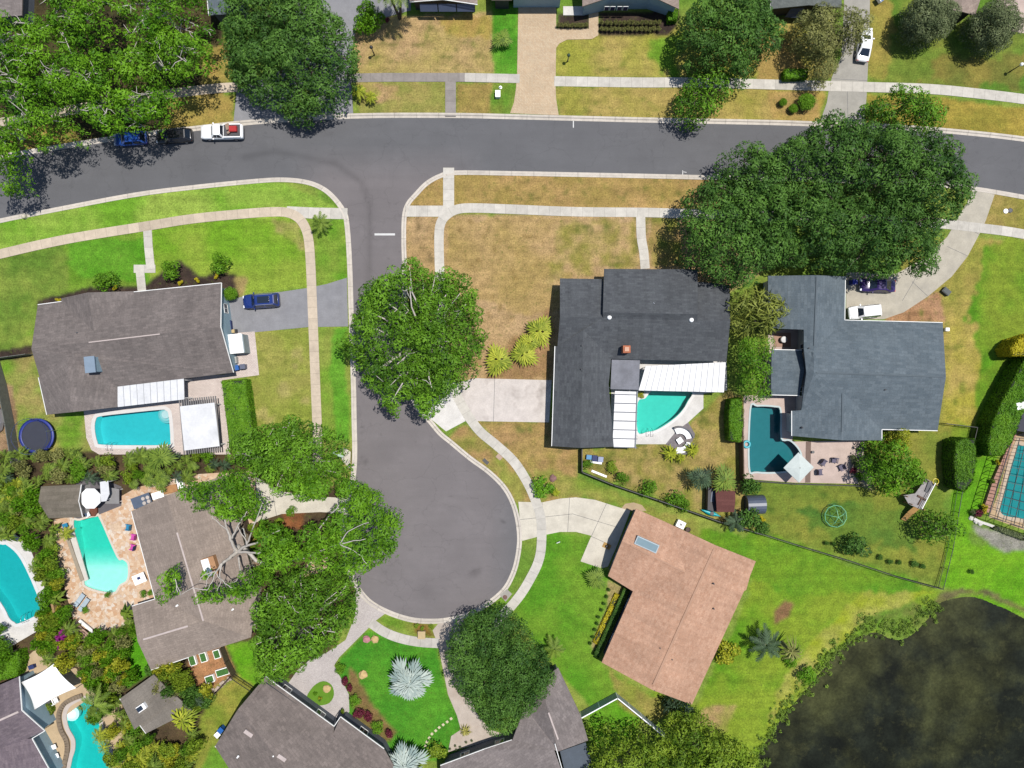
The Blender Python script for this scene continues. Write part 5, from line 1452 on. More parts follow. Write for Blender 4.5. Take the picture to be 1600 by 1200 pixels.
grove = [
 ([(-40, 25), (10, 25), (40, 30), (80, 20), (100, 60), (90, 100), (50, 130), (10, 125), (-40, 120)], 'grove oak at the left edge just below the grey garage roof', (20, 80)),
 ([(60, -40), (170, -40), (200, 10), (190, 50), (160, 90), (110, 95), (75, 60), (62, 15)], 'grove oak at the top edge right of the grey garage roof', (125, 30)),
 ([(190, -40), (290, -40), (325, 0), (318, 30), (310, 50), (280, 75), (230, 80), (190, 50)], 'grove oak at the top edge beside the small slate roof corner', (250, 25)),
 ([(180, 50), (230, 65), (270, 60), (325, 70), (330, 100), (325, 125), (280, 140), (240, 150), (200, 130), (170, 90)], 'grove oak reaching right toward the dry verge patch', (250, 105)),
 ([(60, 90), (120, 80), (180, 90), (210, 130), (190, 170), (140, 180), (90, 170), (60, 140)], 'grove oak in the middle of the grove above the pavement', (135, 130)),
 ([(-40, 110), (30, 110), (70, 130), (85, 170), (50, 205), (10, 195), (-40, 195)], 'grove oak at the left edge by the hidden pavement', (25, 155)),
 ([(110, 160), (170, 150), (230, 140), (275, 150), (270, 175), (240, 200), (205, 218), (170, 212), (130, 195)], 'grove oak leaning over the blue parked hatchback', (195, 175)),
 ([(-40, 200), (40, 180), (90, 170), (120, 200), (90, 225), (50, 235), (20, 262), (30, 292), (-30, 300)], 'grove oak at the left edge spilling over the road kerb', (35, 215)),
]
for i, (ol, lb, b) in enumerate(grove):
    tree('oak_tree', lb, b, [ol], 9.0 + (i % 3), 5.5, LF['lime' if i % 4 != 3 else 'bright'], 20 + i, .4, BARKW, 12, .5, 3, GR, gap=.15, hole=.42, fill=26, relief=2.4, lobe=3.6, r=(.6, 1.2), spacing=1.25)
tree('oak_tree', 'broad oak at the top edge left of the olive toned tree', (1135, 55), [[(1065, 30), (1085, 10), (1100, -25), (1200, -25), (1215, 10), (1228, 40), (1225, 70), (1205, 85), (1185, 100), (1175, 120), (1150, 125), (1130, 115), (1100, 105), (1080, 100), (1070, 75), (1062, 55)]], 7.5, 3.2, LF['oakdk'], 31, .4)
tree('magnolia_tree', 'small dense magnolia on the verge reaching over the kerb', (1092, 158), [[(1052, 165), (1055, 150), (1075, 130), (1085, 110), (1100, 102), (1120, 105), (1142, 115), (1143, 140), (1135, 160), (1115, 165), (1120, 180), (1100, 195), (1070, 190), (1055, 180)]], 5.2, 2.2, LF['oak'], 32, .22, leaf=.42, dens=60, gap=.0)
tree('olive_tree', 'grey green olive toned tree beside the white car at the top right', (1285, 85), [[(1250, 20), (1290, 10), (1320, 8), (1345, 5), (1360, 25), (1358, 55), (1340, 75), (1322, 85), (1315, 105), (1300, 125), (1280, 120), (1270, 100), (1260, 80), (1245, 65), (1240, 45)]], 6, 2.6, LF['olive'], 33, .28, leaf=.28)
for (cx, cy, r, lb, sd) in ((1452, 29, 37, 'round clipped tree at the top right, left one beside the beige roof point', 34), (1555, 40, 37, 'round clipped tree at the top right, right one above the pink drive', 35)):
    tree('round_tree', lb, (1417 + (cx - 1452) * .96, cy + 18), [circ(cx, cy, r, r * .96, 16, .04, sd)], 5.2, 2.0, LF['grey'], sd, .22, leaf=.26, gap=0, relief=.4, spacing=.8, group='round clipped trees')
tree('oak_tree', 'small airy oak on the verge above the large oak mass', (1405, 172), [[(1348, 165), (1365, 150), (1385, 138), (1405, 135), (1425, 143), (1450, 145), (1450, 155), (1470, 165), (1480, 180), (1475, 195), (1440, 205), (1400, 208), (1370, 195), (1348, 190)]], 7, 4, LF['oak'], 36, .22, gap=.14)
GB = 'great oaks over the right bend of the road'
tree('oak_tree', 'leftmost of the great oaks, reaching over the charcoal roof corner', (1160, 330), [[(1065, 330), (1085, 290), (1130, 265), (1138, 235), (1165, 222), (1180, 225), (1200, 235), (1230, 250), (1255, 290), (1255, 350), (1240, 395), (1200, 420), (1170, 447), (1130, 440), (1095, 420), (1060, 400), (1070, 360)]], 8.8, 3.8, LF['oakdk'], 41, .5, group=GB, gap=.05, nl=22, up=.2)
tree('oak_tree', 'uppermost of the great oaks, covering the road surface', (1380, 260), [[(1205, 235), (1240, 213), (1265, 195), (1300, 175), (1330, 180), (1370, 190), (1400, 200), (1440, 195), (1480, 205), (1510, 230), (1515, 260), (1535, 275), (1525, 310), (1500, 340), (1460, 345), (1400, 330), (1330, 315), (1270, 305), (1225, 265)]], 9.6, 4.4, LF['oakdk'], 42, .55, group=GB, gap=.05, nl=24, up=.2)
tree('oak_tree', 'lower right of the great oaks, above the white van in the curved drive', (1350, 370), [[(1230, 290), (1300, 290), (1380, 310), (1440, 320), (1495, 335), (1475, 370), (1465, 400), (1455, 428), (1430, 430), (1410, 416), (1404, 426), (1380, 434), (1345, 427), (1300, 418), (1260, 412), (1228, 405), (1215, 340)]], 8.8, 4, LF['oakdk'], 43, .5, group=GB, gap=.06, nl=22, up=.2)
# sprawling pale-limbed oak, lower left
b = P(392, 848)
t = thing('oak_tree', 'sprawling oak with bare pale limbs over the taupe roof', 'tree', b)
sprays = [circ(305, 775, 30, 24, 12, .2, 1), [(330, 735), (372, 742), (395, 765), (412, 790), (405, 805), (380, 812), (350, 817), (322, 806), (335, 775)], circ(262, 917, 15, 26, 10, .25, 3), circ(325, 935, 28, 13, 10, .25, 4), circ(370, 925, 22, 14, 10, .3, 5),
          circ(316, 903, 8, 6, 8, .2, 6), [(398, 815), (440, 826), (475, 850), (478, 872), (446, 892), (415, 895), (400, 870)], circ(395, 905, 24, 20, 10, .25, 7), circ(428, 862, 16, 14, 8, .2, 8)]
crown(t, sprays, 9.5, 8.2, LF['bright'], 51, hole=.38, r=(.55, 1.0), spacing=1.0, gap=.04, relief=.7)
crown(t, [[(440, 752), (500, 737), (540, 747), (570, 762), (600, 785), (605, 800), (622, 805), (622, 828), (612, 850), (612, 870), (595, 890), (560, 897), (520, 900), (490, 888), (478, 865), (466, 845), (476, 822), (508, 812), (520, 800), (490, 788), (450, 783)]], 10, 6.5, LF['bright'], 52, gap=.12, hole=.42, relief=2.0)
mb = MB()
trk = P(378, 850)
mb.tube([trk + Vector((0, 0, -.2)), trk + Vector((0, 0, 1.5)), P(372, 855, 3.2), P(370, 862, 4.6)], [.62, .5, .45, .42], 9); mb.build('trunk', BARKW, t, True)
mb = MB()
LM = [[(370, 862, 4.5, .34), (362, 845, 6, .26), (356, 828, 7, .2), (350, 812, 8, .12), (342, 800, 8.6, .07)], [(362, 842, 6.2, .2), (368, 828, 7.2, .15), (378, 812, 8, .1), (386, 800, 8.6, .06)],
      [(370, 862, 4.5, .3), (385, 852, 6, .22), (402, 848, 7, .16), (418, 838, 7.8, .12), (436, 828, 8.6, .06)], [(370, 862, 4.5, .28), (388, 862, 6, .2), (405, 864, 7, .14), (420, 857, 7.8, .1), (440, 842, 8.8, .05)], [(412, 860, 7.2, .1), (428, 868, 8, .07), (438, 878, 8.8, .04)],
      [(370, 862, 4.5, .36), (358, 872, 6, .28), (348, 880, 7, .22), (338, 892, 8, .14), (332, 905, 9, .08), (324, 922, 9.6, .04)], [(348, 880, 7, .2), (342, 898, 8, .12), (352, 912, 9, .08), (362, 918, 9.4, .04)],
      [(340, 890, 7.8, .12), (325, 902, 8.8, .07), (322, 918, 9.4, .04)], [(336, 896, 8.2, .1), (345, 908, 8.9, .06), (336, 930, 9.6, .03)], [(386, 852, 6.1, .15), (380, 838, 7, .1), (372, 822, 8, .06)], [(345, 802, 8.5, .08), (344, 780, 9, .05), (340, 765, 9.2, .03)],
      [(372, 870, 5, .2), (375, 890, 6.5, .13), (372, 905, 8, .08), (360, 912, 9, .04)], [(278, 925, 9, .08), (274, 905, 9.4, .06), (282, 930, 9.4, .05)], [(324, 922, 9.4, .07), (300, 920, 9, .06), (280, 930, 8.8, .04)],
      [(385, 852, 6.1, .18), (392, 835, 7.4, .13), (400, 815, 8.4, .09), (410, 790, 9, .05)], [(440, 880, 5, .28), (480, 870, 7.5, .18), (530, 850, 9.6, .10), (570, 842, 10.5, .05)], [(530, 850, 9.6, .12), (545, 830, 10.4, .07), (575, 815, 10.8, .04)], [(530, 850, 9.8, .1), (560, 865, 10.6, .06), (572, 880, 10.9, .04)],
      [(480, 870, 7.5, .16), (500, 825, 9.2, .1), (530, 790, 10.4, .06)], [(378, 855, 3.5, .35), (410, 880, 4.2, .3), (440, 880, 5, .26)], [(338, 892, 8, .12), (320, 897, 9, .07), (312, 908, 9.5, .04)],
      [(356, 828, 7, .14), (345, 820, 8, .1), (330, 806, 8.8, .05)], [(350, 812, 8, .1), (360, 795, 9, .06), (358, 778, 9.4, .04)]]
for L in LM:
    pts = smooth([(q[0], q[1], q[2]) for q in L], 4); rads = np.interp(np.linspace(0, 1, len(pts)), np.linspace(0, 1, len(L)), [q[3] for q in L])
    rr = random.Random(int(L[0][0]))
    pp = [P(p.x + rr.uniform(-1.2, 1.2), p.y + rr.uniform(-1.2, 1.2), p.z) for p in pts]; pp[0] = P(*L[0][:3])
    mb.tube(pp, list(rads * .74), 6)
mb.build('branches', BARKW, t, True)
tree('oak_tree', 'dense oak beside the left kerb where the street lamp stands', (462, 712), [[(360, 690), (385, 670), (420, 665), (450, 650), (480, 660), (500, 672), (530, 680), (535, 700), (538, 715), (545, 735), (530, 748), (500, 752), (470, 765), (440, 768), (415, 752), (385, 745), (360, 720)]], 7.6, 4, LF['oak'], 53, .38, gap=.07, hole=.36, relief=2.2, bark=BARKW, up=.5, twigs=1)
tree('oak_tree', 'dense dark oak touching the paver drive at the left of the court', (480, 960), [[(400, 930), (430, 905), (470, 893), (520, 902), (548, 912), (555, 950), (550, 980), (530, 1000), (510, 1020), (480, 1040), (460, 1060), (435, 1065), (410, 1050), (395, 1020), (390, 980)]], 8, 4, LF['oak'], 54, .42, gap=.06, hole=.36, relief=2.2, nl=26, up=.5, bark=BARKW, twigs=1)
tree('oak_tree', 'round dark oak beside the silver palm lawn', (775, 1030), [[(702, 1000), (715, 975), (735, 960), (770, 955), (800, 965), (820, 985), (835, 1010), (850, 1030), (865, 1050), (868, 1070), (855, 1090), (840, 1115), (810, 1125), (800, 1145), (775, 1150), (750, 1135), (735, 1110), (715, 1090), (700, 1060), (697, 1025)]], 7.2, 3, LF['oakdk'], 55, .4, gap=.0, relief=.9, leaf=.30)
tree('shade_tree', 'leafy tree between the slate blue house and the play deck', (1390, 725), [[(1357, 720), (1372, 695), (1388, 680), (1410, 690), (1428, 700), (1440, 712), (1447, 740), (1442, 762), (1415, 772), (1390, 777), (1368, 762), (1355, 745)]], 6, 2.5, LF['bright'], 56, .2, gap=.0)
tree('yellow_green_bush', 'pale yellow green variegated bush at the slate roof corner', (1402, 690), [circ(1407, 688, 22, 17, 12, .1, 9)], 3.8, 1.5, LF['yel'], 57, .1, gap=0, leaf=.34, nl=5, cat='shrub')
tree('citrus_tree', 'small glossy citrus tree below the play deck', (1468, 822), [[(1440, 815), (1455, 797), (1480, 797), (1503, 812), (1508, 832), (1492, 848), (1460, 852), (1442, 840)]], 5, 2, LF['oak'], 58, .15, gap=0, leaf=.4, dens=60)
tree('citrus_tree', 'small dark bushy tree along the black rail fence', (1340, 857), [circ(1342, 856, 25, 18, 12, .15, 8)], 3.6, 1, LF['oakdk'], 59, .12, gap=0, nl=6)
tree('oak_tree', 'leafy tree at the bottom edge right of the grey house, left of a pair', (980, 1170), [[(925, 1155), (945, 1142), (965, 1148), (985, 1150), (1010, 1152), (1040, 1142), (1050, 1160), (1055, 1230), (920, 1230)]], 7, 3.5, LF['mix'], 61, .25, gap=.05)
tree('oak_tree', 'leafy tree at the bottom edge nearest the pond, right of a pair', (1105, 1165), [[(1040, 1142), (1055, 1125), (1078, 1118), (1100, 1122), (1130, 1150), (1160, 1167), (1190, 1190), (1185, 1230), (1050, 1230)]], 7, 3.5, LF['mix'], 62, .25, gap=.05)
tree('plum_tree', 'dark purplish small tree just below the terracotta roof tip', (1058, 1108), [circ(1060, 1110, 20, 17, 10, .2, 2)], 4, 2, LF['palmd'], 63, .1, gap=.15, nl=6)
tree('leafy_tree', 'dense leafy tree filling the gap between charcoal and slate roofs', (1178, 575), [[(1158, 545), (1165, 528), (1200, 527), (1207, 545), (1205, 600), (1198, 625), (1175, 627), (1158, 610)]], 5.5, 4, LF['hedge'], 64, .2, gap=0, relief=.3, leaf=.3, dens=130)
def hedge(label, px, h, mat, seed, name='hedge', leaf=.2, dens=260, group=None, cat='hedge'):
    rs = np.random.RandomState(seed)
    w0 = [Vector((p.x, p.y, 0)) for p in PL(px, h * .85)]; c = sum(w0, Vector()) / len(w0)
    t = thing(name, label, cat, (c.x, c.y, 0), group)
    w = [(p.x, p.y) for p in ccw(w0)]
    mb = MB(); q = offset(w, -.12)
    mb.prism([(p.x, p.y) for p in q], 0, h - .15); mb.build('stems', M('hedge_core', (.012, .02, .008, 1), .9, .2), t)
    xs = [p[0] for p in w]; ys = [p[1] for p in w]
    A = abs(area2(w)); per = sum(math.dist(w[i], w[i - 1]) for i in range(len(w)))
    n = int(A * dens * 1.6 * ((max(xs) - min(xs)) * (max(ys) - min(ys)) / A))
    X = rs.uniform(min(xs), max(xs), n); Y = rs.uniform(min(ys), max(ys), n); m = inpoly(X, Y, w); X, Y = X[m], Y[m]
    d = distpoly(X, Y, w)
    Z = h - .18 * np.exp(-d / .25) + (fnoise(X, Y, .9, seed, 3) - .5) * .55 + rs.uniform(-.18, .06, len(X))
    cen = [np.stack([X, Y, Z], 1)]; nor = [rs.normal(size=(len(X), 3)) * .5 + np.array([0, 0, 1])]
    ns = int(per * h * dens * .5)
    i = rs.randint(0, len(w), ns); f = rs.rand(ns)
    a = np.array(w)[i]; b_ = np.array(w)[(i + 1) % len(w)]; pt = a * (1 - f[:, None]) + b_ * f[:, None]
    dn = np.stack([(b_ - a)[:, 1], -(b_ - a)[:, 0], np.zeros(ns)], 1); dn /= np.linalg.norm(dn, axis=1, keepdims=True) + 1e-9
    cen.append(np.concatenate([pt + dn[:, :2] * rs.uniform(-.1, .08, (ns, 1)), rs.uniform(0, h, (ns, 1))], 1)); nor.append(dn + rs.normal(size=dn.shape) * .4)
    cen = np.concatenate(cen); nor = np.concatenate(nor)
    tint = .45 + (fnoise(cen[:, 0], cen[:, 1], 1.5, seed + 3) - .5) * .9 + rs.uniform(-.25, .25, len(cen))
    obj_from(leaves_mesh('foliage', cen, nor, rs.uniform(.7, 1.3, len(cen)) * leaf, tint, mat, .55, rs), 'foliage', t)
    return t
hedge('long leafy hedge beside the white pergola and pool patio', [(347, 596), (384, 593), (388, 620), (392, 650), (398, 690), (380, 706), (361, 700), (356, 660)], 2.2, LF['hedge'], 71)
hedge('tall clipped hedge standing on the rail fence east of the play deck', [(1491, 690), (1505, 685), (1521, 686), (1523, 720), (1517, 752), (1504, 768), (1492, 762), (1489, 720)], 3.0, LF['oak'], 72)
hedge('long tall clipped hedge running up to the right edge above the caged pool', [(1550, 655), (1562, 630), (1580, 595), (1600, 560), (1640, 520), (1640, 570), (1606, 615), (1590, 660), (1577, 692), (1562, 711), (1542, 712), (1541, 690)], 3.2, LF['hedge'], 73)
hedge('yellow flowering clipped bush at the right edge', [(1576, 545), (1588, 530), (1620, 520), (1630, 545), (1600, 556), (1580, 556)], 3.2, LF['gold'], 74)
hedge('bright green clipped box hedge beside the pavement at the top', [(1226, 108), (1262, 108), (1261, 122), (1226, 123)], 1.3, LF['lime'], 75)
hedge('square clipped bright hedge at the pale blue house corner', [(1044, 16), (1059, 16), (1058, 31), (1044, 32)], 1.3, LF['lime'], 76)
hedge('low dark clipped hedge along the terracotta house wall', [(975, 919), (982, 922), (935, 1027), (928, 1023)], 1.0, LF['oakdk'], 77, leaf=.14, dens=420)
hedge('yellow ground cover row beside the dark clipped hedge', [(961, 928), (969, 931), (936, 1008), (927, 1003)], .5, LF['gold'], 78, leaf=.16)
hedge('column of leafy shrub beside the pebble yard fence', [(1138, 655), (1141, 625), (1158, 622), (1160, 660), (1156, 690), (1140, 688)], 2.4, LF['hedge'], 79)
hedge('narrow vine hedge climbing the yard fence below the leafy column', [(1150, 640), (1162, 640), (1161, 690), (1148, 690)], 1.6, LF['olive'], 80)
hedge('variegated yellow border in front of the mauve house', [(58, 1105), (80, 1098), (82, 1112), (74, 1124), (60, 1128)], .8, LF['mix'], 81)
hedge('leafy bed at the left edge above the mauve house', [(-20, 1030), (30, 1018), (34, 1035), (28, 1056), (-20, 1068)], 1.8, LF['bright'], 82)
hedge('ivy strip at the foot of the caged pool wall', [(1558, 822), (1600, 836), (1600, 845), (1552, 826)], .6, LF['grey'], 83)

# --- shrub and palm prototypes (copied in a loop)
def ball_proto(name, mat, n, leaf, seed, flat=.8, rough=.12):
    rs = np.random.RandomState(seed)
    t = thing(name, None, None, (0, 0, 0))
    cen = []; nor = []
    for i in range(max(6, n // 60)):
        th = rs.uniform(0, 6.28); rr = math.sqrt(rs.rand()) * .62; q = .5
        p, d = clump_points(rr * math.cos(th), rr * math.sin(th), .35 + .45 * math.sqrt(max(0, 1 - (rr / .8) ** 2)) * flat + rs.uniform(-rough, rough), rs.uniform(.28, .45), 60, rs, .8)
        cen.append(p); nor.append(d * .8 + rs.normal(size=d.shape) * .5 + np.array([0, 0, .35]))
    cen = np.concatenate(cen); nor = np.concatenate(nor); cen[:, 2] = np.maximum(cen[:, 2], .03)
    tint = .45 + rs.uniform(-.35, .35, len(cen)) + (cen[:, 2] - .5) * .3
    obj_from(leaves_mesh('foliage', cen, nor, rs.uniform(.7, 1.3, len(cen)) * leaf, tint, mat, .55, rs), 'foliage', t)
    mb = MB(); mb.lathe([(.10, -.1), (.07, .3), (.2, .5)], (0, 0, 0), 6); mb.build('stem', BARK, t, True)
    return t
def frond_feather(cen, nor, tips, p0, az, L, droop, rs, w=.45, n=16, rise=.5):
    """leaflets along a drooping rachis -> list of quads"""
    V = []
    for i in range(n):
        f = (i + 1.5) / (n + 1)
        r = L * f; z = rise * math.sin(f * 2.0) * L * .35 - droop * f * f * L
        c = np.array([p0[0] + math.cos(az) * r, p0[1] + math.sin(az) * r, p0[2] + z])
        ll = w * L * math.sin(math.pi * min(.97, .12 + f * .85)) ** .6 * .62
        for s in (-1, 1):
            a2 = az + s * (1.05 - .45 * f) + rs.uniform(-.12, .12)
            e = c + np.array([math.cos(a2) * ll, math.sin(a2) * ll, -ll * rs.uniform(.15, .5)])
            d = np.array([-math.sin(a2), math.cos(a2), 0]) * (L * .022)
            V += [c - d, c + d, e + d * .25, e - d * .25]
    return V
def frond_fan(p0, az, Lp, R, droop, rs, n=8, spread=2.0, bw=.09):
    V = []
    c = np.array([p0[0] + math.cos(az) * Lp, p0[1] + math.sin(az) * Lp, p0[2] + Lp * .35 - droop * .5])
    s0 = np.array([-math.sin(az), math.cos(az), 0]) * .03
    V += [np.array(p0) - s0, np.array(p0) + s0, c + s0, c - s0]
    for i in range(n):
        a = az + (i / (n - 1) - .5) * spread
        rr = R * (1 - .25 * abs(i / (n - 1) - .5) * 2) * rs.uniform(.88, 1.05)
        m = c + np.array([math.cos(a) * rr * .6, math.sin(a) * rr * .6, .04 * ((i % 2) * 2 - 1)])
        e = c + np.array([math.cos(a) * rr, math.sin(a) * rr, -rr * (.12 + droop * .35)])
        d = np.array([-math.sin(a), math.cos(a), 0]) * rr * bw
        V += [c, m - d, e, m + d]
    return V
def palm_proto(name, mat, kind, nf, L, seed, htrunk, trad=.16, trunk=True, droop=.35, fanR=.7, wl=.45, nleaf=16, tiers=True, spread=2.6):
    rs = np.random.RandomState(seed)
    t = thing(name, None, None, (0, 0, 0))
    V = []; T = []
    for i in range(nf):
        az = i * 2.39996 + rs.uniform(-.2, .2); lev = i / nf
        z0 = htrunk + .1 + .25 * (1 - lev)
        ll = L * rs.uniform(.8, 1.08) * (.72 + .28 * lev)
        dr = droop * (.25 + 1.1 * lev)
        if kind == 'feather': q = frond_feather(None, None, None, (0, 0, z0), az, ll, dr, rs, wl, nleaf, rise=.9 - .6 * lev)
        elif kind == 'fan': q = frond_fan((0, 0, z0), az, ll * (.08 + .42 * lev), fanR * ll, dr, rs, spread=spread)
        else:
            q = []
            for s in (0,):
                a = np.array([0, 0, z0]); m = a + np.array([math.cos(az) * ll * .5, math.sin(az) * ll * .5, ll * .35 * (1 - lev)]); e = a + np.array([math.cos(az) * ll, math.sin(az) * ll, -dr * ll * .4])
                d = np.array([-math.sin(az), math.cos(az), 0]) * ll * wl * .2
                q += [a - d * .6, a + d * .6, m + d, m - d, m - d, m + d, e + d * .05, e - d * .05]
        V += q; T += [.45 + rs.uniform(-.3, .35) + (.2 if lev < .4 else 0)] * (len(q) // 4)
    V = np.array(V, float); me = bpy.data.meshes.new('crown'); np_mesh(me, V, np.arange(len(V)).reshape(-1, 4))
    at = me.attributes.new('tint', 'FLOAT', 'FACE'); at.data.foreach_set('value', np.clip(np.array(T) + rs.uniform(-.28, .28, len(T)), 0, 1).astype(np.float32))
    me.materials.append(mat); obj_from(me, 'crown', t)
    if trunk:
        mb = MB(); mb.tube([(0, 0, -.2), (0, 0, htrunk * .5), (0, 0, htrunk + (.15 if kind != 'fan' else -.1))], [trad * 1.25, trad, trad * .5], 8); mb.build('trunk', BARKT, t, True)
    return t
PR = {
 'b_lime': ball_proto('shrub', LF['lime'], 900, .16, 1), 'b_oak': ball_proto('shrub', LF['oak'], 900, .16, 2), 'b_hedge': ball_proto('shrub', LF['hedge'], 900, .15, 3),
 'b_mix': ball_proto('shrub', LF['mix'], 800, .18, 4), 'b_yel': ball_proto('shrub', LF['yel'], 700, .2, 5), 'b_gold': ball_proto('shrub', LF['gold'], 500, .25, 6), 'b_red': ball_proto('shrub', LF['red'], 600, .22, 7),
 'b_mag': ball_proto('bougainvillea', LF['mag'], 500, .22, 8), 'b_grey': ball_proto('shrub', LF['grey'], 800, .17, 9), 'b_dark': ball_proto('shrub', LF['oakdk'], 900, .17, 10),
 'topiary': ball_proto('topiary_ball', LF['hedge'], 5000, .11, 11, 1.0, .02), 'b_olive': ball_proto('shrub', LF['olive'], 800, .18, 12),
 'p_fan': palm_proto('fan_palm', LF['palm'], 'fan', 12, 1.0, 21, 1.3), 'p_fany': palm_proto('fan_palm', LF['palmy'], 'fan', 11, 1.0, 22, .7), 'p_fand': palm_proto('fan_palm', LF['palmd'], 'fan', 14, 1.0, 23, 1.2),
 'p_silver': palm_proto('silver_palm', LF['silver'], 'fan', 24, 1.0, 24, .7, .1, fanR=.66, spread=1.5),
 'p_fea': palm_proto('feather_palm', LF['palm'], 'feather', 15, 1.0, 25, .9, .06, droop=.4), 'p_feay': palm_proto('areca_palm', LF['palmy'], 'feather', 26, 1.0, 26, .5, .05, droop=.25),
 'p_areca': palm_proto('areca_palm', LF['palm'], 'feather', 30, 1.0, 27, .5, .05, droop=.3), 'p_dark': palm_proto('feather_palm', LF['palmd'], 'feather', 16, 1.0, 28, .9, .06, droop=.35),
 'p_blade': palm_proto('banana_plant', LF['palm'], 'blade', 16, 1.0, 29, .4, .08, wl=1.0), 'p_bladey': palm_proto('bromeliad', LF['palmy'], 'blade', 22, 1.0, 30, .15, .08, wl=.6), 'p_spike': palm_proto('agave', LF['spike'], 'blade', 30, 1.0, 31, .05, .08, wl=.35),
 'p_screw': palm_proto('screw_pine', LF['olive'], 'blade', 40, 1.0, 32, .9, .1, wl=.28, droop=.9),
}
used_proto = {}
def plant(kind, px, py, rpx, label, h=None, group=None, cat=None, name=None):
    """h: height of the crown centre in metres, so the plant's foot lies where it really stands"""
    src = PR[kind]; R = rpx * H / F
    zc = h if h is not None else R * .8
    c = P(px, py, zc)
    sc = R / (1.0 if kind.startswith('b_') or kind == 'topiary' else 1.0 if 'fan' in kind else 1.15)
    if kind == 'p_silver': sc = R / 1.15
    sz = sc
    if kind.startswith('p_') and h is not None:
        base = {'p_fan': 1.3, 'p_fany': .7, 'p_fand': 1.2, 'p_silver': .7, 'p_fea': .9, 'p_feay': .5, 'p_areca': .5, 'p_dark': .9, 'p_blade': .4, 'p_bladey': .15, 'p_spike': .05, 'p_screw': .9}[kind]
        sz = max(sc * .6, min(sc * 2.2, h / (base + .25)))
    elif h is not None: sz = max(sc * .5, h * 1.25)
    rr = random.Random(int(px * 7 + py * 13))
    o = copy_tree(src, (c.x, c.y, 0), rr.uniform(0, 6.28), (sc, sc, sz), label, group)
    o['category'] = cat or {'b': 'shrub', 't': 'shrub', 'p': 'palm'}[kind[0]]
    if kind in ('p_blade', 'p_bladey', 'p_spike'): o['category'] = cat or 'plant'
    if name: o.name = name
    return o
pl = plant
pl('p_silver', 640, 1069, 44, 'large silver blue fan palm in the lush round lawn', 3.2, 'silver palms')
pl('p_silver', 632, 1198, 40, 'silver blue fan palm cut by the bottom edge', 3.2, 'silver palms')
for x, y, r, l in ((843, 516, 31, 'top'), (829, 536, 22, 'small fourth'), (818, 552, 30, 'middle'), (780, 563, 32, 'lowest left')):
    if r: pl('p_fany', x, y, r, l + ' yellow green fan palm of the cluster left of the charcoal house', 1.6, 'yellow fan palms by the charcoal house')
pl('p_fan', 785, 62, 19, 'round sago palm in the bright grass strip at the top', 1.0)
pl('p_fea', 502, 348, 23, 'small arching palm on the corner beside the pavement bend', 2.0)
pl('p_fea', 866, 1014, 24, 'spiky palm like shrub right of the round dark oak', 1.6)
pl('b_dark', 852, 1026, 12, 'low dark shrub beside the round dark oak', .8)
pl('p_fan', 932, 904, 21, 'fan palm at the corner of the terracotta house drive', 1.6)
pl('p_fand', 1096, 747, 22, 'dark blue green fan palm left of the maroon shed', 3.4)
pl('p_fan', 1134, 750, 25, 'green fan palm leaning over the maroon shed roof', 3.4)
tree('screw_pine', 'large twisting screw pine between the charcoal and slate roofs', (1176, 510), [[(1140, 470), (1160, 455), (1190, 450), (1215, 462), (1230, 485), (1224, 510), (1205, 522), (1175, 530), (1150, 520), (1140, 495)]], 5.2, 3.4, LF['scr'], 91, .15, leaf=1.15, aspect=.13, dens=26, fill=10, r=(.8, 1.4), gap=0, nl=8)
pl('p_blade', 1212, 500, 22, 'glossy broad leaved plant overlapping the slate roof edge', 4.6)
pl('b_dark', 1174, 757, 20, 'bushy grey green shrub behind the slate storage shed', 2.2)
pl('b_dark', 1172, 815, 24, 'bushy grey green shrub below the slate storage shed', 2.2)
pl('p_dark', 1150, 815, 24, 'dark spiky palm beside the turquoise kayak', 2.0)
pl('b_dark', 1192, 826, 13, 'small dark shrub at the fence by the storage shed', 1.0)
pl('b_gold', 1192, 810, 6, 'small yellow flowering shrub by the storage shed', .6)
pl('p_dark', 1197, 1008, 36, 'dark drooping palm on the lawn beside the pond', 2.6)
pl('p_screw', 1237, 1018, 28, 'half bare palm with brown fronds at the pond edge', 3.4, cat='palm')
pl('b_lime', 1262, 1058, 17, 'bright bush growing at the pond edge', 1.2)
pl('b_lime', 1236, 1036, 12, 'low bright bush between the palm and the pond', .8)
pl('b_yel', 1135, 1020, 23, 'round yellow green bush on the lawn by the terracotta roof', 2.0)
pl('p_bladey', 1048, 708, 20, 'golden bromeliad clump below the curved sofa, left', .9)
pl('p_bladey', 1082, 703, 18, 'golden bromeliad clump below the curved sofa, right', .9)
pl('p_bladey', 1063, 715, 13, 'small golden bromeliad between the two larger clumps', .8)
pl('b_lime', 848, 760, 21, 'bright green shrub beside the curving pavement', 1.0)
pl('p_bladey', 868, 770, 11, 'yellow green spiky plant beside the bright shrub', .6)
pl('b_lime', 1007, 614, 0.1, '', 1) if False else None
pl('b_yel', 1002, 617, 7, 'small yellow plant on the white pool corner', .5)
for x, y, r, l in ((1012, 762, 17, 'left'), (1055, 778, 17, 'middle'), (1068, 790, 13, 'right')):
    pl('b_oak', x, y, r, l + ' dark shrub of the row along the black solid fence', 1.4, 'dark shrubs along the solid fence')
pl('b_oak', 972, 748, 12, 'dark shrub on the solid fence beside the white plank', 1.2); pl('b_oak', 918, 727, 10, 'leafy shrub at the fence corner by the toy pile', 1.0); pl('b_mix', 957, 730, 12, 'thin flowering shrub in the yard behind the charcoal house', .8)
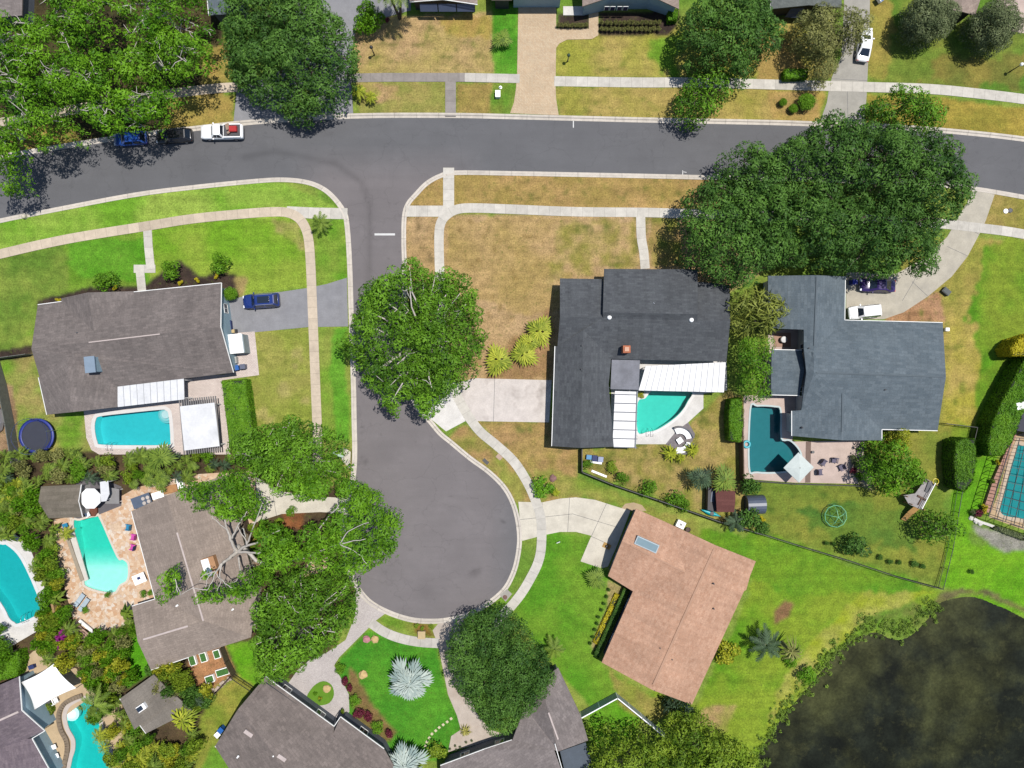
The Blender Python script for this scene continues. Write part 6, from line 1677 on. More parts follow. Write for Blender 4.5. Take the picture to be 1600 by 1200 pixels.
# bushes around house A
for x, y, r, kd, l in ((163, 441, 20, 'b_oak', 'bushy shrub left of the front walk of the brown grey house'), (263, 420, 19, 'b_hedge', 'round feathery bush right of the front walk'), (341, 409, 20, 'b_hedge', 'feathery bush near the drive at the mulch bed end')):
    pl(kd, x, y, r, l, 2.0)
pl('topiary', 359, 459, 12, 'round clipped bush at the corner of the asphalt drive', 1.5)
for i, (x, y) in enumerate(((179, 449), (282, 442), (307, 438), (337, 431), (91, 468))):
    pl('b_gold', x, y, 5, ['tiny yellow shrub beside the left bushy shrub', 'tiny yellow shrub, first of three right of the walk', 'tiny yellow shrub, middle of three right of the walk', 'tiny yellow shrub, last of three right of the walk', 'tiny yellow shrub at the left roof corner'][i], .6, 'tiny yellow shrubs in the mulch')
for x, y, r, l in ((1262, 158, 15, 'largest, right'), (1224, 159, 7, 'left'), (1240, 169, 8, 'lower middle')):
    pl('topiary', x, y, r, l + ' clipped ball of the three on the verge', 1.3 if r > 10 else .8, 'clipped balls on the verge')
# verge palm shrubs at the top drive
pl('p_feay', 562, 143, 16, 'left yellow green palm shrub on the verge beside the drive', 1.4, 'verge palms at the top'); pl('p_feay', 580, 152, 13, 'right yellow green palm shrub on the verge beside the drive', 1.2, 'verge palms at the top')
pl('p_areca', 478, 160, 26, 'drooping palm at the foot of the huge dark oak', 2.0); pl('p_feay', 448, 170, 12, 'small golden palm at the foot of the huge dark oak', 1.0)
pl('b_lime', 566, 36, 18, 'bright bush pair beside the top drive, left', 2.4); pl('b_lime', 582, 26, 20, 'bright bush pair beside the top drive, right', 2.6); pl('b_lime', 572, 14, 17, 'bright bush at the back of the pair by the top drive', 2.4)
pl('b_red', 604, 32, 6, 'small dried reddish clump beside the palm trunks', .5)
for i in range(9): pl('b_olive', 873 + i * 5.4, 38 + (i % 2), 4.2, 'low shrub of the row between the drive and entry walk', .7, 'shrub row by the entry walk')
for i in range(14): pl('b_olive', 941 + i * 6.9, 34 + (i % 3) * .6, 4.6, 'low shrub of the back row under the pale blue wall', .8, 'back shrub row under the pale blue wall')
for i in range(14): pl('b_olive', 941 + i * 6.8, 44 + (i % 3) * .6, 4.6, 'low shrub of the front row below the pale blue wall', .7, 'front shrub row under the pale blue wall')
for i in range(9):
    f = i / 8; pl('b_dark', 951 - 28 * f - (2 if i == 4 else 0), 922 + 84 * f, 3.6, 'small round shrub of the string beside the yellow border', .5, 'small round shrubs by the yellow border')
# bed between the two lower houses
for kd, x, y, r, l in (('b_hedge', 530, 1045, 11, 'round green bush at the top of the curved bed'), ('b_red', 540, 1066, 8, 'burgundy shrub in the curved bed, upper'), ('b_red', 547, 1076, 7, 'burgundy shrub in the curved bed, second'), ('b_hedge', 555, 1096, 12, 'round green bush in the middle of the curved bed'),
                       ('b_red', 560, 1118, 11, 'burgundy shrub beside the dark taupe roof, left'), ('b_red', 573, 1120, 10, 'burgundy shrub beside the dark taupe roof, right'), ('b_hedge', 588, 1137, 13, 'round green bush lowest in the curved bed'), ('b_red', 609, 1147, 8, 'small burgundy shrub at the foot of the bed'), ('b_mix', 535, 1112, 4, 'tiny shrub at the roof notch of the dark taupe house')):
    pl(kd, x, y, r, l, .9)
pl('b_mix', 683, 1177, 19, 'reddish green bush at the end of the stepping stones', 1.4)
pl('p_spike', 727, 1143, 14, 'star shaped striped agave beside the pink path', .5)
for i, (x, y) in enumerate(((703, 1171), (711, 1166), (719, 1168), (728, 1160), (737, 1158), (713, 1172))): pl('b_grey', x, y, 2.6, 'tiny round shrub in the white gravel by the agave', .3, 'tiny shrubs by the agave')
for i, (x, y, r) in enumerate(((651, 978, 5), (660, 982, 4), (674, 980, 5), (662, 992, 4))): pl('b_mix', x, y, r, 'small bronze shrub around the tan utility box', .4, 'bronze shrubs by the utility box')
pl('b_lime', 492, 1084, 4, 'tiny bright plant on the grass island, left', .4); pl('b_yel', 500, 1092, 4, 'tiny yellow plant on the grass island, lower', .4); pl('b_dark', 499, 1094, 3.4, 'tiny dark plant on the grass island', .4)
# right yards
for i, (x, y, r) in enumerate(((1292, 848, 5), (1303, 849, 4), (1375, 871, 6), (1391, 877, 6), (1405, 879, 5), (1430, 880, 8), (1443, 884, 6), (1520, 893, 5))): pl('b_dark', x, y, r, 'small dark clump shrub in the mown lawn near the rail fence', .5, 'small clump shrubs near the rail fence')
for i, (kd, x, y, r, l) in enumerate((('b_grey', 1333, 716, 6, 'grey green shrub at the pink patio edge, upper'), ('b_grey', 1337, 724, 8, 'grey green shrub at the pink patio edge, second'), ('b_red', 1334, 737, 7, 'bronze shrub at the pink patio edge'), ('b_oak', 1343, 745, 8, 'leafy shrub at the pink patio edge, lowest'), ('b_grey', 1522, 800, 6, 'grey succulent at the caged pool corner'), ('b_red', 1530, 804, 9, 'reddish croton at the caged pool corner'), ('b_gold', 1538, 795, 8, 'yellow croton at the caged pool corner'), ('p_blade', 1552, 752, 6, 'potted plant on the caged pool wall'), ('b_gold', 1560, 722, 5, 'small yellow plant on the caged pool wall'))):
    pl(kd, x, y, r, l, .7)
rr = random.Random(5)
def marsh():
    rs = np.random.RandomState(44)
    q = PL([(1178, 1205), (1190, 1185), (1215, 1130), (1240, 1095), (1285, 1050), (1302, 1024), (1345, 990), (1375, 983), (1420, 993), (1452, 964), (1466, 944)])
    cen = []; nor = []; ax = []; tin = []
    for i in range(520):
        j = rs.randint(0, len(q) - 1); f = rs.rand(); p = q[j].lerp(q[j + 1], f); d = (q[j + 1] - q[j]).normalized(); n_ = Vector((-d.y, d.x, 0))
        off = rs.normal() * .7 + (1.6 if 6 <= j <= 8 else .5) * rs.rand()
        c = p + n_ * off; r = rs.uniform(.1, .36); m = int(40 * r / .3)
        pp, dv = clump_points(c.x, c.y, -.35 + rs.uniform(0, .25), r, m, rs, .8)
        cen.append(pp); nor.append(dv + rs.normal(size=dv.shape) * .5 + np.array([0, 0, .4])); ax.append(dv); tin.append(np.full(m, rs.rand()) + rs.uniform(-.2, .2, m))
    cen = np.concatenate(cen); me = leaves_mesh('marsh_plants', cen, np.concatenate(nor), rs.uniform(.1, .3, len(cen)), np.concatenate(tin), LF['marsh'], .4, rs, np.concatenate(ax))
    o = obj_from(me, 'marsh_plants'); finish(o, None, 'low green marsh plants fringing the pond bank', 'marsh plants', None, 'stuff')
marsh()
# island under left oak and court corner
for kd, x, y, r, h, l in (('b_yel', 404, 832, 9, 1.0, 'yellow flowering shrub under the pale limbed oak'), ('p_blade', 403, 912, 10, 1.2, 'yellow leaved plant under the pale limbed oak'), ('b_mix', 485, 905, 7, .5, 'small plant on the tan stepping patch'), ('b_oak', 455, 800, 10, .8, 'low shrub in the reddish bed under the oak')):
    pl(kd, x, y, r, l, h)
# jungle zones: dense mixed planting
def zone(poly, spacing, kinds, lab, group, seed, hr=(1.2, 3.0), rr_=(9, 17)):
    rs = random.Random(seed)
    xs = [p[0] for p in poly]; ys = [p[1] for p in poly]
    y = min(ys); row = 0
    while y < max(ys):
        x = min(xs) + (spacing / 2 if row % 2 else 0)
        while x < max(xs):
            X = x + rs.uniform(-.35, .35) * spacing; Y = y + rs.uniform(-.35, .35) * spacing
            if inpoly(np.array([X]), np.array([Y]), poly)[0]:
                kd = rs.choice(kinds)
                nm = {'b': 'shrub', 'p': 'palm'}[kd[0]]
                pl(kd, X, Y, rs.uniform(*rr_), lab.replace('*', {'b_lime': 'bright green shrub', 'b_oak': 'dark green shrub', 'b_mix': 'mottled green shrub', 'b_yel': 'yellow green shrub', 'b_hedge': 'mid green shrub', 'b_dark': 'dark green shrub', 'b_olive': 'olive shrub', 'b_grey': 'grey green shrub', 'p_areca': 'feathery green palm', 'p_feay': 'feathery yellow palm', 'p_fan': 'green fan palm', 'p_fany': 'yellow green fan palm', 'p_dark': 'dark feathery palm', 'p_blade': 'broad leaved plant', 'p_fea': 'arching palm', 'p_bladey': 'yellow broad leaved plant'}[kd]),
                   rs.uniform(*hr), group + ', ' + kd[2:])
            x += spacing
        y += spacing * .87; row += 1
zone([(-15, 700), (100, 708), (145, 712), (300, 705), (360, 712), (372, 735), (285, 748), (262, 760), (200, 762), (190, 748), (120, 752), (62, 757), (50, 800), (-15, 800)], 18.5, ['p_areca', 'p_dark', 'b_mix', 'p_areca', 'b_hedge', 'p_fan', 'b_olive', 'p_areca'], '* in the planted band between the two pool patios', 'planted band between the pool patios', 1)
zone([(-15, 745), (60, 750), (60, 800), (82, 830), (98, 900), (84, 920), (62, 905), (40, 860), (-15, 835)], 16, ['p_areca', 'b_mix', 'b_lime', 'p_blade', 'p_feay', 'b_hedge', 'p_areca'], '* in the thicket left of the grey gabled shed', 'thicket left of the grey gabled shed', 2)
zone([(66, 905), (84, 900), (100, 960), (120, 975), (112, 1010), (70, 1035), (45, 1010), (62, 975)], 15, ['b_yel', 'p_blade', 'b_mix', 'p_areca', 'b_lime'], '* in the bed beside the striped loungers', 'bed beside the striped loungers', 3)
zone([(110, 1005), (160, 985), (200, 960), (212, 990), (192, 1010), (200, 1060), (185, 1085), (190, 1110), (160, 1110), (140, 1080), (115, 1050), (85, 1040)], 15, ['b_mix', 'b_hedge', 'b_lime', 'b_olive', 'p_areca', 'b_mix', 'b_yel'], '* in the thicket between the shade sail and the outbuilding', 'thicket by the shade sail', 4)
zone([(145, 1115), (188, 1120), (225, 1150), (240, 1165), (300, 1150), (310, 1180), (300, 1215), (165, 1215), (158, 1165)], 16, ['p_feay', 'p_areca', 'b_mix', 'b_yel', 'b_hedge', 'p_feay', 'b_oak'], '* in the thicket below the outbuilding', 'thicket below the outbuilding', 5)
zone([(235, 1045), (285, 1045), (300, 1075), (330, 1085), (315, 1110), (300, 1130), (270, 1110), (250, 1095)], 15, ['b_olive', 'b_mix', 'p_areca', 'b_dark', 'p_dark', 'b_yel'], '* in the planting above the outbuilding roof', 'planting above the outbuilding roof', 6, (1.5, 3.4))
zone([(-15, 965), (10, 1010), (0, 1060), (-15, 1060)], 14, ['b_oak', 'b_lime'], '* at the left edge below the pointed pool', 'plants below the pointed pool', 7)
zone([(395, 810), (440, 808), (450, 830), (470, 900), (440, 905), (400, 900), (385, 850)], 15, ['b_hedge', 'b_oak', 'b_mix'], '* in the shaded bed under the pale limbed oak', 'bed under the pale limbed oak', 8, (.8, 1.4), (6, 12))
pl('p_fan', 250, 714, 26, 'large grey green fan palm overlapping the long pool patio edge', 3.4)
pl('p_areca', 222, 712, 20, 'feathery palm at the lower edge of the rectangular pool patio', 2.2)
pl('p_feay', 102, 834, 15, 'yellow green palm at the corner of the angular pool', 1.6)
pl('p_fea', 148, 1100, 34, 'tall palm arching over the lagoon pool', 4.5)
pl('p_fany', 285, 1125, 30, 'golden fan palm over the outbuilding corner', 3.6)
pl('b_mag', 93, 994, 11, 'magenta bougainvillea, larger bloom by the thicket', 2.4); pl('b_mag', 73, 978, 7, 'magenta bougainvillea, small bloom near the pointed pool', 2.2); pl('b_mag', 94, 1010, 6, 'magenta bougainvillea, lowest small bloom', 2.0)
pl('p_blade', 195, 960, 18, 'banana plant with yellow leaves by the taupe house wall', 2.6)
pl('p_bladey', 198, 965, 12, 'yellow banana leaves beside the taupe house', 3.0)
pl('b_red', 147, 987, 5, 'small red flowering plant by the timber seat', .8)
pl('b_oak', 168, 930, 6, 'potted green plant on the flagstones', .7); pl('b_hedge', 133, 954, 7, 'small green plant beside the striped loungers', .6); pl('b_oak', 222, 928, 7, 'low green hedge plant at the taupe house notch', .6); pl('b_hedge', 234, 926, 6, 'second low hedge plant at the taupe house notch', .6)
pl('b_dark', 248, 1062, 16, 'wispy dark shrub at the taupe house lower corner', 2.0); pl('p_dark', 270, 1050, 18, 'dark feathery palm at the taupe house lower edge', 1.8)
pl('b_lime', 203, 783, 0.1, '', 1) if False else None
# tall twin palm whose crown is above the top edge of the picture
t = thing('palm_tree', 'pair of tall bare palm trunks leaving the top edge of the picture', 'palm', P(625, 30))
for i, (dx, ht) in enumerate(((0, 8.0), (.9, 7.2))):
    b = P(625, 29); 
    top = Vector((b.x + (-.5 if i == 0 else .9), b.y + .4, ht))
    mb = MB(); mb.tube([b + Vector((0, 0, -.2)), b.lerp(top, .5) + Vector((.2 if i else -.15, 0, 0)), top], [.2, .15, .13], 8); mb.build('trunk', M('trunk_dark', C(92, 86, 84), .9, .2), t, True)
    rs = np.random.RandomState(90 + i); V = []
    for j in range(16):
        V += frond_feather(None, None, None, (top.x, top.y, top.z), j * 2.4, 2.3, .35 + .5 * j / 16, rs)
    V = np.array(V); me = bpy.data.meshes.new('crown'); np_mesh(me, V, np.arange(len(V)).reshape(-1, 4))
    at = me.attributes.new('tint', 'FLOAT', 'FACE'); at.data.foreach_set('value', rs.rand(len(V) // 4).astype(np.float32)); me.materials.append(LF['palm']); obj_from(me, 'crown', t)
# tell look-alike plants apart by what stands next to them
LMK = [('white roofed pergola', 312, 668), ('round trampoline', 57, 681), ('grey gabled shed', 95, 785), ('round white parasol', 141, 779), ('rectangular pool', 207, 668), ('angular green pool', 150, 850), ('pointed pool', 35, 910),
       ('striped loungers', 131, 940), ('magenta bougainvillea', 93, 994), ('timber seat', 133, 987), ('white shade sail', 78, 1075), ('lagoon pool', 130, 1150), ('grey outbuilding', 225, 1100), ('outdoor table', 226, 781), ('raised planters', 325, 1035),
       ('taupe house corner', 236, 1047), ('large fan palm', 250, 714), ('weathered board fence', 20, 650), ('golden fan palm', 285, 1125), ('banana plant', 195, 960), ('stone chimney', 331, 884), ('reddish bed', 455, 812)]
ORD = ['', 'second ', 'third ', 'fourth ', 'fifth ', 'sixth ', 'seventh ', 'eighth ', 'ninth ', 'tenth ']
def spread_labels():
    by = {}
    for o in list(COL.objects):
        if o.parent is None and o.get('group') and o.get('label'): by.setdefault(o['label'], []).append(o)
    for lab, objs in by.items():
        if len(objs) < 2: continue
        pos = [(800 + o.location.x * F / H, 600 - o.location.y * F / H) for o in objs]
        if ' row ' in lab or 'string' in lab or 'agave' in lab or 'utility box' in lab or 'clump shrub' in lab or 'pond bank' in lab:
            names = ['first', 'second', 'third', 'fourth', 'fifth', 'sixth', 'seventh', 'eighth', 'ninth', 'tenth', 'eleventh', 'twelfth', 'thirteenth', 'fourteenth', 'fifteenth', 'sixteenth', 'seventeenth', 'eighteenth', 'nineteenth', 'twentieth'] + ['%dth' % i for i in range(21, 99)]
            vert = 'string' in lab
            for n_, (q, o) in enumerate(sorted(zip(pos, objs), key=lambda a: a[0][1] if vert else a[0][0])):
                o['label'] = lab + (', %s from the top' if vert else ', %s from the left') % names[n_]
            continue
        kind = lab.split(' in the ')[0].split(' at the left')[0]
        sub = {}
        for (x, y), o in zip(pos, objs):
            nm, lx, ly = min(LMK, key=lambda l: math.hypot(l[1] - x, l[2] - y))
            dx, dy = x - lx, y - ly
            if abs(dx) > abs(dy): d = 'right of' if dx > 0 else 'left of'
            else: d = 'below' if dy > 0 else 'above'
            sub.setdefault((nm, d), []).append((math.hypot(dx, dy), o))
        for (nm, d), L in sub.items():
            for n_, (q, o) in enumerate(sorted(L, key=lambda a: a[0])):
                o['label'] = kind + ' ' + ('' if len(L) == 1 else ORD[min(n_, 9)] + 'nearest ') + d + ' the ' + nm
spread_labels()
def left_right():
    by = {}
    for o in list(COL.objects):
        if o.parent is None and o.get('label') and o not in set(PR.values()): by.setdefault(o['label'], []).append(o)
    for lab, L in by.items():
        if len(L) > 1:
            L.sort(key=lambda o: o.location.x)
            for n_, o in enumerate(L):
                o['label'] = lab + (', ' + ('left one', 'right one')[n_] if len(L) == 2 else ', ' + ('leftmost' if n_ == 0 else 'rightmost' if n_ == len(L) - 1 else ('middle' if len(L) == 3 else ORD[min(n_, 9)] + 'from left')))
left_right()
# remove prototypes
for o in PR.values():
    for c in kids(o): bpy.data.objects.remove(c)
    bpy.data.objects.remove(o)
# ---------------------------------------------------------------- vehicles
def paint(name, c, rough=.25):
    if name in _mats: return _mats[name]
    m, nt, b, out = nodes(name)
    geo = N(nt, 'ShaderNodeNewGeometry')
    cc = mulc(nt, c, rampf(nt, noise(nt, geo.outputs['Position'], 2.5, 4), .94, 1.06))
    nt.links.new(cc, b.inputs['Base Color']); b.inputs['Roughness'].default_value = rough; b.inputs['Coat Weight'].default_value = .5
    b.inputs['Coat Roughness'].default_value = .06
    _mats[name] = m; return m
RUB = M('tyre_rubber', (.015, .015, .016, 1), .8, .1); RIM = M('alloy_rim', (.45, .45, .47, 1), .3, .05, metal=.8)
HEADL = M('headlight_lens', (.7, .72, .75, 1), .1, .02); TAILL = M('tail_light_lens', (.35, .015, .015, 1), .2, .05)
CG = glass_dark('car_glass', (.012, .018, .03, 1))
def car(label, cat, px, py, ang, kind, pm, L, W, Hh, name='parked_car', roofglass=False):
    """front points along +x before rotation by ang"""
    b = P(px, py); t = thing(name, label, cat, (b.x, b.y, -.09 if py < 260 and px < 500 else .03))
    w = W / 2; l = L / 2
    belt = Hh * (.60 if kind != 'sedan' else .62)
    hood = Hh * .58
    if kind == 'pickup': st = [(-l, .88, .50, belt - .02), (-l + .12, .97, .38, belt), (-l * .4, 1, .34, belt), (.1, 1, .34, belt), (l * .45, 1, .34, hood + .08), (l * .8, .98, .36, hood), (l * .95, .90, .4, hood - .12), (l, .78, .48, hood - .3)]
    elif kind == 'sedan': st = [(-l, .76, .45, belt - .18), (-l * .93, .9, .36, belt - .04), (-l * .62, .98, .3, belt), (0, 1, .28, belt), (l * .42, 1, .28, belt - .02), (l * .75, .96, .3, hood - .1), (l * .93, .86, .34, hood - .22), (l, .70, .4, hood - .34)]
    else: st = [(-l, .84, .45, belt - .08), (-l * .95, .94, .36, belt), (-l * .5, 1, .32, belt), (0, 1, .3, belt), (l * .45, 1, .3, belt - .02), (l * .78, .96, .32, hood - .04), (l * .94, .86, .36, hood - .16), (l, .72, .42, hood - .3)]
    mb = MB(); vs = []; fs = []
    cs = [(-.96, 0), (-1, .45), (-.985, .8), (-.93, .97), (-.5, 1.02), (0, 1.035), (.5, 1.02), (.93, .97), (.985, .8), (1, .45), (.96, 0)]
    for (x, ww, z0, z1) in st:
        for cy, cz in cs: vs.append((x, cy * ww * w, z0 + (z1 - z0) * cz))
    n = len(cs)
    for i in range(len(st) - 1):
        for k_ in range(n - 1): fs.append((i * n + k_, (i + 1) * n + k_, (i + 1) * n + k_ + 1, i * n + k_ + 1))
        fs.append((i * n + n - 1, (i + 1) * n + n - 1, (i + 1) * n, i * n))
    fs.append(tuple(range(n))); fs.append(tuple(reversed(range((len(st) - 1) * n, len(st) * n))))
    fs = [tuple(reversed(f)) for f in fs]
    Rz = Matrix.Translation(Vector(t.location)) @ Matrix.Rotation(ang, 4, 'Z')
    def put(m_, nm, mat, par=t, sm=False):
        m_.v = [tuple(Rz @ Vector(v)) for v in m_.v]; return m_.build(nm, mat, par, sm)
    mb.add(vs, fs); put(mb, 'body', pm, sm=True)
    # cabin
    if kind == 'pickup': x0, x1, r0, r1 = -l * .05 - .15, l * .50, -l * .05 + .05, l * .30
    elif kind == 'sedan': x0, x1, r0, r1 = -l * .74, l * .50, -l * .36, l * .14
    elif kind == 'hatch': x0, x1, r0, r1 = -l * .95, l * .52, -l * .74, l * .20
    else: x0, x1, r0, r1 = -l * .96, l * .50, -l * .82, l * .24
    bw, rw = w * .93, w * .76
    zb, zr = belt + .01, Hh
    def ring(a, b_, ww, z, c): return [(a + c, -ww, z), (b_ - c, -ww, z), (b_, -ww + c * 1.6, z), (b_, ww - c * 1.6, z), (b_ - c, ww, z), (a + c, ww, z), (a, ww - c, z), (a, -ww + c, z)]
    A = ring(x0, x1, bw, zb - .06, .12); B = ring(r0, r1, rw, zr - .05, .14); Cc = ring(r0 + .12, r1 - .12, rw - .12, zr, .12)
    mb = MB(); m8 = 8
    mb.add(A + B + Cc, [(i, (i + 1) % m8, (i + 1) % m8 + m8, i + m8) for i in range(m8)] + [(i + 8, (i + 1) % m8 + 8, (i + 1) % m8 + 16, i + 16) for i in range(m8)] + [tuple(range(16, 24))])
    put(mb, 'cabin', pm)
    def gl(nm, a, b_, c, d, off=.012, inset=.10, par=t):
        a, b_, c, d = [Vector(q) for q in (a, b_, c, d)]
        ce = (a + b_ + c + d) / 4; nn = (b_ - a).cross(d - a).normalized()
        q = [p.lerp(ce, inset) + nn * off for p in (a, b_, c, d)]
        mb = MB(); mb.add(q, [(0, 1, 2, 3)]); return put(mb, nm, CG, par)
    gl('windshield', A[2], A[3], B[3], B[2]); gl('rear_window', A[6], A[7], B[7], B[6])
    for s, (i0, i1) in ((-1, (0, 1)), (1, (4, 5))):
        a, b_ = Vector(A[i0]), Vector(A[i1]); c, d = Vector(B[i1]), Vector(B[i0])
        for f0, f1 in ((0, .48), (.52, 1)):
            gl('side_window', a.lerp(b_, f0), a.lerp(b_, f1), d.lerp(c, f1), d.lerp(c, f0), .012, .08)
    if roofglass:
        mb = MB(); mb.box(((r0 + r1) / 2 + .1, 0, zr + .012), ((r1 - r0) * .62, rw * 1.2, .02)); put(mb, 'sunroof', CG)
        for s in (-1, 1):
            mb = MB(); mb.box(((r0 + r1) / 2, s * (rw - .06), zr + .02), ((r1 - r0) * .9, .05, .06)); put(mb, 'roof_rail', STEEL)
    wr = .34 if kind in ('sedan', 'hatch') else .38
    for sx in (-l * .62, l * .64):
        for s in (-1, 1):
            mb = MB(); c0 = Vector((sx, s * (w - .22), wr))
            mb.tube([c0, c0 + Vector((0, s * .02, 0)), c0 + Vector((0, s * .2, 0)), c0 + Vector((0, s * .225, 0))], [wr * .9, wr, wr, wr * .88], 16); wh = put(mb, 'wheel', RUB)
            mb = MB(); mb.tube([c0 + Vector((0, s * .2, 0)), c0 + Vector((0, s * .235, 0))], [wr * .62, wr * .5], 12); put(mb, 'rim', RIM, wh)
    for s in (-1, 1):
        mb = MB(); mb.box((l * .93, s * w * .66, hood - .22), (.22, .34, .13)); put(mb, 'headlight', HEADL)
        mb = MB(); mb.box((-l * .965, s * w * .72, belt - .2), (.12, .26, .18)); put(mb, 'tail_light', TAILL)
        mb = MB(); mb.box((x1 - .42, s * (w + .07), belt + .04), (.16, .2, .13)); put(mb, 'side_mirror', pm)
    for s, x in ((1, l - .02), (-1, -l + .02)):
        mb = MB(); mb.box((x, 0, .48), (.1, W * .72, .12)); put(mb, 'bumper', DARKGREY)
    if kind == 'pickup':
        bx0, bx1 = -l + .18, x0 - .08
        mb = MB(); mb.box(((bx0 + bx1) / 2, 0, belt + .035), (bx1 - bx0, W * .80, .02)); put(mb, 'bed', M('bed_liner', (.05, .05, .055, 1), .7, .2))
        for s in (-1, 1):
            mb = MB(); mb.box(((bx0 + bx1) / 2, s * w * .88, belt + .10), (bx1 - bx0, .14, .16)); put(mb, 'bed_rail', pm)
        mb = MB(); mb.box((bx0 - .02, 0, belt + .09), (.1, W * .82, .16)); put(mb, 'tailgate', pm)
    return t, Rz
A_ = math.radians
car('blue hatchback parked at the kerb under the grove oak', 'car', 207, 219, A_(184), 'hatch', paint('paint_blue', (.012, .05, .22, 1)), 4.5, 1.8, 1.5)
car('black car parked at the kerb between the blue hatchback and white pickup', 'car', 275, 215, A_(184), 'hatch', paint('paint_black', (.012, .012, .014, 1)), 4.9, 1.85, 1.55)
tp, Rz = car('white pickup truck parked at the kerb with red gear in its bed', 'pickup truck', 350, 209, A_(181), 'pickup', paint('paint_white', (.74, .75, .76, 1)), 5.7, 1.95, 1.85, 'pickup_truck')
c0 = Rz @ Vector((-1.75, -.15, 1.35))
mb = MB(); mb.box(c0, (1.0, .75, .45), A_(181)); mb.box(c0 + Vector((0, 0, .24)), (.8, .5, .08), A_(181)); mb.build('cargo_box', M('red_plastic', C(214, 40, 44), .5, .1), label='red box carried in the bed of the white pickup', cat='box')
mb = MB(); mb.box(c0 + Vector((-.75, .3, -.05)), (.5, .8, .3), .3); mb.box(c0 + Vector((-.6, -.5, .0)), (.35, .3, .4), .6); mb.build('tool_pile', M('tan_gear', C(176, 150, 130), .8, .2), label='tan and grey gear beside the red box in the pickup bed', cat='gear')
car('navy suv with a glass roof on the asphalt drive', 'suv', 411, 471, A_(176 + 8), 'suv', paint('paint_navy', (.012, .028, .14, 1), .2), 4.9, 1.95, 1.7, 'parked_suv', True)
car('white car half under the olive toned tree on the concrete drive', 'car', 1347, 73, A_(82), 'sedan', paint('paint_white', (.74, .75, .76, 1)), 4.7, 1.85, 1.45)
car('white suv tucked in the corner of the slate blue house', 'suv', 1347, 488, A_(186), 'suv', paint('paint_white', (.74, .75, .76, 1)), 4.4, 1.8, 1.65, 'parked_suv')
car('dark violet car half under the great oaks on the curved drive', 'car', 1367, 447, A_(178), 'sedan', paint('paint_violet', (.03, .016, .09, 1), .15), 4.8, 1.85, 1.45)
# white boat like vehicle at left edge
t = thing('covered_boat', 'white boat partly cut by the left edge behind the grey board fence', 'boat', P(-2, 662))
mb = MB(); bp_ = [(-22, 625), (-6, 626), (4, 640), (9, 660), (6, 672), (-4, 680), (-24, 684)]
mb.prism(PL(bp_), .3, 1.1); mb.build('hull', M('boat_hull', C(226, 228, 234), .4, .05), t)
mb = MB(); mb.prism(PL([(-20, 634), (-8, 634), (0, 646), (3, 660), (-2, 670), (-20, 674)]), 1.1, 1.16); mb.build('cockpit', M('boat_floor', C(112, 116, 124), .6, .1), t)

# ---------------------------------------------------------------- garden furniture and small things
def solid(name, label, cat, px, py, boxes, mat, ang=0.0, group=None, z0=.03):
    """one rigid thing from part lists: boxes = [(part, mat, [(x,y,z,sx,sy,sz),...])]"""
    b = P(px, py); t = thing(name, label, cat, (b.x, b.y, z0), group)
    R = Matrix.Translation(Vector(t.location)) @ Matrix.Rotation(ang, 4, 'Z')
    for part, m, bl in boxes:
        mb = MB()
        for q in bl: mb.box((q[0], q[1], q[2]), (q[3], q[4], q[5]))
        mb.v = [tuple(R @ Vector(v)) for v in mb.v]; mb.build(part, m or mat, t)
    return t
def chair(label, px, py, ang, mat, cat='chair', group=None, mat2=None, name='patio_chair'):
    return solid(name, label, cat, px, py, [('seat', mat, [(0, 0, .36, .62, .62, .06)]), ('backrest', mat2 or mat, [(-.34, k * .13, .68, .10, .11, .66) for k in (-2, -1, 0, 1, 2)]),
        ('armrest', mat, [(0, -.36, .56, .72, .12, .04)]), ('armrest', mat, [(0, .36, .56, .72, .12, .04)]),
        ('leg', mat, [(.28, -.34, .28, .07, .05, .56)]), ('leg', mat, [(.28, .34, .28, .07, .05, .56)]), ('leg', mat, [(-.3, -.34, .28, .07, .05, .56)]), ('leg', mat, [(-.3, .34, .28, .07, .05, .56)])], mat, ang, group)
def lounger(label, px, py, ang, mat, frame, cat='lounger', group=None):
    return solid('sun_lounger', label, cat, px, py, [('mattress', mat, [(.25, 0, .34, 1.35, .6, .08)]), ('backrest', mat, [(-.72, 0, .46, .6, .6, .08)]), ('frame', frame, [(0, -.31, .27, 2.0, .05, .06), (0, .31, .27, 2.0, .05, .06)]),
        ('leg', frame, [(.85, -.3, .13, .05, .05, .26)]), ('leg', frame, [(.85, .3, .13, .05, .05, .26)]), ('leg', frame, [(-.8, -.3, .13, .05, .05, .26)]), ('leg', frame, [(-.8, .3, .13, .05, .05, .26)])], mat, ang, group)
PURP = M('chair_dark_violet', C(84, 76, 108), .6, .1)
for px, py, a, l in ((1285, 722, -.6, 'dark adirondack chair on the pink patio, upper left of the ring'), (1302, 719, -1.7, 'dark adirondack chair on the pink patio, top of the ring'), (1313, 730, -2.7, 'dark adirondack chair on the pink patio, right of the ring'), (1279, 737, .05, 'dark adirondack chair on the pink patio, nearest the parasol')):
    chair(l, px, py, a, PURP, group='dark chairs on the pink patio')
mb = MB(); mb.lathe([(.1, .03), (.12, .25), (.2, .35)], (*P(1269, 706).xy, 0), 10); mb.build('plant_pot', BLACK, label='small black pot near the brown border of the pink patio', cat='pot')
STR = M('lounger_stripe', C(196, 214, 226), .7, .1); NAVY = M('navy_fabric', C(40, 58, 120), .7, .1)
lounger('pale blue striped lounger, left of the pair by the thicket', 127, 936, .95, STR, M('frame_dark_blue', C(60, 70, 84), .5, .1)); lounger('pale blue striped lounger, right of the pair by the thicket', 134, 943, .95, STR, _mats['frame_dark_blue'])
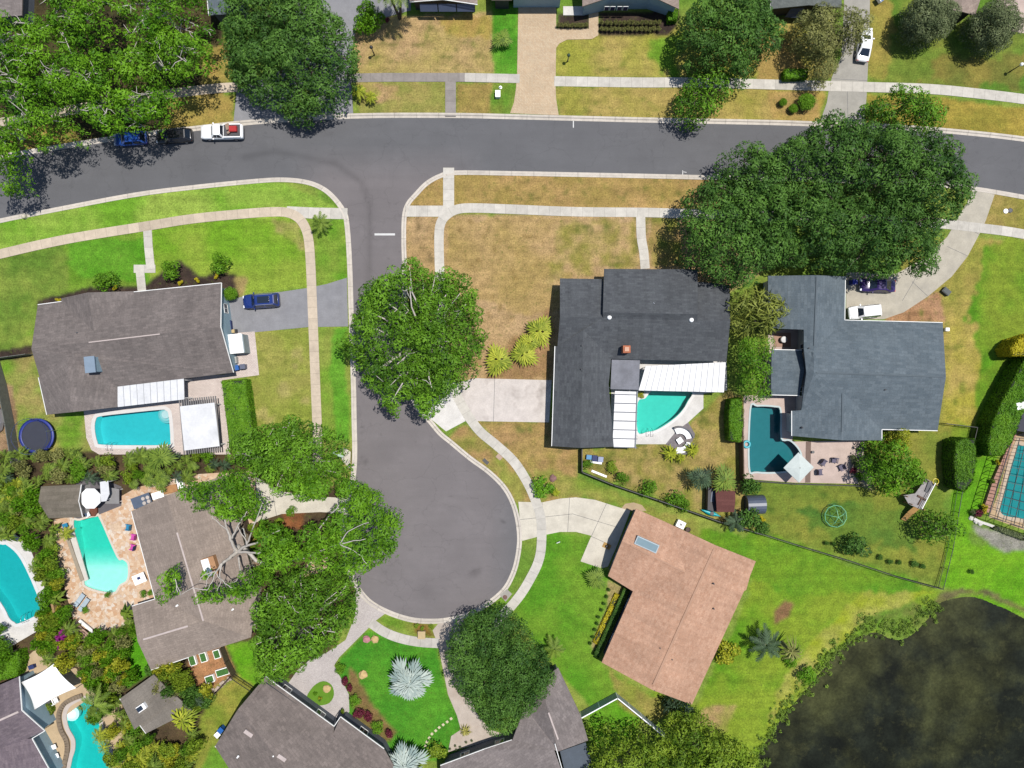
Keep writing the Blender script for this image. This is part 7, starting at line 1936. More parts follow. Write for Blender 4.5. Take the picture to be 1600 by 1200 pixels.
lounger('white lounger by the lagoon pool, upper of the pair', 80, 1167, 3.5, WHITE, BLACK); lounger('white lounger by the lagoon pool, lower of the pair', 84, 1181, 3.5, WHITE, BLACK)
chair('blue pool chair at the taupe house wall', 203, 823, 3.0, M('blue_plastic', C(40, 150, 196), .5, .1)); chair('pink pool chair at the taupe house wall', 211, 838, 3.0, M('pink_fabric', C(236, 84, 190), .6, .1)); chair('pink and navy pool chair at the taupe house wall', 210, 854, 2.9, _mats['pink_fabric'], mat2=NAVY)
solid('side_table', 'white table with a blue item near the shallow end', 'table', 222, 902, [('tabletop', WHITE, [(0, 0, .7, 1.7, 1.3, .05)]), ('ornament', NAVY, [(0, .1, .77, .4, .35, .08)])] + [('leg', WHITE, [(sx * .75, sy * .55, .35, .06, .06, .7)]) for sx in (-1, 1) for sy in (-1, 1)], WHITE, .4)
solid('side_table', 'round topped blue stool at the left corner of the green pool', 'stool', 105, 820, [('seat', _mats['blue_plastic'], [(0, 0, .45, .7, .55, .08)])] + [('leg', DARKGREY, [(sx * .25, sy * .2, .22, .05, .05, .44)]) for sx in (-1, 1) for sy in (-1, 1)], WHITE, .3)
t = solid('outdoor_dining_set', 'dark framed outdoor kitchen table with pale stools at the taupe roof corner', 'dining set', 226, 781, [('tabletop', M('blue_grey_top', C(96, 112, 136), .5, .1), [(0, 0, .8, 2.6, 1.5, .08)])] + [('leg', DARKGREY, [(sx * 1.2, sy * .6, .4, .08, .08, .8)]) for sx in (-1, 1) for sy in (-1, 1)], WHITE, .35)
for i, (x, y) in enumerate(((224, 779), (231, 777), (233, 783), (226, 786))):
    mb = MB(); mb.lathe([(.22, .88), (.26, 1.0), (.24, 1.04)], (*P(x, y, .9).xy, 0), 12); mb.build('serving_bowl', M('pale_bowl', C(224, 214, 206), .5, .1), label=['pale bowl on the outdoor table, upper left', 'pale bowl on the outdoor table, upper right', 'pale bowl on the outdoor table, lower right', 'pale bowl on the outdoor table, lower left'][i], cat='bowl', group='pale bowls on the outdoor table')
solid('side_table', 'white cabinet beside the outdoor table', 'cabinet', 252, 772, [('body', WHITE, [(0, 0, .45, 1.5, .8, .9)]), ('tabletop', WHITE, [(0, 0, .93, 1.6, .9, .06)])], WHITE, .3)
solid('storage_box', 'tan timber box between the white cabinet and white trolley', 'box', 270, 763, [('body', WOODM, [(0, 0, .4, 1.9, .9, .8)]), ('lid', M('tan_lid', C(204, 150, 96), .7, .15), [(0, 0, .83, 2.0, 1.0, .06)])], WHITE, .25)
solid('garden_trolley', 'white trolley standing above the taupe roof', 'trolley', 285, 753, [('body', WHITE, [(0, 0, .5, .8, 1.6, .5)]), ('shelf', STEEL, [(0, .5, .78, .6, .3, .06)])] + [('leg', DARKGREY, [(sx * .35, sy * .7, .13, .08, .08, .26)]) for sx in (-1, 1) for sy in (-1, 1)], WHITE, .2)
solid('garden_bench', 'timber seat with pale end blocks at the foot of the flagstones', 'bench', 133, 987, [('seat', M('timber_pale', C(206, 170, 150), .8, .2, 3), [(0, k * .3, .42, 2.3, .24, .08) for k in (-2, -1, 0, 1)]), ('frame', WHITE, [(0, 1.0, .45, 2.9, .35, .2)]), ('leg', WOODM, [(-1, 0, .2, .1, 1.2, .4)]), ('leg', WOODM, [(1, 0, .2, .1, 1.2, .4)])], WOODM, -.7)
solid('side_table', 'small white table with a dark top left of the timber seat', 'table', 121, 990, [('tabletop', WHITE, [(0, 0, .5, 1.1, .8, .06)]), ('inlay', DARKGREY, [(0, 0, .54, .5, .35, .02)])] + [('leg', WHITE, [(sx * .45, sy * .3, .25, .06, .06, .5)]) for sx in (-1, 1) for sy in (-1, 1)], WHITE, -.6)
# umbrellas
def parasol(label, px, py, z, R, sides, mat, ang, pole_px, cat='parasol', name='parasol', tilt=0.0, rise=.45):
    c = P(px, py, z); b = P(*pole_px); t = thing(name, label, cat, (b.x, b.y, .03))
    mb = MB(); rim = [(c.x + R * math.cos(ang + 2 * math.pi * i / sides), c.y + R * math.sin(ang + 2 * math.pi * i / sides), z) for i in range(sides)]
    mid = [(c.x + (q[0] - c.x) * .5, c.y + (q[1] - c.y) * .5, z + rise * .58) for q in rim]
    vs = rim + mid + [(c.x, c.y, z + rise)] + [(q[0], q[1], q[2] - .12) for q in rim]
    n = sides
    fs = [(i, (i + 1) % n, n + (i + 1) % n, n + i) for i in range(n)] + [(n + i, n + (i + 1) % n, 2 * n) for i in range(n)] + [(2 * n + 1 + i, 2 * n + 1 + (i + 1) % n, (i + 1) % n, i) for i in range(n)]
    mb.add(vs, fs); mb.build('canopy', mat, t)
    mb = MB(); mb.tube([(c.x, c.y, z + rise - .02), (c.x, c.y, z + rise + .14)], [.07, .03], 8); mb.build('finial', M('finial_grey', C(170, 170, 168), .5, .05), t)
    mb = MB()
    for q in rim: mb.tube([(c.x, c.y, z + rise - .08), (q[0], q[1], z - .03)], .018, 4)
    mb.build('ribs', STEEL, t)
    mb = MB()
    if math.dist(pole_px, (px, py)) > 8 and sides == 4: mb.tube([(b.x, b.y, 0), (b.x, b.y, z + .9), (c.x, c.y, z + rise + .1)], .05, 8)
    else: mb.tube([(b.x, b.y, 0), (c.x, c.y, z + rise)], .035, 8)
    mb.build('pole', STEEL, t)
    mb = MB(); mb.lathe([(.45, 0), (.45, .08), (.1, .12)], (b.x, b.y, .03), 14); mb.build('base', DARKGREY, t)
parasol('square pale parasol shading the corner of the deep teal pool', 1248, 730.5, 2.7, 2.0, 4, M('canvas_pale', (.40, .44, .42, 1), .8, .05), 0.02, (1246, 730))
parasol('round white octagonal parasol between the shed and the slate patio', 141, 779, 2.5, 1.42, 8, M('canvas_white', (.78, .78, .77, 1), .8, .03), .39, (144, 774))
mb = MB(); mb.prism(PL([(137, 792), (154, 792), (154, 800), (150, 806), (131, 806)]), .05, .40); mb.build('pool_deck_step', M('brown_timber', C(132, 74, 52), .8, .2), label='brown timber platform between the shed and green pool', cat='platform')
solid('patio_chair', 'white lounge chair on the brown timber platform', 'chair', 141, 801, [('seat', WHITE, [(0, 0, .75, .6, .9, .08)]), ('backrest', WHITE, [(0, .5, .95, .6, .1, .4)]), ('frame', STEEL, [(0, 0, .6, .6, .8, .04)])], WHITE, .5, z0=.0)
t = thing('shed_awning', 'white flat panel roof beside the round white parasol', 'awning', P(161, 768))
mb = MB(); mb.prism(PL([(156, 753), (169, 751), (171, 772), (166, 783), (158, 784)], 2.4), 2.34, 2.4); mb.build('roof_panel', PATIO_ROOF, t)
for q in ((157, 755), (168, 753), (165, 781)):
    p = P(*q, 2.3); mb = MB(); mb.box((p.x, p.y, 1.17), (.08, .08, 2.34)); mb.build('post', WHITE, t)
flat_roof('shade_platform', 'grey flat deck roof right of the white panel roof', [(172, 762), (186, 764), (186, 787), (164, 787)], 1.2, M('deck_grey', C(158, 156, 156), .8, .08), 'platform')
# shade sail
t = thing('shade_sail', 'large white shade sail beside the mauve house', 'shade sail', P(78, 1075))
cor = [P(33, 1066, 3.0), P(84, 1037, 3.3), P(119, 1075, 3.0), P(54, 1109, 3.2)]
vs = []; n = 9
for i in range(n):
    for j in range(n):
        u, v = i / (n - 1), j / (n - 1); p = cor[0].lerp(cor[1], u).lerp(cor[3].lerp(cor[2], u), v)
        ce = (cor[0] + cor[1] + cor[2] + cor[3]) / 4
        pin = .10 * (4 * u * (1 - u) * (abs(v - .5) * 2) ** 2 + 4 * v * (1 - v) * (abs(u - .5) * 2) ** 2)
        p = p.lerp(ce, pin); p.z -= .25 * math.sin(math.pi * u) * math.sin(math.pi * v); vs.append(p)
mb = MB(); mb.add(vs, [(i * n + j, i * n + j + 1, (i + 1) * n + j + 1, (i + 1) * n + j) for i in range(n - 1) for j in range(n - 1)])
o = mb.build('canopy', _mats['canvas_white'], t, True)
md = o.modifiers.new('thickness', 'SOLIDIFY'); md.thickness = .02
for q in cor:
    mb = MB(); mb.tube([(q.x, q.y, 0), (q.x, q.y, q.z)], .05, 8); mb.build('post', DARKGREY, t)
chair('white patio chair peeking out below the shade sail', 90, 1092, 2.0, WHITE); solid('side_table', 'small dark table below the shade sail', 'table', 80, 1096, [('tabletop', DARKGREY, [(0, 0, .5, .7, .6, .05)])] + [('leg', DARKGREY, [(sx * .3, sy * .25, .25, .05, .05, .5)]) for sx in (-1, 1) for sy in (-1, 1)], WHITE, .5)
solid('planter_box', 'grey planter box in front of the mauve house', 'planter', 73, 1126, [('box', M('planter_grey', C(196, 206, 214), .6, .08), [(0, 0, .3, 2.2, .6, .6)]), ('soil', M('soil', C(66, 54, 44), .9, .2), [(0, 0, .61, 2.0, .4, .03)])], WHITE, .45)
solid('glass_rack', 'dark rack with pale rails at the mauve house wall', 'rack', 60, 1166, [('frame', M('rack_green', C(58, 78, 74), .5, .1), [(0, 0, .3, 1.6, 2.6, .5)]), ('rail', STEEL, [(0, k * .6, .58, 1.4, .05, .04) for k in (-1.5, -.5, .5, 1.5)])], WHITE, .55)
solid('storage_box', 'navy folded cover near the thicket above the sail', 'box', 53, 1040, [('body', NAVY, [(0, 0, .25, .7, .5, .5)]), ('lid', NAVY, [(0, 0, .53, .76, .56, .06)])], WHITE, .3)
# sofa set
t = thing('curved_sofa', 'white curved outdoor sofa around a table at the white pool deck', 'sofa', P(1063, 690))
SOF = M('sofa_white', (.7, .7, .69, 1), .8, .06); SOG = M('sofa_frame', C(120, 116, 118), .7, .15)
cc = P(1061, 688)
for a0, a1 in ((.2, 2.0), (-1.9, -.2)):
    for R0, R1, z1, nm, m in ((.95, 1.75, .40, 'seat', SOF), (1.75, 1.98, .75, 'backrest', SOG)):
        arc = [(cc.x + R0 * math.cos(a0 + (a1 - a0) * i / 10), cc.y + R0 * math.sin(a0 + (a1 - a0) * i / 10)) for i in range(11)] + [(cc.x + R1 * math.cos(a0 + (a1 - a0) * i / 10), cc.y + R1 * math.sin(a0 + (a1 - a0) * i / 10)) for i in range(10, -1, -1)]
        mb = MB(); mb.prism(arc, .08, z1); mb.build(nm, m, t)
solid('coffee_table', 'square white coffee table inside the curved sofa', 'table', 1061, 688, [('tabletop', WHITE, [(0, 0, .40, .75, .75, .06)]), ('base', DARKGREY, [(0, 0, .2, .5, .5, .36)])], WHITE, .6)
sheet('patio', PL([(1040, 694), (1058, 672), (1075, 660), (1086, 678), (1078, 700), (1060, 704)]), .034, M('deck_boards_grey', C(140, 132, 134), .85, .25, 2.5), kind='structure')
# trampoline
c = P(58, 679, 0); t = thing('trampoline', 'round blue rimmed trampoline with a net beside the weathered fence', 'trampoline', (c.x, c.y, 0))
c = P(57, 681, .9); R = 2.35
mb = MB(); mb.lathe([(R - .32, .86), (R - .32, .9)], (c.x, c.y, 0), 32); mb.build('jumping_mat', M('tramp_mat', C(58, 62, 78), .7, .08), t)
mb = MB(); n = 40
vs = [(c.x + r_ * math.cos(2 * math.pi * i / n), c.y + r_ * math.sin(2 * math.pi * i / n), z) for r_, z in ((R - .38, .95), (R - .34, 1.0), (R, .99), (R + .04, .9)) for i in range(n)]
mb.add(vs, [(k_ * n + i, (k_ + 1) * n + i, (k_ + 1) * n + (i + 1) % n, k_ * n + (i + 1) % n) for k_ in range(3) for i in range(n)]); mb.build('safety_pad', M('tramp_blue', C(46, 64, 160), .5, .12, 3), t, True)
top = []
for i in range(6):
    a = 2 * math.pi * i / 6 + .3; q = (c.x + (R + .06) * math.cos(a), c.y + (R + .06) * math.sin(a)); mb = MB(); mb.tube([(q[0], q[1], 0), (q[0], q[1], 2.5)], .03, 6); mb.build('pole', STEEL, t); top.append((q[0], q[1], 2.45))
mb = MB(); mb.tube([(c.x + (R + .05) * math.cos(2 * math.pi * i / 30), c.y + (R + .05) * math.sin(2 * math.pi * i / 30), 2.42 - .1 * abs(math.sin(i * .6))) for i in range(31)], .03, 5, False); mb.build('top_hoop', NAVY, t)
mb = MB()
for i in range(60):
    a = 2 * math.pi * i / 60; mb.tube([(c.x + (R - .3) * math.cos(a), c.y + (R - .3) * math.sin(a), 1.0), (c.x + (R + .05) * math.cos(a), c.y + (R + .05) * math.sin(a), 2.4)], .006, 3, False)
for z in (1.3, 1.6, 1.9, 2.2): mb.tube([(c.x + (R - .12) * math.cos(2 * math.pi * i / 30), c.y + (R - .12) * math.sin(2 * math.pi * i / 30), z) for i in range(31)], .006, 3, False)
mb.build('safety_net', BLACK, t)
# climbing dome
c = P(1302, 805, 0); t = thing('climbing_dome', 'mint green geodesic climbing dome standing on the lawn', 'climbing frame', (c.x, c.y, 0))
MINT = M('mint_paint', C(140, 226, 176), .5, .06)
bmx = bmesh.new(); bmesh.ops.create_icosphere(bmx, subdivisions=1, radius=1.62)
bmx.verts.ensure_lookup_table()
V_ = {v.index: Vector((c.x + v.co.x, c.y + v.co.y, max(0, v.co.z * 1.0 + .0))) for v in bmx.verts}
mb = MB()
rot = Matrix.Rotation(.3, 3, 'Z')
hub = (c.x, c.y, 1.55)
def ringp(n_, r_, z_, ph): return [Vector((c.x + r_ * math.cos(2 * math.pi * i / n_ + ph), c.y + r_ * math.sin(2 * math.pi * i / n_ + ph), z_)) for i in range(n_)]
r1, r2, r3 = ringp(5, .9, 1.38, .45), ringp(10, 1.5, .75, .45), ringp(10, 1.62, .02, .15)
mb2 = MB()
for i in range(5):
    mb.tube([hub, r1[i]], .035, 5); mb2.tube([r1[i], r2[2 * i]], .022, 5); mb2.tube([r1[i], r2[2 * i - 1]], .022, 5); mb2.tube([r1[i], r2[(2 * i + 1) % 10]], .022, 5); mb.tube([r1[i], r2[2 * i]], .03, 5)
for i in range(10):
    mb.tube([r2[i], r2[(i + 1) % 10]], .042, 5); mb2.tube([r2[i], r3[i]], .025, 5); mb2.tube([r2[i], r3[(i + 1) % 10]], .025, 5); mb2.tube([r3[i], r3[(i + 1) % 10]], .025, 5)
for i in range(5): mb2.tube([r1[i], r1[(i + 1) % 5]], .022, 5)
mb.build('top_bars', MINT, t); mb2.build('lower_bars', M('mint_dark', C(74, 140, 96), .5, .06), t); bmx.free()
# play deck with slide
t = thing('play_deck', 'weathered wooden play deck with a tan slide beneath the shade tree', 'play deck', P(1435, 772))
DK = M('deck_grey_boards', C(178, 172, 170), .85, .14, 2.5)
mb = MB(); mb.prism(PL([(1412, 774), (1430, 771), (1447, 748), (1462, 755), (1450, 775), (1441, 797), (1420, 788)], 1.5), 1.4, 1.5); mb.build('platform', DK, t)
for q in ((1414, 775), (1448, 751), (1460, 757), (1440, 795), (1421, 787)):
    p = P(*q, 1.5); mb = MB(); mb.box((p.x, p.y, 1.1), (.12, .12, 2.2)); mb.build('post', WOODM, t)
mb = MB(); mb.quadbar(P(1462, 755, 2.2), P(1441, 795, 2.2), .08, .1); mb.quadbar(P(1462, 755, 1.9), P(1441, 795, 1.9), .06, .08); mb.build('handrail', WHITE, t)
mb = MB()
s0, s1, s2 = P(1433, 793, 1.45), P(1421, 803, .9), P(1412, 813, .25)
for a, b_ in ((s0, s1), (s1, s2)): mb.quadbar(a, b_, .75, .06)
mb.build('slide', M('slide_tan', C(204, 158, 92), .6, .15), t)
mb = MB(); p = P(1450, 761, 1.55); mb.box((p.x, p.y, 1.6), (.5, 1.4, .14), -.35); mb.build('bench_seat', DARKGREY, t)
mb = MB(); p = P(1440, 778, 1.55); mb.box((p.x, p.y, 1.58), (1.3, .25, .12), -.5); mb.box((p.x - .2, p.y - .4, 1.58), (.15, 1.2, .1), -.5); mb.build('steering_bar', M('brown_post', C(110, 84, 70), .8, .1), t)
c = P(1461, 752, 1.6); mb = MB(); mb.tube([(c.x + .38 * math.cos(i * .4), c.y + .38 * math.sin(i * .4), 1.75) for i in range(17)], .06, 6); mb.build('toy_ring', M('yellow_plastic', C(240, 220, 40), .4, .05), t)
# pool cage
t = thing('pool_cage', 'black framed screen enclosure over the caged pool at the right edge', 'pool enclosure', P(1620, 760))
cp = [(1583, 684), (1545, 806), (1690, 856), (1700, 690)]
w = PL(cp, 2.9); mb = MB(); Z = 2.9
for i in range(4): mb.quadbar(Vector((*w[i].xy, Z)), Vector((*w[(i + 1) % 4].xy, Z)), .09, .1)
for i in range(1, 11):
    f = i / 11; a = w[0].lerp(w[1], f); b_ = w[3].lerp(w[2], f); a.z = b_.z = Z; mb.quadbar(a, b_, .055, .08)
for i in range(1, 11):
    f = i / 11; a = w[0].lerp(w[3], f); b_ = w[1].lerp(w[2], f); a.z = b_.z = Z + .02; mb.quadbar(a, b_, .055, .08)
mb.build('roof_beams', BLACK, t)
for i in range(12):
    p = w[0].lerp(w[1], i / 11); mb = MB(); mb.box((p.x, p.y, 1.4), (.07, .07, 2.8)); mb.build('post', BLACK, t)
for i in range(1, 5):
    p = w[1].lerp(w[2], i / 5); mb = MB(); mb.box((p.x, p.y, 1.4), (.07, .07, 2.8)); mb.build('post', BLACK, t)
mb = MB(); mb.prism(PL([(1535, 790), (1549, 748), (1568, 705), (1585, 660), (1592, 664), (1580, 690), (1556, 760), (1545, 800), (1536, 800)]), 0, .45); mb.build('planter_wall', M('planter_pink', C(196, 148, 128), .85, .15, 2), label='long low pink planter wall outside the caged pool', cat='wall')
t = thing('house', 'dark roofed porch corner above the caged pool at the right edge', 'house', P(1610, 655))
mb = MB(); mb.prism(PL([(1586, 640), (1640, 620), (1660, 685), (1583, 672)], 2.8), 2.6, 2.8); mb.build('roof', M('porch_dark', C(46, 46, 66), .7, .15), t); mb = MB(); mb.prism(PL([(1590, 644), (1636, 626), (1650, 680), (1588, 668)]), 0, 2.6); mb.build('wall', W_DARK, t)
mb = MB(); mb.box((*P(1593, 634, 2.9).xy, 3.0), (1.1, .9, .4), .2); mb.build('roof_unit', WHITE, t)
t = thing('garden_wall', 'curved white block edging below the caged pool', 'wall', P(1560, 826))
pp = [P(p.x, p.y) for p in smooth([(1520, 810), (1530, 815), (1545, 820), (1575, 832), (1605, 843), (1640, 856)], 3)]
mb = MB()
for a, b_ in zip(pp[:-1], pp[1:]): mb.quadbar(Vector((*a.xy, .3)), Vector((*b_.xy, .3)), .35, .35)
mb.build('blocks', M('white_blocks', C(244, 240, 232), .8, .08), t)
def rock(label, px, py, r, mat, group=None, seed=1):
    bm = bmesh.new(); bmesh.ops.create_icosphere(bm, subdivisions=2, radius=r); rr = random.Random(seed)
    for v in bm.verts: v.co *= rr.uniform(.8, 1.15); v.co.z *= .55
    c = P(px, py); bm.transform(Matrix.Translation((c.x, c.y, r * .25))); me = bpy.data.meshes.new('rock'); bm.to_mesh(me); bm.free(); me.materials.append(mat)
    o = bpy.data.objects.new('rock', me); COL.objects.link(o); finish(o, None, label, 'rock', group); return o
RP = M('rock_pink', C(216, 150, 156), .9, .15, 3); RT = M('rock_tan', C(232, 200, 140), .9, .15, 3); RWH = M('rock_white', C(240, 236, 226), .9, .1, 3)
rock('pinkish boulder at the tip of the lush round lawn', 573, 998, .55, RP, None, 1); rock('tan boulder right of the pinkish boulder', 586, 998, .55, RT, None, 2); rock('tan boulder alone on the left of the lush lawn', 568, 1054, .6, RT, None, 3); rock('pale tan boulder on the grass island', 511, 1075, .55, RT, None, 4)
for i, (x, y) in enumerate(((1517, 809), (1524, 814), (1531, 818))): rock(('first', 'second', 'third')[i] + ' white rock from the left at the caged pool corner', x, y, .35, RWH, 'white rocks at the caged pool corner', 9 + i)
rock('grey reddish rock behind the bright shrub at the pavement', 864, 747, .5, M('rock_red', C(160, 120, 116), .9, .2, 3), None, 17)
SS = M('stepping_stone', C(238, 228, 188), .85, .08, 3)
ord_ = ['first', 'second', 'third', 'fourth', 'fifth', 'sixth', 'seventh', 'eighth', 'ninth', 'tenth', 'eleventh', 'twelfth', 'thirteenth', 'fourteenth', 'fifteenth', 'sixteenth', 'seventeenth']
for i, (x, y) in enumerate(((705, 1122.5), (698.8, 1127.5), (692.5, 1132), (686.3, 1136.3), (680.8, 1141.3), (675, 1146.3), (670.8, 1152.5), (667, 1158.8), (664.8, 1165))):
    c = P(x, y); mb = MB(); mb.box((c.x, c.y, .05), (.33, .33, .08), .65 + i * .03); mb.build('stepping_stone', SS, label=ord_[i] + ' stepping stone counted down from the pink path', cat='stepping stone', group='stepping stones across the lush lawn')
# utility things
mb = MB(); mb.box((*P(659.5, 990).xy, .3), (.95, .95, .6)); mb.box((*P(659.5, 990).xy, .62), (1.02, 1.02, .06)); mb.build('utility_box', M('utility_tan', C(222, 196, 146), .7, .08), label='tan utility box in the bronze shrubs at the court edge', cat='utility box')
mb = MB(); mb.box((*P(778, 149).xy, .3), (.62, .85, .6)); mb.box((*P(778, 149).xy, .62), (.68, .9, .05)); mb.build('utility_box', WHITE, label='white utility box on the verge left of the tan paver drive', cat='utility box')
mb = MB(); mb.lathe([(.22, 0), (.22, .1), (.12, .12), (.12, .4)], (*P(782, 137).xy, 0), 12); mb.build('valve_cap', WHITE, label='small white valve cap above the verge utility box', cat='valve')
mb = MB(); mb.box((*P(780, 714).xy, .02), (.8, .6, .06), -.7); mb.build('meter_lid', M('lid_pink', C(206, 176, 156), .8, .1), label='small pinkish meter lid on the court verge', cat='meter lid')
mb = MB(); mb.box((*P(1476, 456).xy, .25), (1.1, .75, .5), -.7); mb.box((*P(1476, 456).xy, .53), (.9, .6, .06), -.7); mb.build('utility_box', M('box_dark_green', C(70, 80, 80), .6, .1), label='dark box beside the curved drive on the dry lawn', cat='utility box')
mb = MB(); mb.box((*P(1478, 515).xy, .2), (.5, .45, .4)); mb.build('utility_box', WHITE, label='small white box right of the slate roof corner', cat='utility box')
for i, (x, y, l) in enumerate(((1571, 330, 'white'), (1578, 329, 'grey'))):
    mb = MB(); mb.lathe([(.32, 0), (.32, .1), (.2, .14)], (*P(x, y).xy, 0), 14); mb.build('valve_cap', WHITE if i == 0 else DARKGREY, label=l + ' round cap on the verge right of the curved drive', cat='valve')
def lamp_post(label, px, py, h, mat, head=True, arm=None, name='street_lamp', globe=None):
    b = P(px, py); t = thing(name, label, 'street lamp', (b.x, b.y, 0))
    mb = MB(); mb.tube([(b.x, b.y, -.1), (b.x, b.y, .4), (b.x, b.y, h)], [.12, .08, .05], 8); mb.build('pole', mat, t, True)
    if arm:
        e = (b.x + arm[0], b.y + arm[1], h + .15); mb = MB(); mb.tube([(b.x, b.y, h - .05), ((b.x + e[0]) / 2, (b.y + e[1]) / 2, h + .15), e], .035, 6); mb.build('arm', mat, t)
        mb = MB(); mb.box((e[0], e[1], h + .12), (.7, .28, .14), math.atan2(arm[1], arm[0])); mb.build('lamp_head', mat, t)
    if globe:
        mb = MB(); mb.lathe([(.05, 0), (.2, .08), (.24, .24), (.18, .4), (.03, .46)], (b.x, b.y, h), 14); mb.build('lamp_shade', globe, t, True)
    return t
lamp_post('pale green street lamp pole leaning over the left kerb oak', 539, 700, 6.9, M('lamp_pale_green', C(190, 220, 190), .5, .05), arm=(1.1, -.35))
lamp_post('garden lamp with a white globe on the top right lawn', 1578, 112, 2.0, BLACK, globe=WHITE, name='garden_lamp')
pl_ = None
lamp_post('black garden lamp on the dry lawn near the huge dark oak', 585, 86, 2.0, BLACK, globe=BLACK, name='garden_lamp')
lamp_post('dark garden lamp on the lawn right of the tan paver drive', 887, 96, 1.6, DARKGREY, globe=M('lamp_green', C(60, 90, 60), .5, .1), name='garden_lamp')
# bins, reels, toys
def wheelie(label, px, py, mat, ang):
    return solid('wheelie_bin', label, 'bin', px, py, [('body', mat, [(0, 0, .5, .6, .6, .95)]), ('lid', mat, [(.03, 0, 1.0, .7, .66, .07)]), ('wheel', RUB, [(-.3, -.26, .1, .2, .06, .2)]), ('wheel', RUB, [(-.3, .26, .1, .2, .06, .2)]), ('handle', BLACK, [(-.36, 0, .98, .05, .5, .05)])], mat, ang)
BIN = M('bin_blue', C(30, 110, 200), .5, .08)
wheelie('blue bin beside the pale blue end wall', 373, 575, BIN, .2); wheelie('grey bin beside the blue bin at the end wall', 383, 573, M('bin_grey', C(110, 116, 140), .5, .1), .1)
wheelie('blue bin under the great oak at the slate garage corner', 1330, 442, M('bin_royal', C(36, 60, 200), .4, .08), 0)
wheelie('blue bin at the dark taupe house side', 349, 1136, BIN, .8); wheelie('white bin below the blue bin at the dark taupe house', 344, 1143, WHITE, .8)
solid('hose_reel', 'dark hose reel with a tan drum by the white utility shed', 'hose reel', 366, 518, [('frame', BLACK, [(0, 0, .25, 1.0, .5, .5)]), ('drum', M('drum_tan', C(224, 196, 140), .7, .1), [(.05, 0, .55, .45, .45, .12)])], BLACK, .1)
solid('storage_box', 'small navy box against the pale blue end wall', 'box', 361, 509, [('body', NAVY, [(0, 0, .3, .5, 1.3, .6)]), ('lid', NAVY, [(0, 0, .63, .56, 1.36, .06)])], NAVY, .1)
solid('air_conditioner', 'pale air conditioner below the white utility shed', 'air conditioner', 368, 563, [('body', M('ac_pale', C(206, 208, 204), .5, .06), [(0, 0, .4, .85, .85, .8)]), ('fan_grille', M('ac_grille', C(150, 152, 150), .5, .1), [(0, 0, .82, .6, .6, .04)])], WHITE, .1)
solid('air_conditioner', 'white air conditioner pad at the terracotta roof edge', 'air conditioner', 1062, 818, [('body', WHITE, [(0, 0, .35, 1.15, .95, .7)]), ('fan_grille', M('ac_grille', C(150, 152, 150), .5, .1), [(0, 0, .37 + .35, .3, .3, .03)])], WHITE, -.45)
mb = MB(); mb.lathe([(.25, .03), (.36, .4), (.30, .42), (.28, .3)], (*P(1074, 827).xy, 0), 14); mb.build('plant_pot', M('pot_dark', C(84, 62, 54), .7, .1), label='dark round pot beside the terracotta house wall', cat='pot')
mb = MB(); mb.box((*P(948, 853).xy, .045), (1.1, .7, .03), -.45); mb.build('door_mat', M('mat_mustard', C(206, 164, 96), .9, .1), label='mustard door mat in front of the terracotta house', cat='door mat')
mb = MB(); mb.lathe([(.16, .06), (.2, .35), (.13, .4)], (*P(948, 853).xy, 0), 10); mb.build('plant_pot', BLACK, label='small black pot standing on the mustard mat', cat='pot')
t = thing('kayak', 'turquoise kayak lying along the black solid fence', 'kayak', P(1110, 801))
a, b_ = P(1095, 796, .3), P(1126, 807, .3); d = (b_ - a); s = Vector((-d.y, d.x, 0)).normalized()
prof = [0, .16, .30, .36, .30, .16, 0]; vs = []
for i, wdt in enumerate(prof):
    p = a + d * (i / 6); vs += [p - s * wdt + Vector((0, 0, .1)), p + Vector((0, 0, -.28 if 0 < i < 6 else 0)), p + s * wdt + Vector((0, 0, .1)), p + Vector((0, 0, .18))]
mb = MB(); mb.add(vs, [(i * 4 + k_, (i + 1) * 4 + k_, (i + 1) * 4 + (k_ + 1) % 4, i * 4 + (k_ + 1) % 4) for i in range(6) for k_ in range(4)]); mb.build('hull', M('kayak_turquoise', C(20, 196, 206), .4, .06), t, True)
mb = MB(); mb.lathe([(.28, 0), (.26, .03)], (a + d * .55 + Vector((0, 0, .17))), 12); mb.build('cockpit', DARKGREY, t)
c = P(1166, 694); mb = MB(); mb.tube([(c.x + .42 * math.cos(i * math.pi / 10), c.y + .42 * math.sin(i * math.pi / 10), .18) for i in range(21)], .16, 8, False); mb.build('pool_float', M('float_turquoise', C(70, 206, 222), .4, .04), smooth=True, label='turquoise swim ring at the left edge of the deep teal pool', cat='swim ring')
t = solid('toy_pile', 'blue and white pool toys piled in the yard corner', 'toys', 930, 716, [('blue_toy', M('toy_blue', C(50, 150, 210), .5, .1), [(-.9, .1, .25, .7, .6, .5)]), ('navy_toy', NAVY, [(-.1, 0, .2, .7, .8, .35)]), ('grey_toy', M('toy_grey', C(150, 164, 200), .5, .15), [(.7, -.05, .25, .7, .7, .4)])], WHITE, -.1)
solid('plank', 'white board below the pool toys', 'board', 931, 722, [('board', WHITE, [(0, 0, .08, 1.6, .35, .1)])], WHITE, -.15)
solid('plank', 'long white plank lying along the black solid fence', 'board', 936, 740, [('board', WHITE, [(0, 0, .08, 2.2, .28, .1)])], WHITE, -.38)
solid('paving_mat', 'tan square mat under the fire bowl in the sunken courtyard', 'mat', 1222, 531, [('mat', M('tan_mat', C(190, 152, 130), .8, .06), [(0, 0, .06, 2.3, 1.9, .03)])], WHITE, 0)
mb = MB(); mb.lathe([(.42, .4), (.45, .7), (.4, .78), (.1, .8)], (*P(1222, 531).xy, 0), 16); mb.build('fire_bowl', M('bowl_white', C(226, 226, 226), .5, .08), label='round white fire bowl in the sunken courtyard', cat='fire bowl')
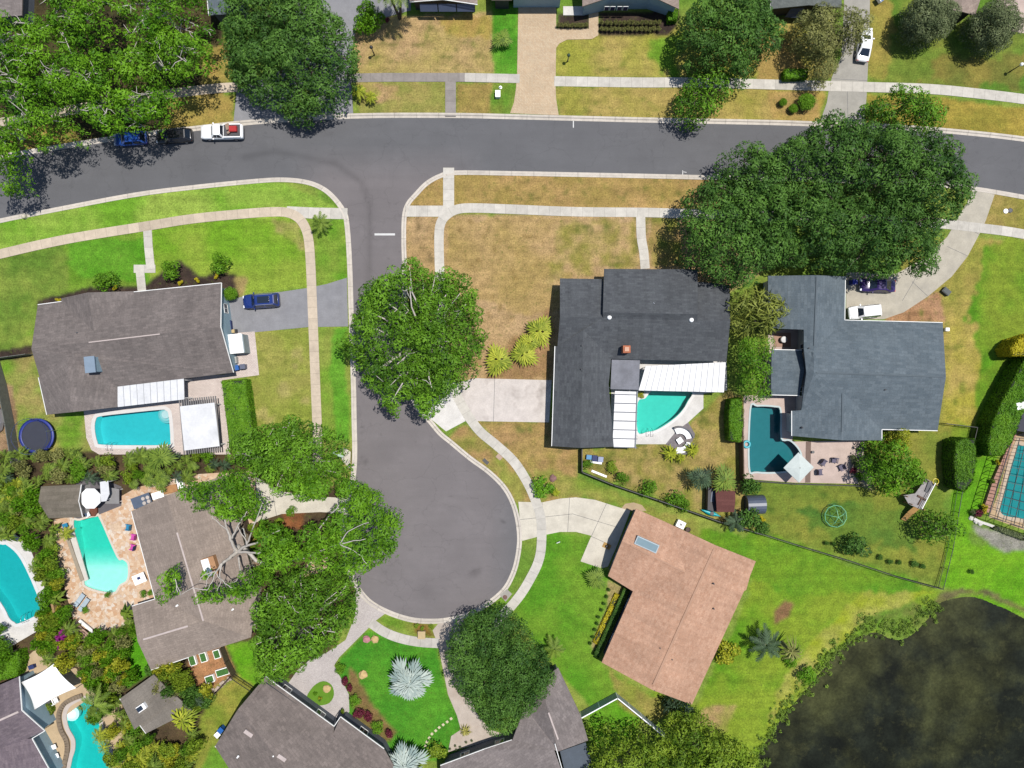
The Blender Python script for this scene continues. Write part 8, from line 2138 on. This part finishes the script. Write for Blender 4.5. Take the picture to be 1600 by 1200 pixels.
for i, (x, y, l, w_, h_) in enumerate(((303, 1030, 'leftmost', .9, 1.4), (320, 1025, 'second', .9, 1.3), (341, 1020, 'third', .9, 1.2), (350, 1048, 'lowest right', 1.8, 1.0), (330, 1059, 'lowest middle', 1.2, 1.0))):
    solid('raised_planter', l + ' white raised planter in the kitchen garden', 'planter', x, y, [('box', WHITE, [(0, 0, .25, w_, h_, .5)]), ('plants', LF_SOIL if False else M('veg_green', C(74, 128, 54), .9, .4, 6), [(0, 0, .52, w_ - .2, h_ - .2, .12)])], WHITE, .3, 'raised planters in the kitchen garden')
mb = MB()
rr = random.Random(8)
t = thing('rock_border', 'row of pale stones along the kitchen garden edge', 'stones', P(345, 1065))
for i in range(22):
    f = i / 21; c = P(362 - 34 * f + rr.uniform(-2, 2), 1058 + 26 * f + rr.uniform(-3, 3)); mb.lathe([(.05, 0), (.22, .05), (.2, .16), (.06, .22)], (c.x, c.y, 0), 6)
mb.build('stones', M('stones_pale', C(214, 196, 180), .9, .3, 2), t)
mb = MB(); mb.quadbar(P(561, 718, .0) if False else P(560, 713, -.06), P(571, 720, -.06), .3, .02); 
solid('sign_board', 'small white yard sign on the lawn below the concrete drive', 'sign', 872, 846, [('panel', WHITE, [(0, 0, .5, .5, .05, .35)]), ('leg', DARKGREY, [(0, 0, .2, .05, .05, .4)])], WHITE, .4)
solid('patio_chair', 'blue folding chair at the top edge beside the concrete drive', 'chair', 1372, 2, [('seat', M('seat_blue', C(96, 136, 190), .6, .1), [(0, 0, .4, .8, .8, .06)]), ('backrest', WHITE, [(-.4, 0, .7, .08, .8, .6)]), ('leg', STEEL, [(.3, .3, .2, .05, .05, .4)]), ('leg', STEEL, [(.3, -.3, .2, .05, .05, .4)]), ('leg', STEEL, [(-.3, .3, .2, .05, .05, .4)]), ('leg', STEEL, [(-.3, -.3, .2, .05, .05, .4)])], WHITE, .6)
mb = MB(); mb.box((*P(40, 340).xy, .25), (.2, .2, .5)); mb.lathe([(.3, .0), (.3, .5), (.2, .62), (.06, .7)], (*P(40, 339).xy, 0), 12); mb.build('fire_hydrant', M('hydrant_white', C(236, 226, 206), .5, .08), label='small pale hydrant on the verge at the left kerb', cat='hydrant')
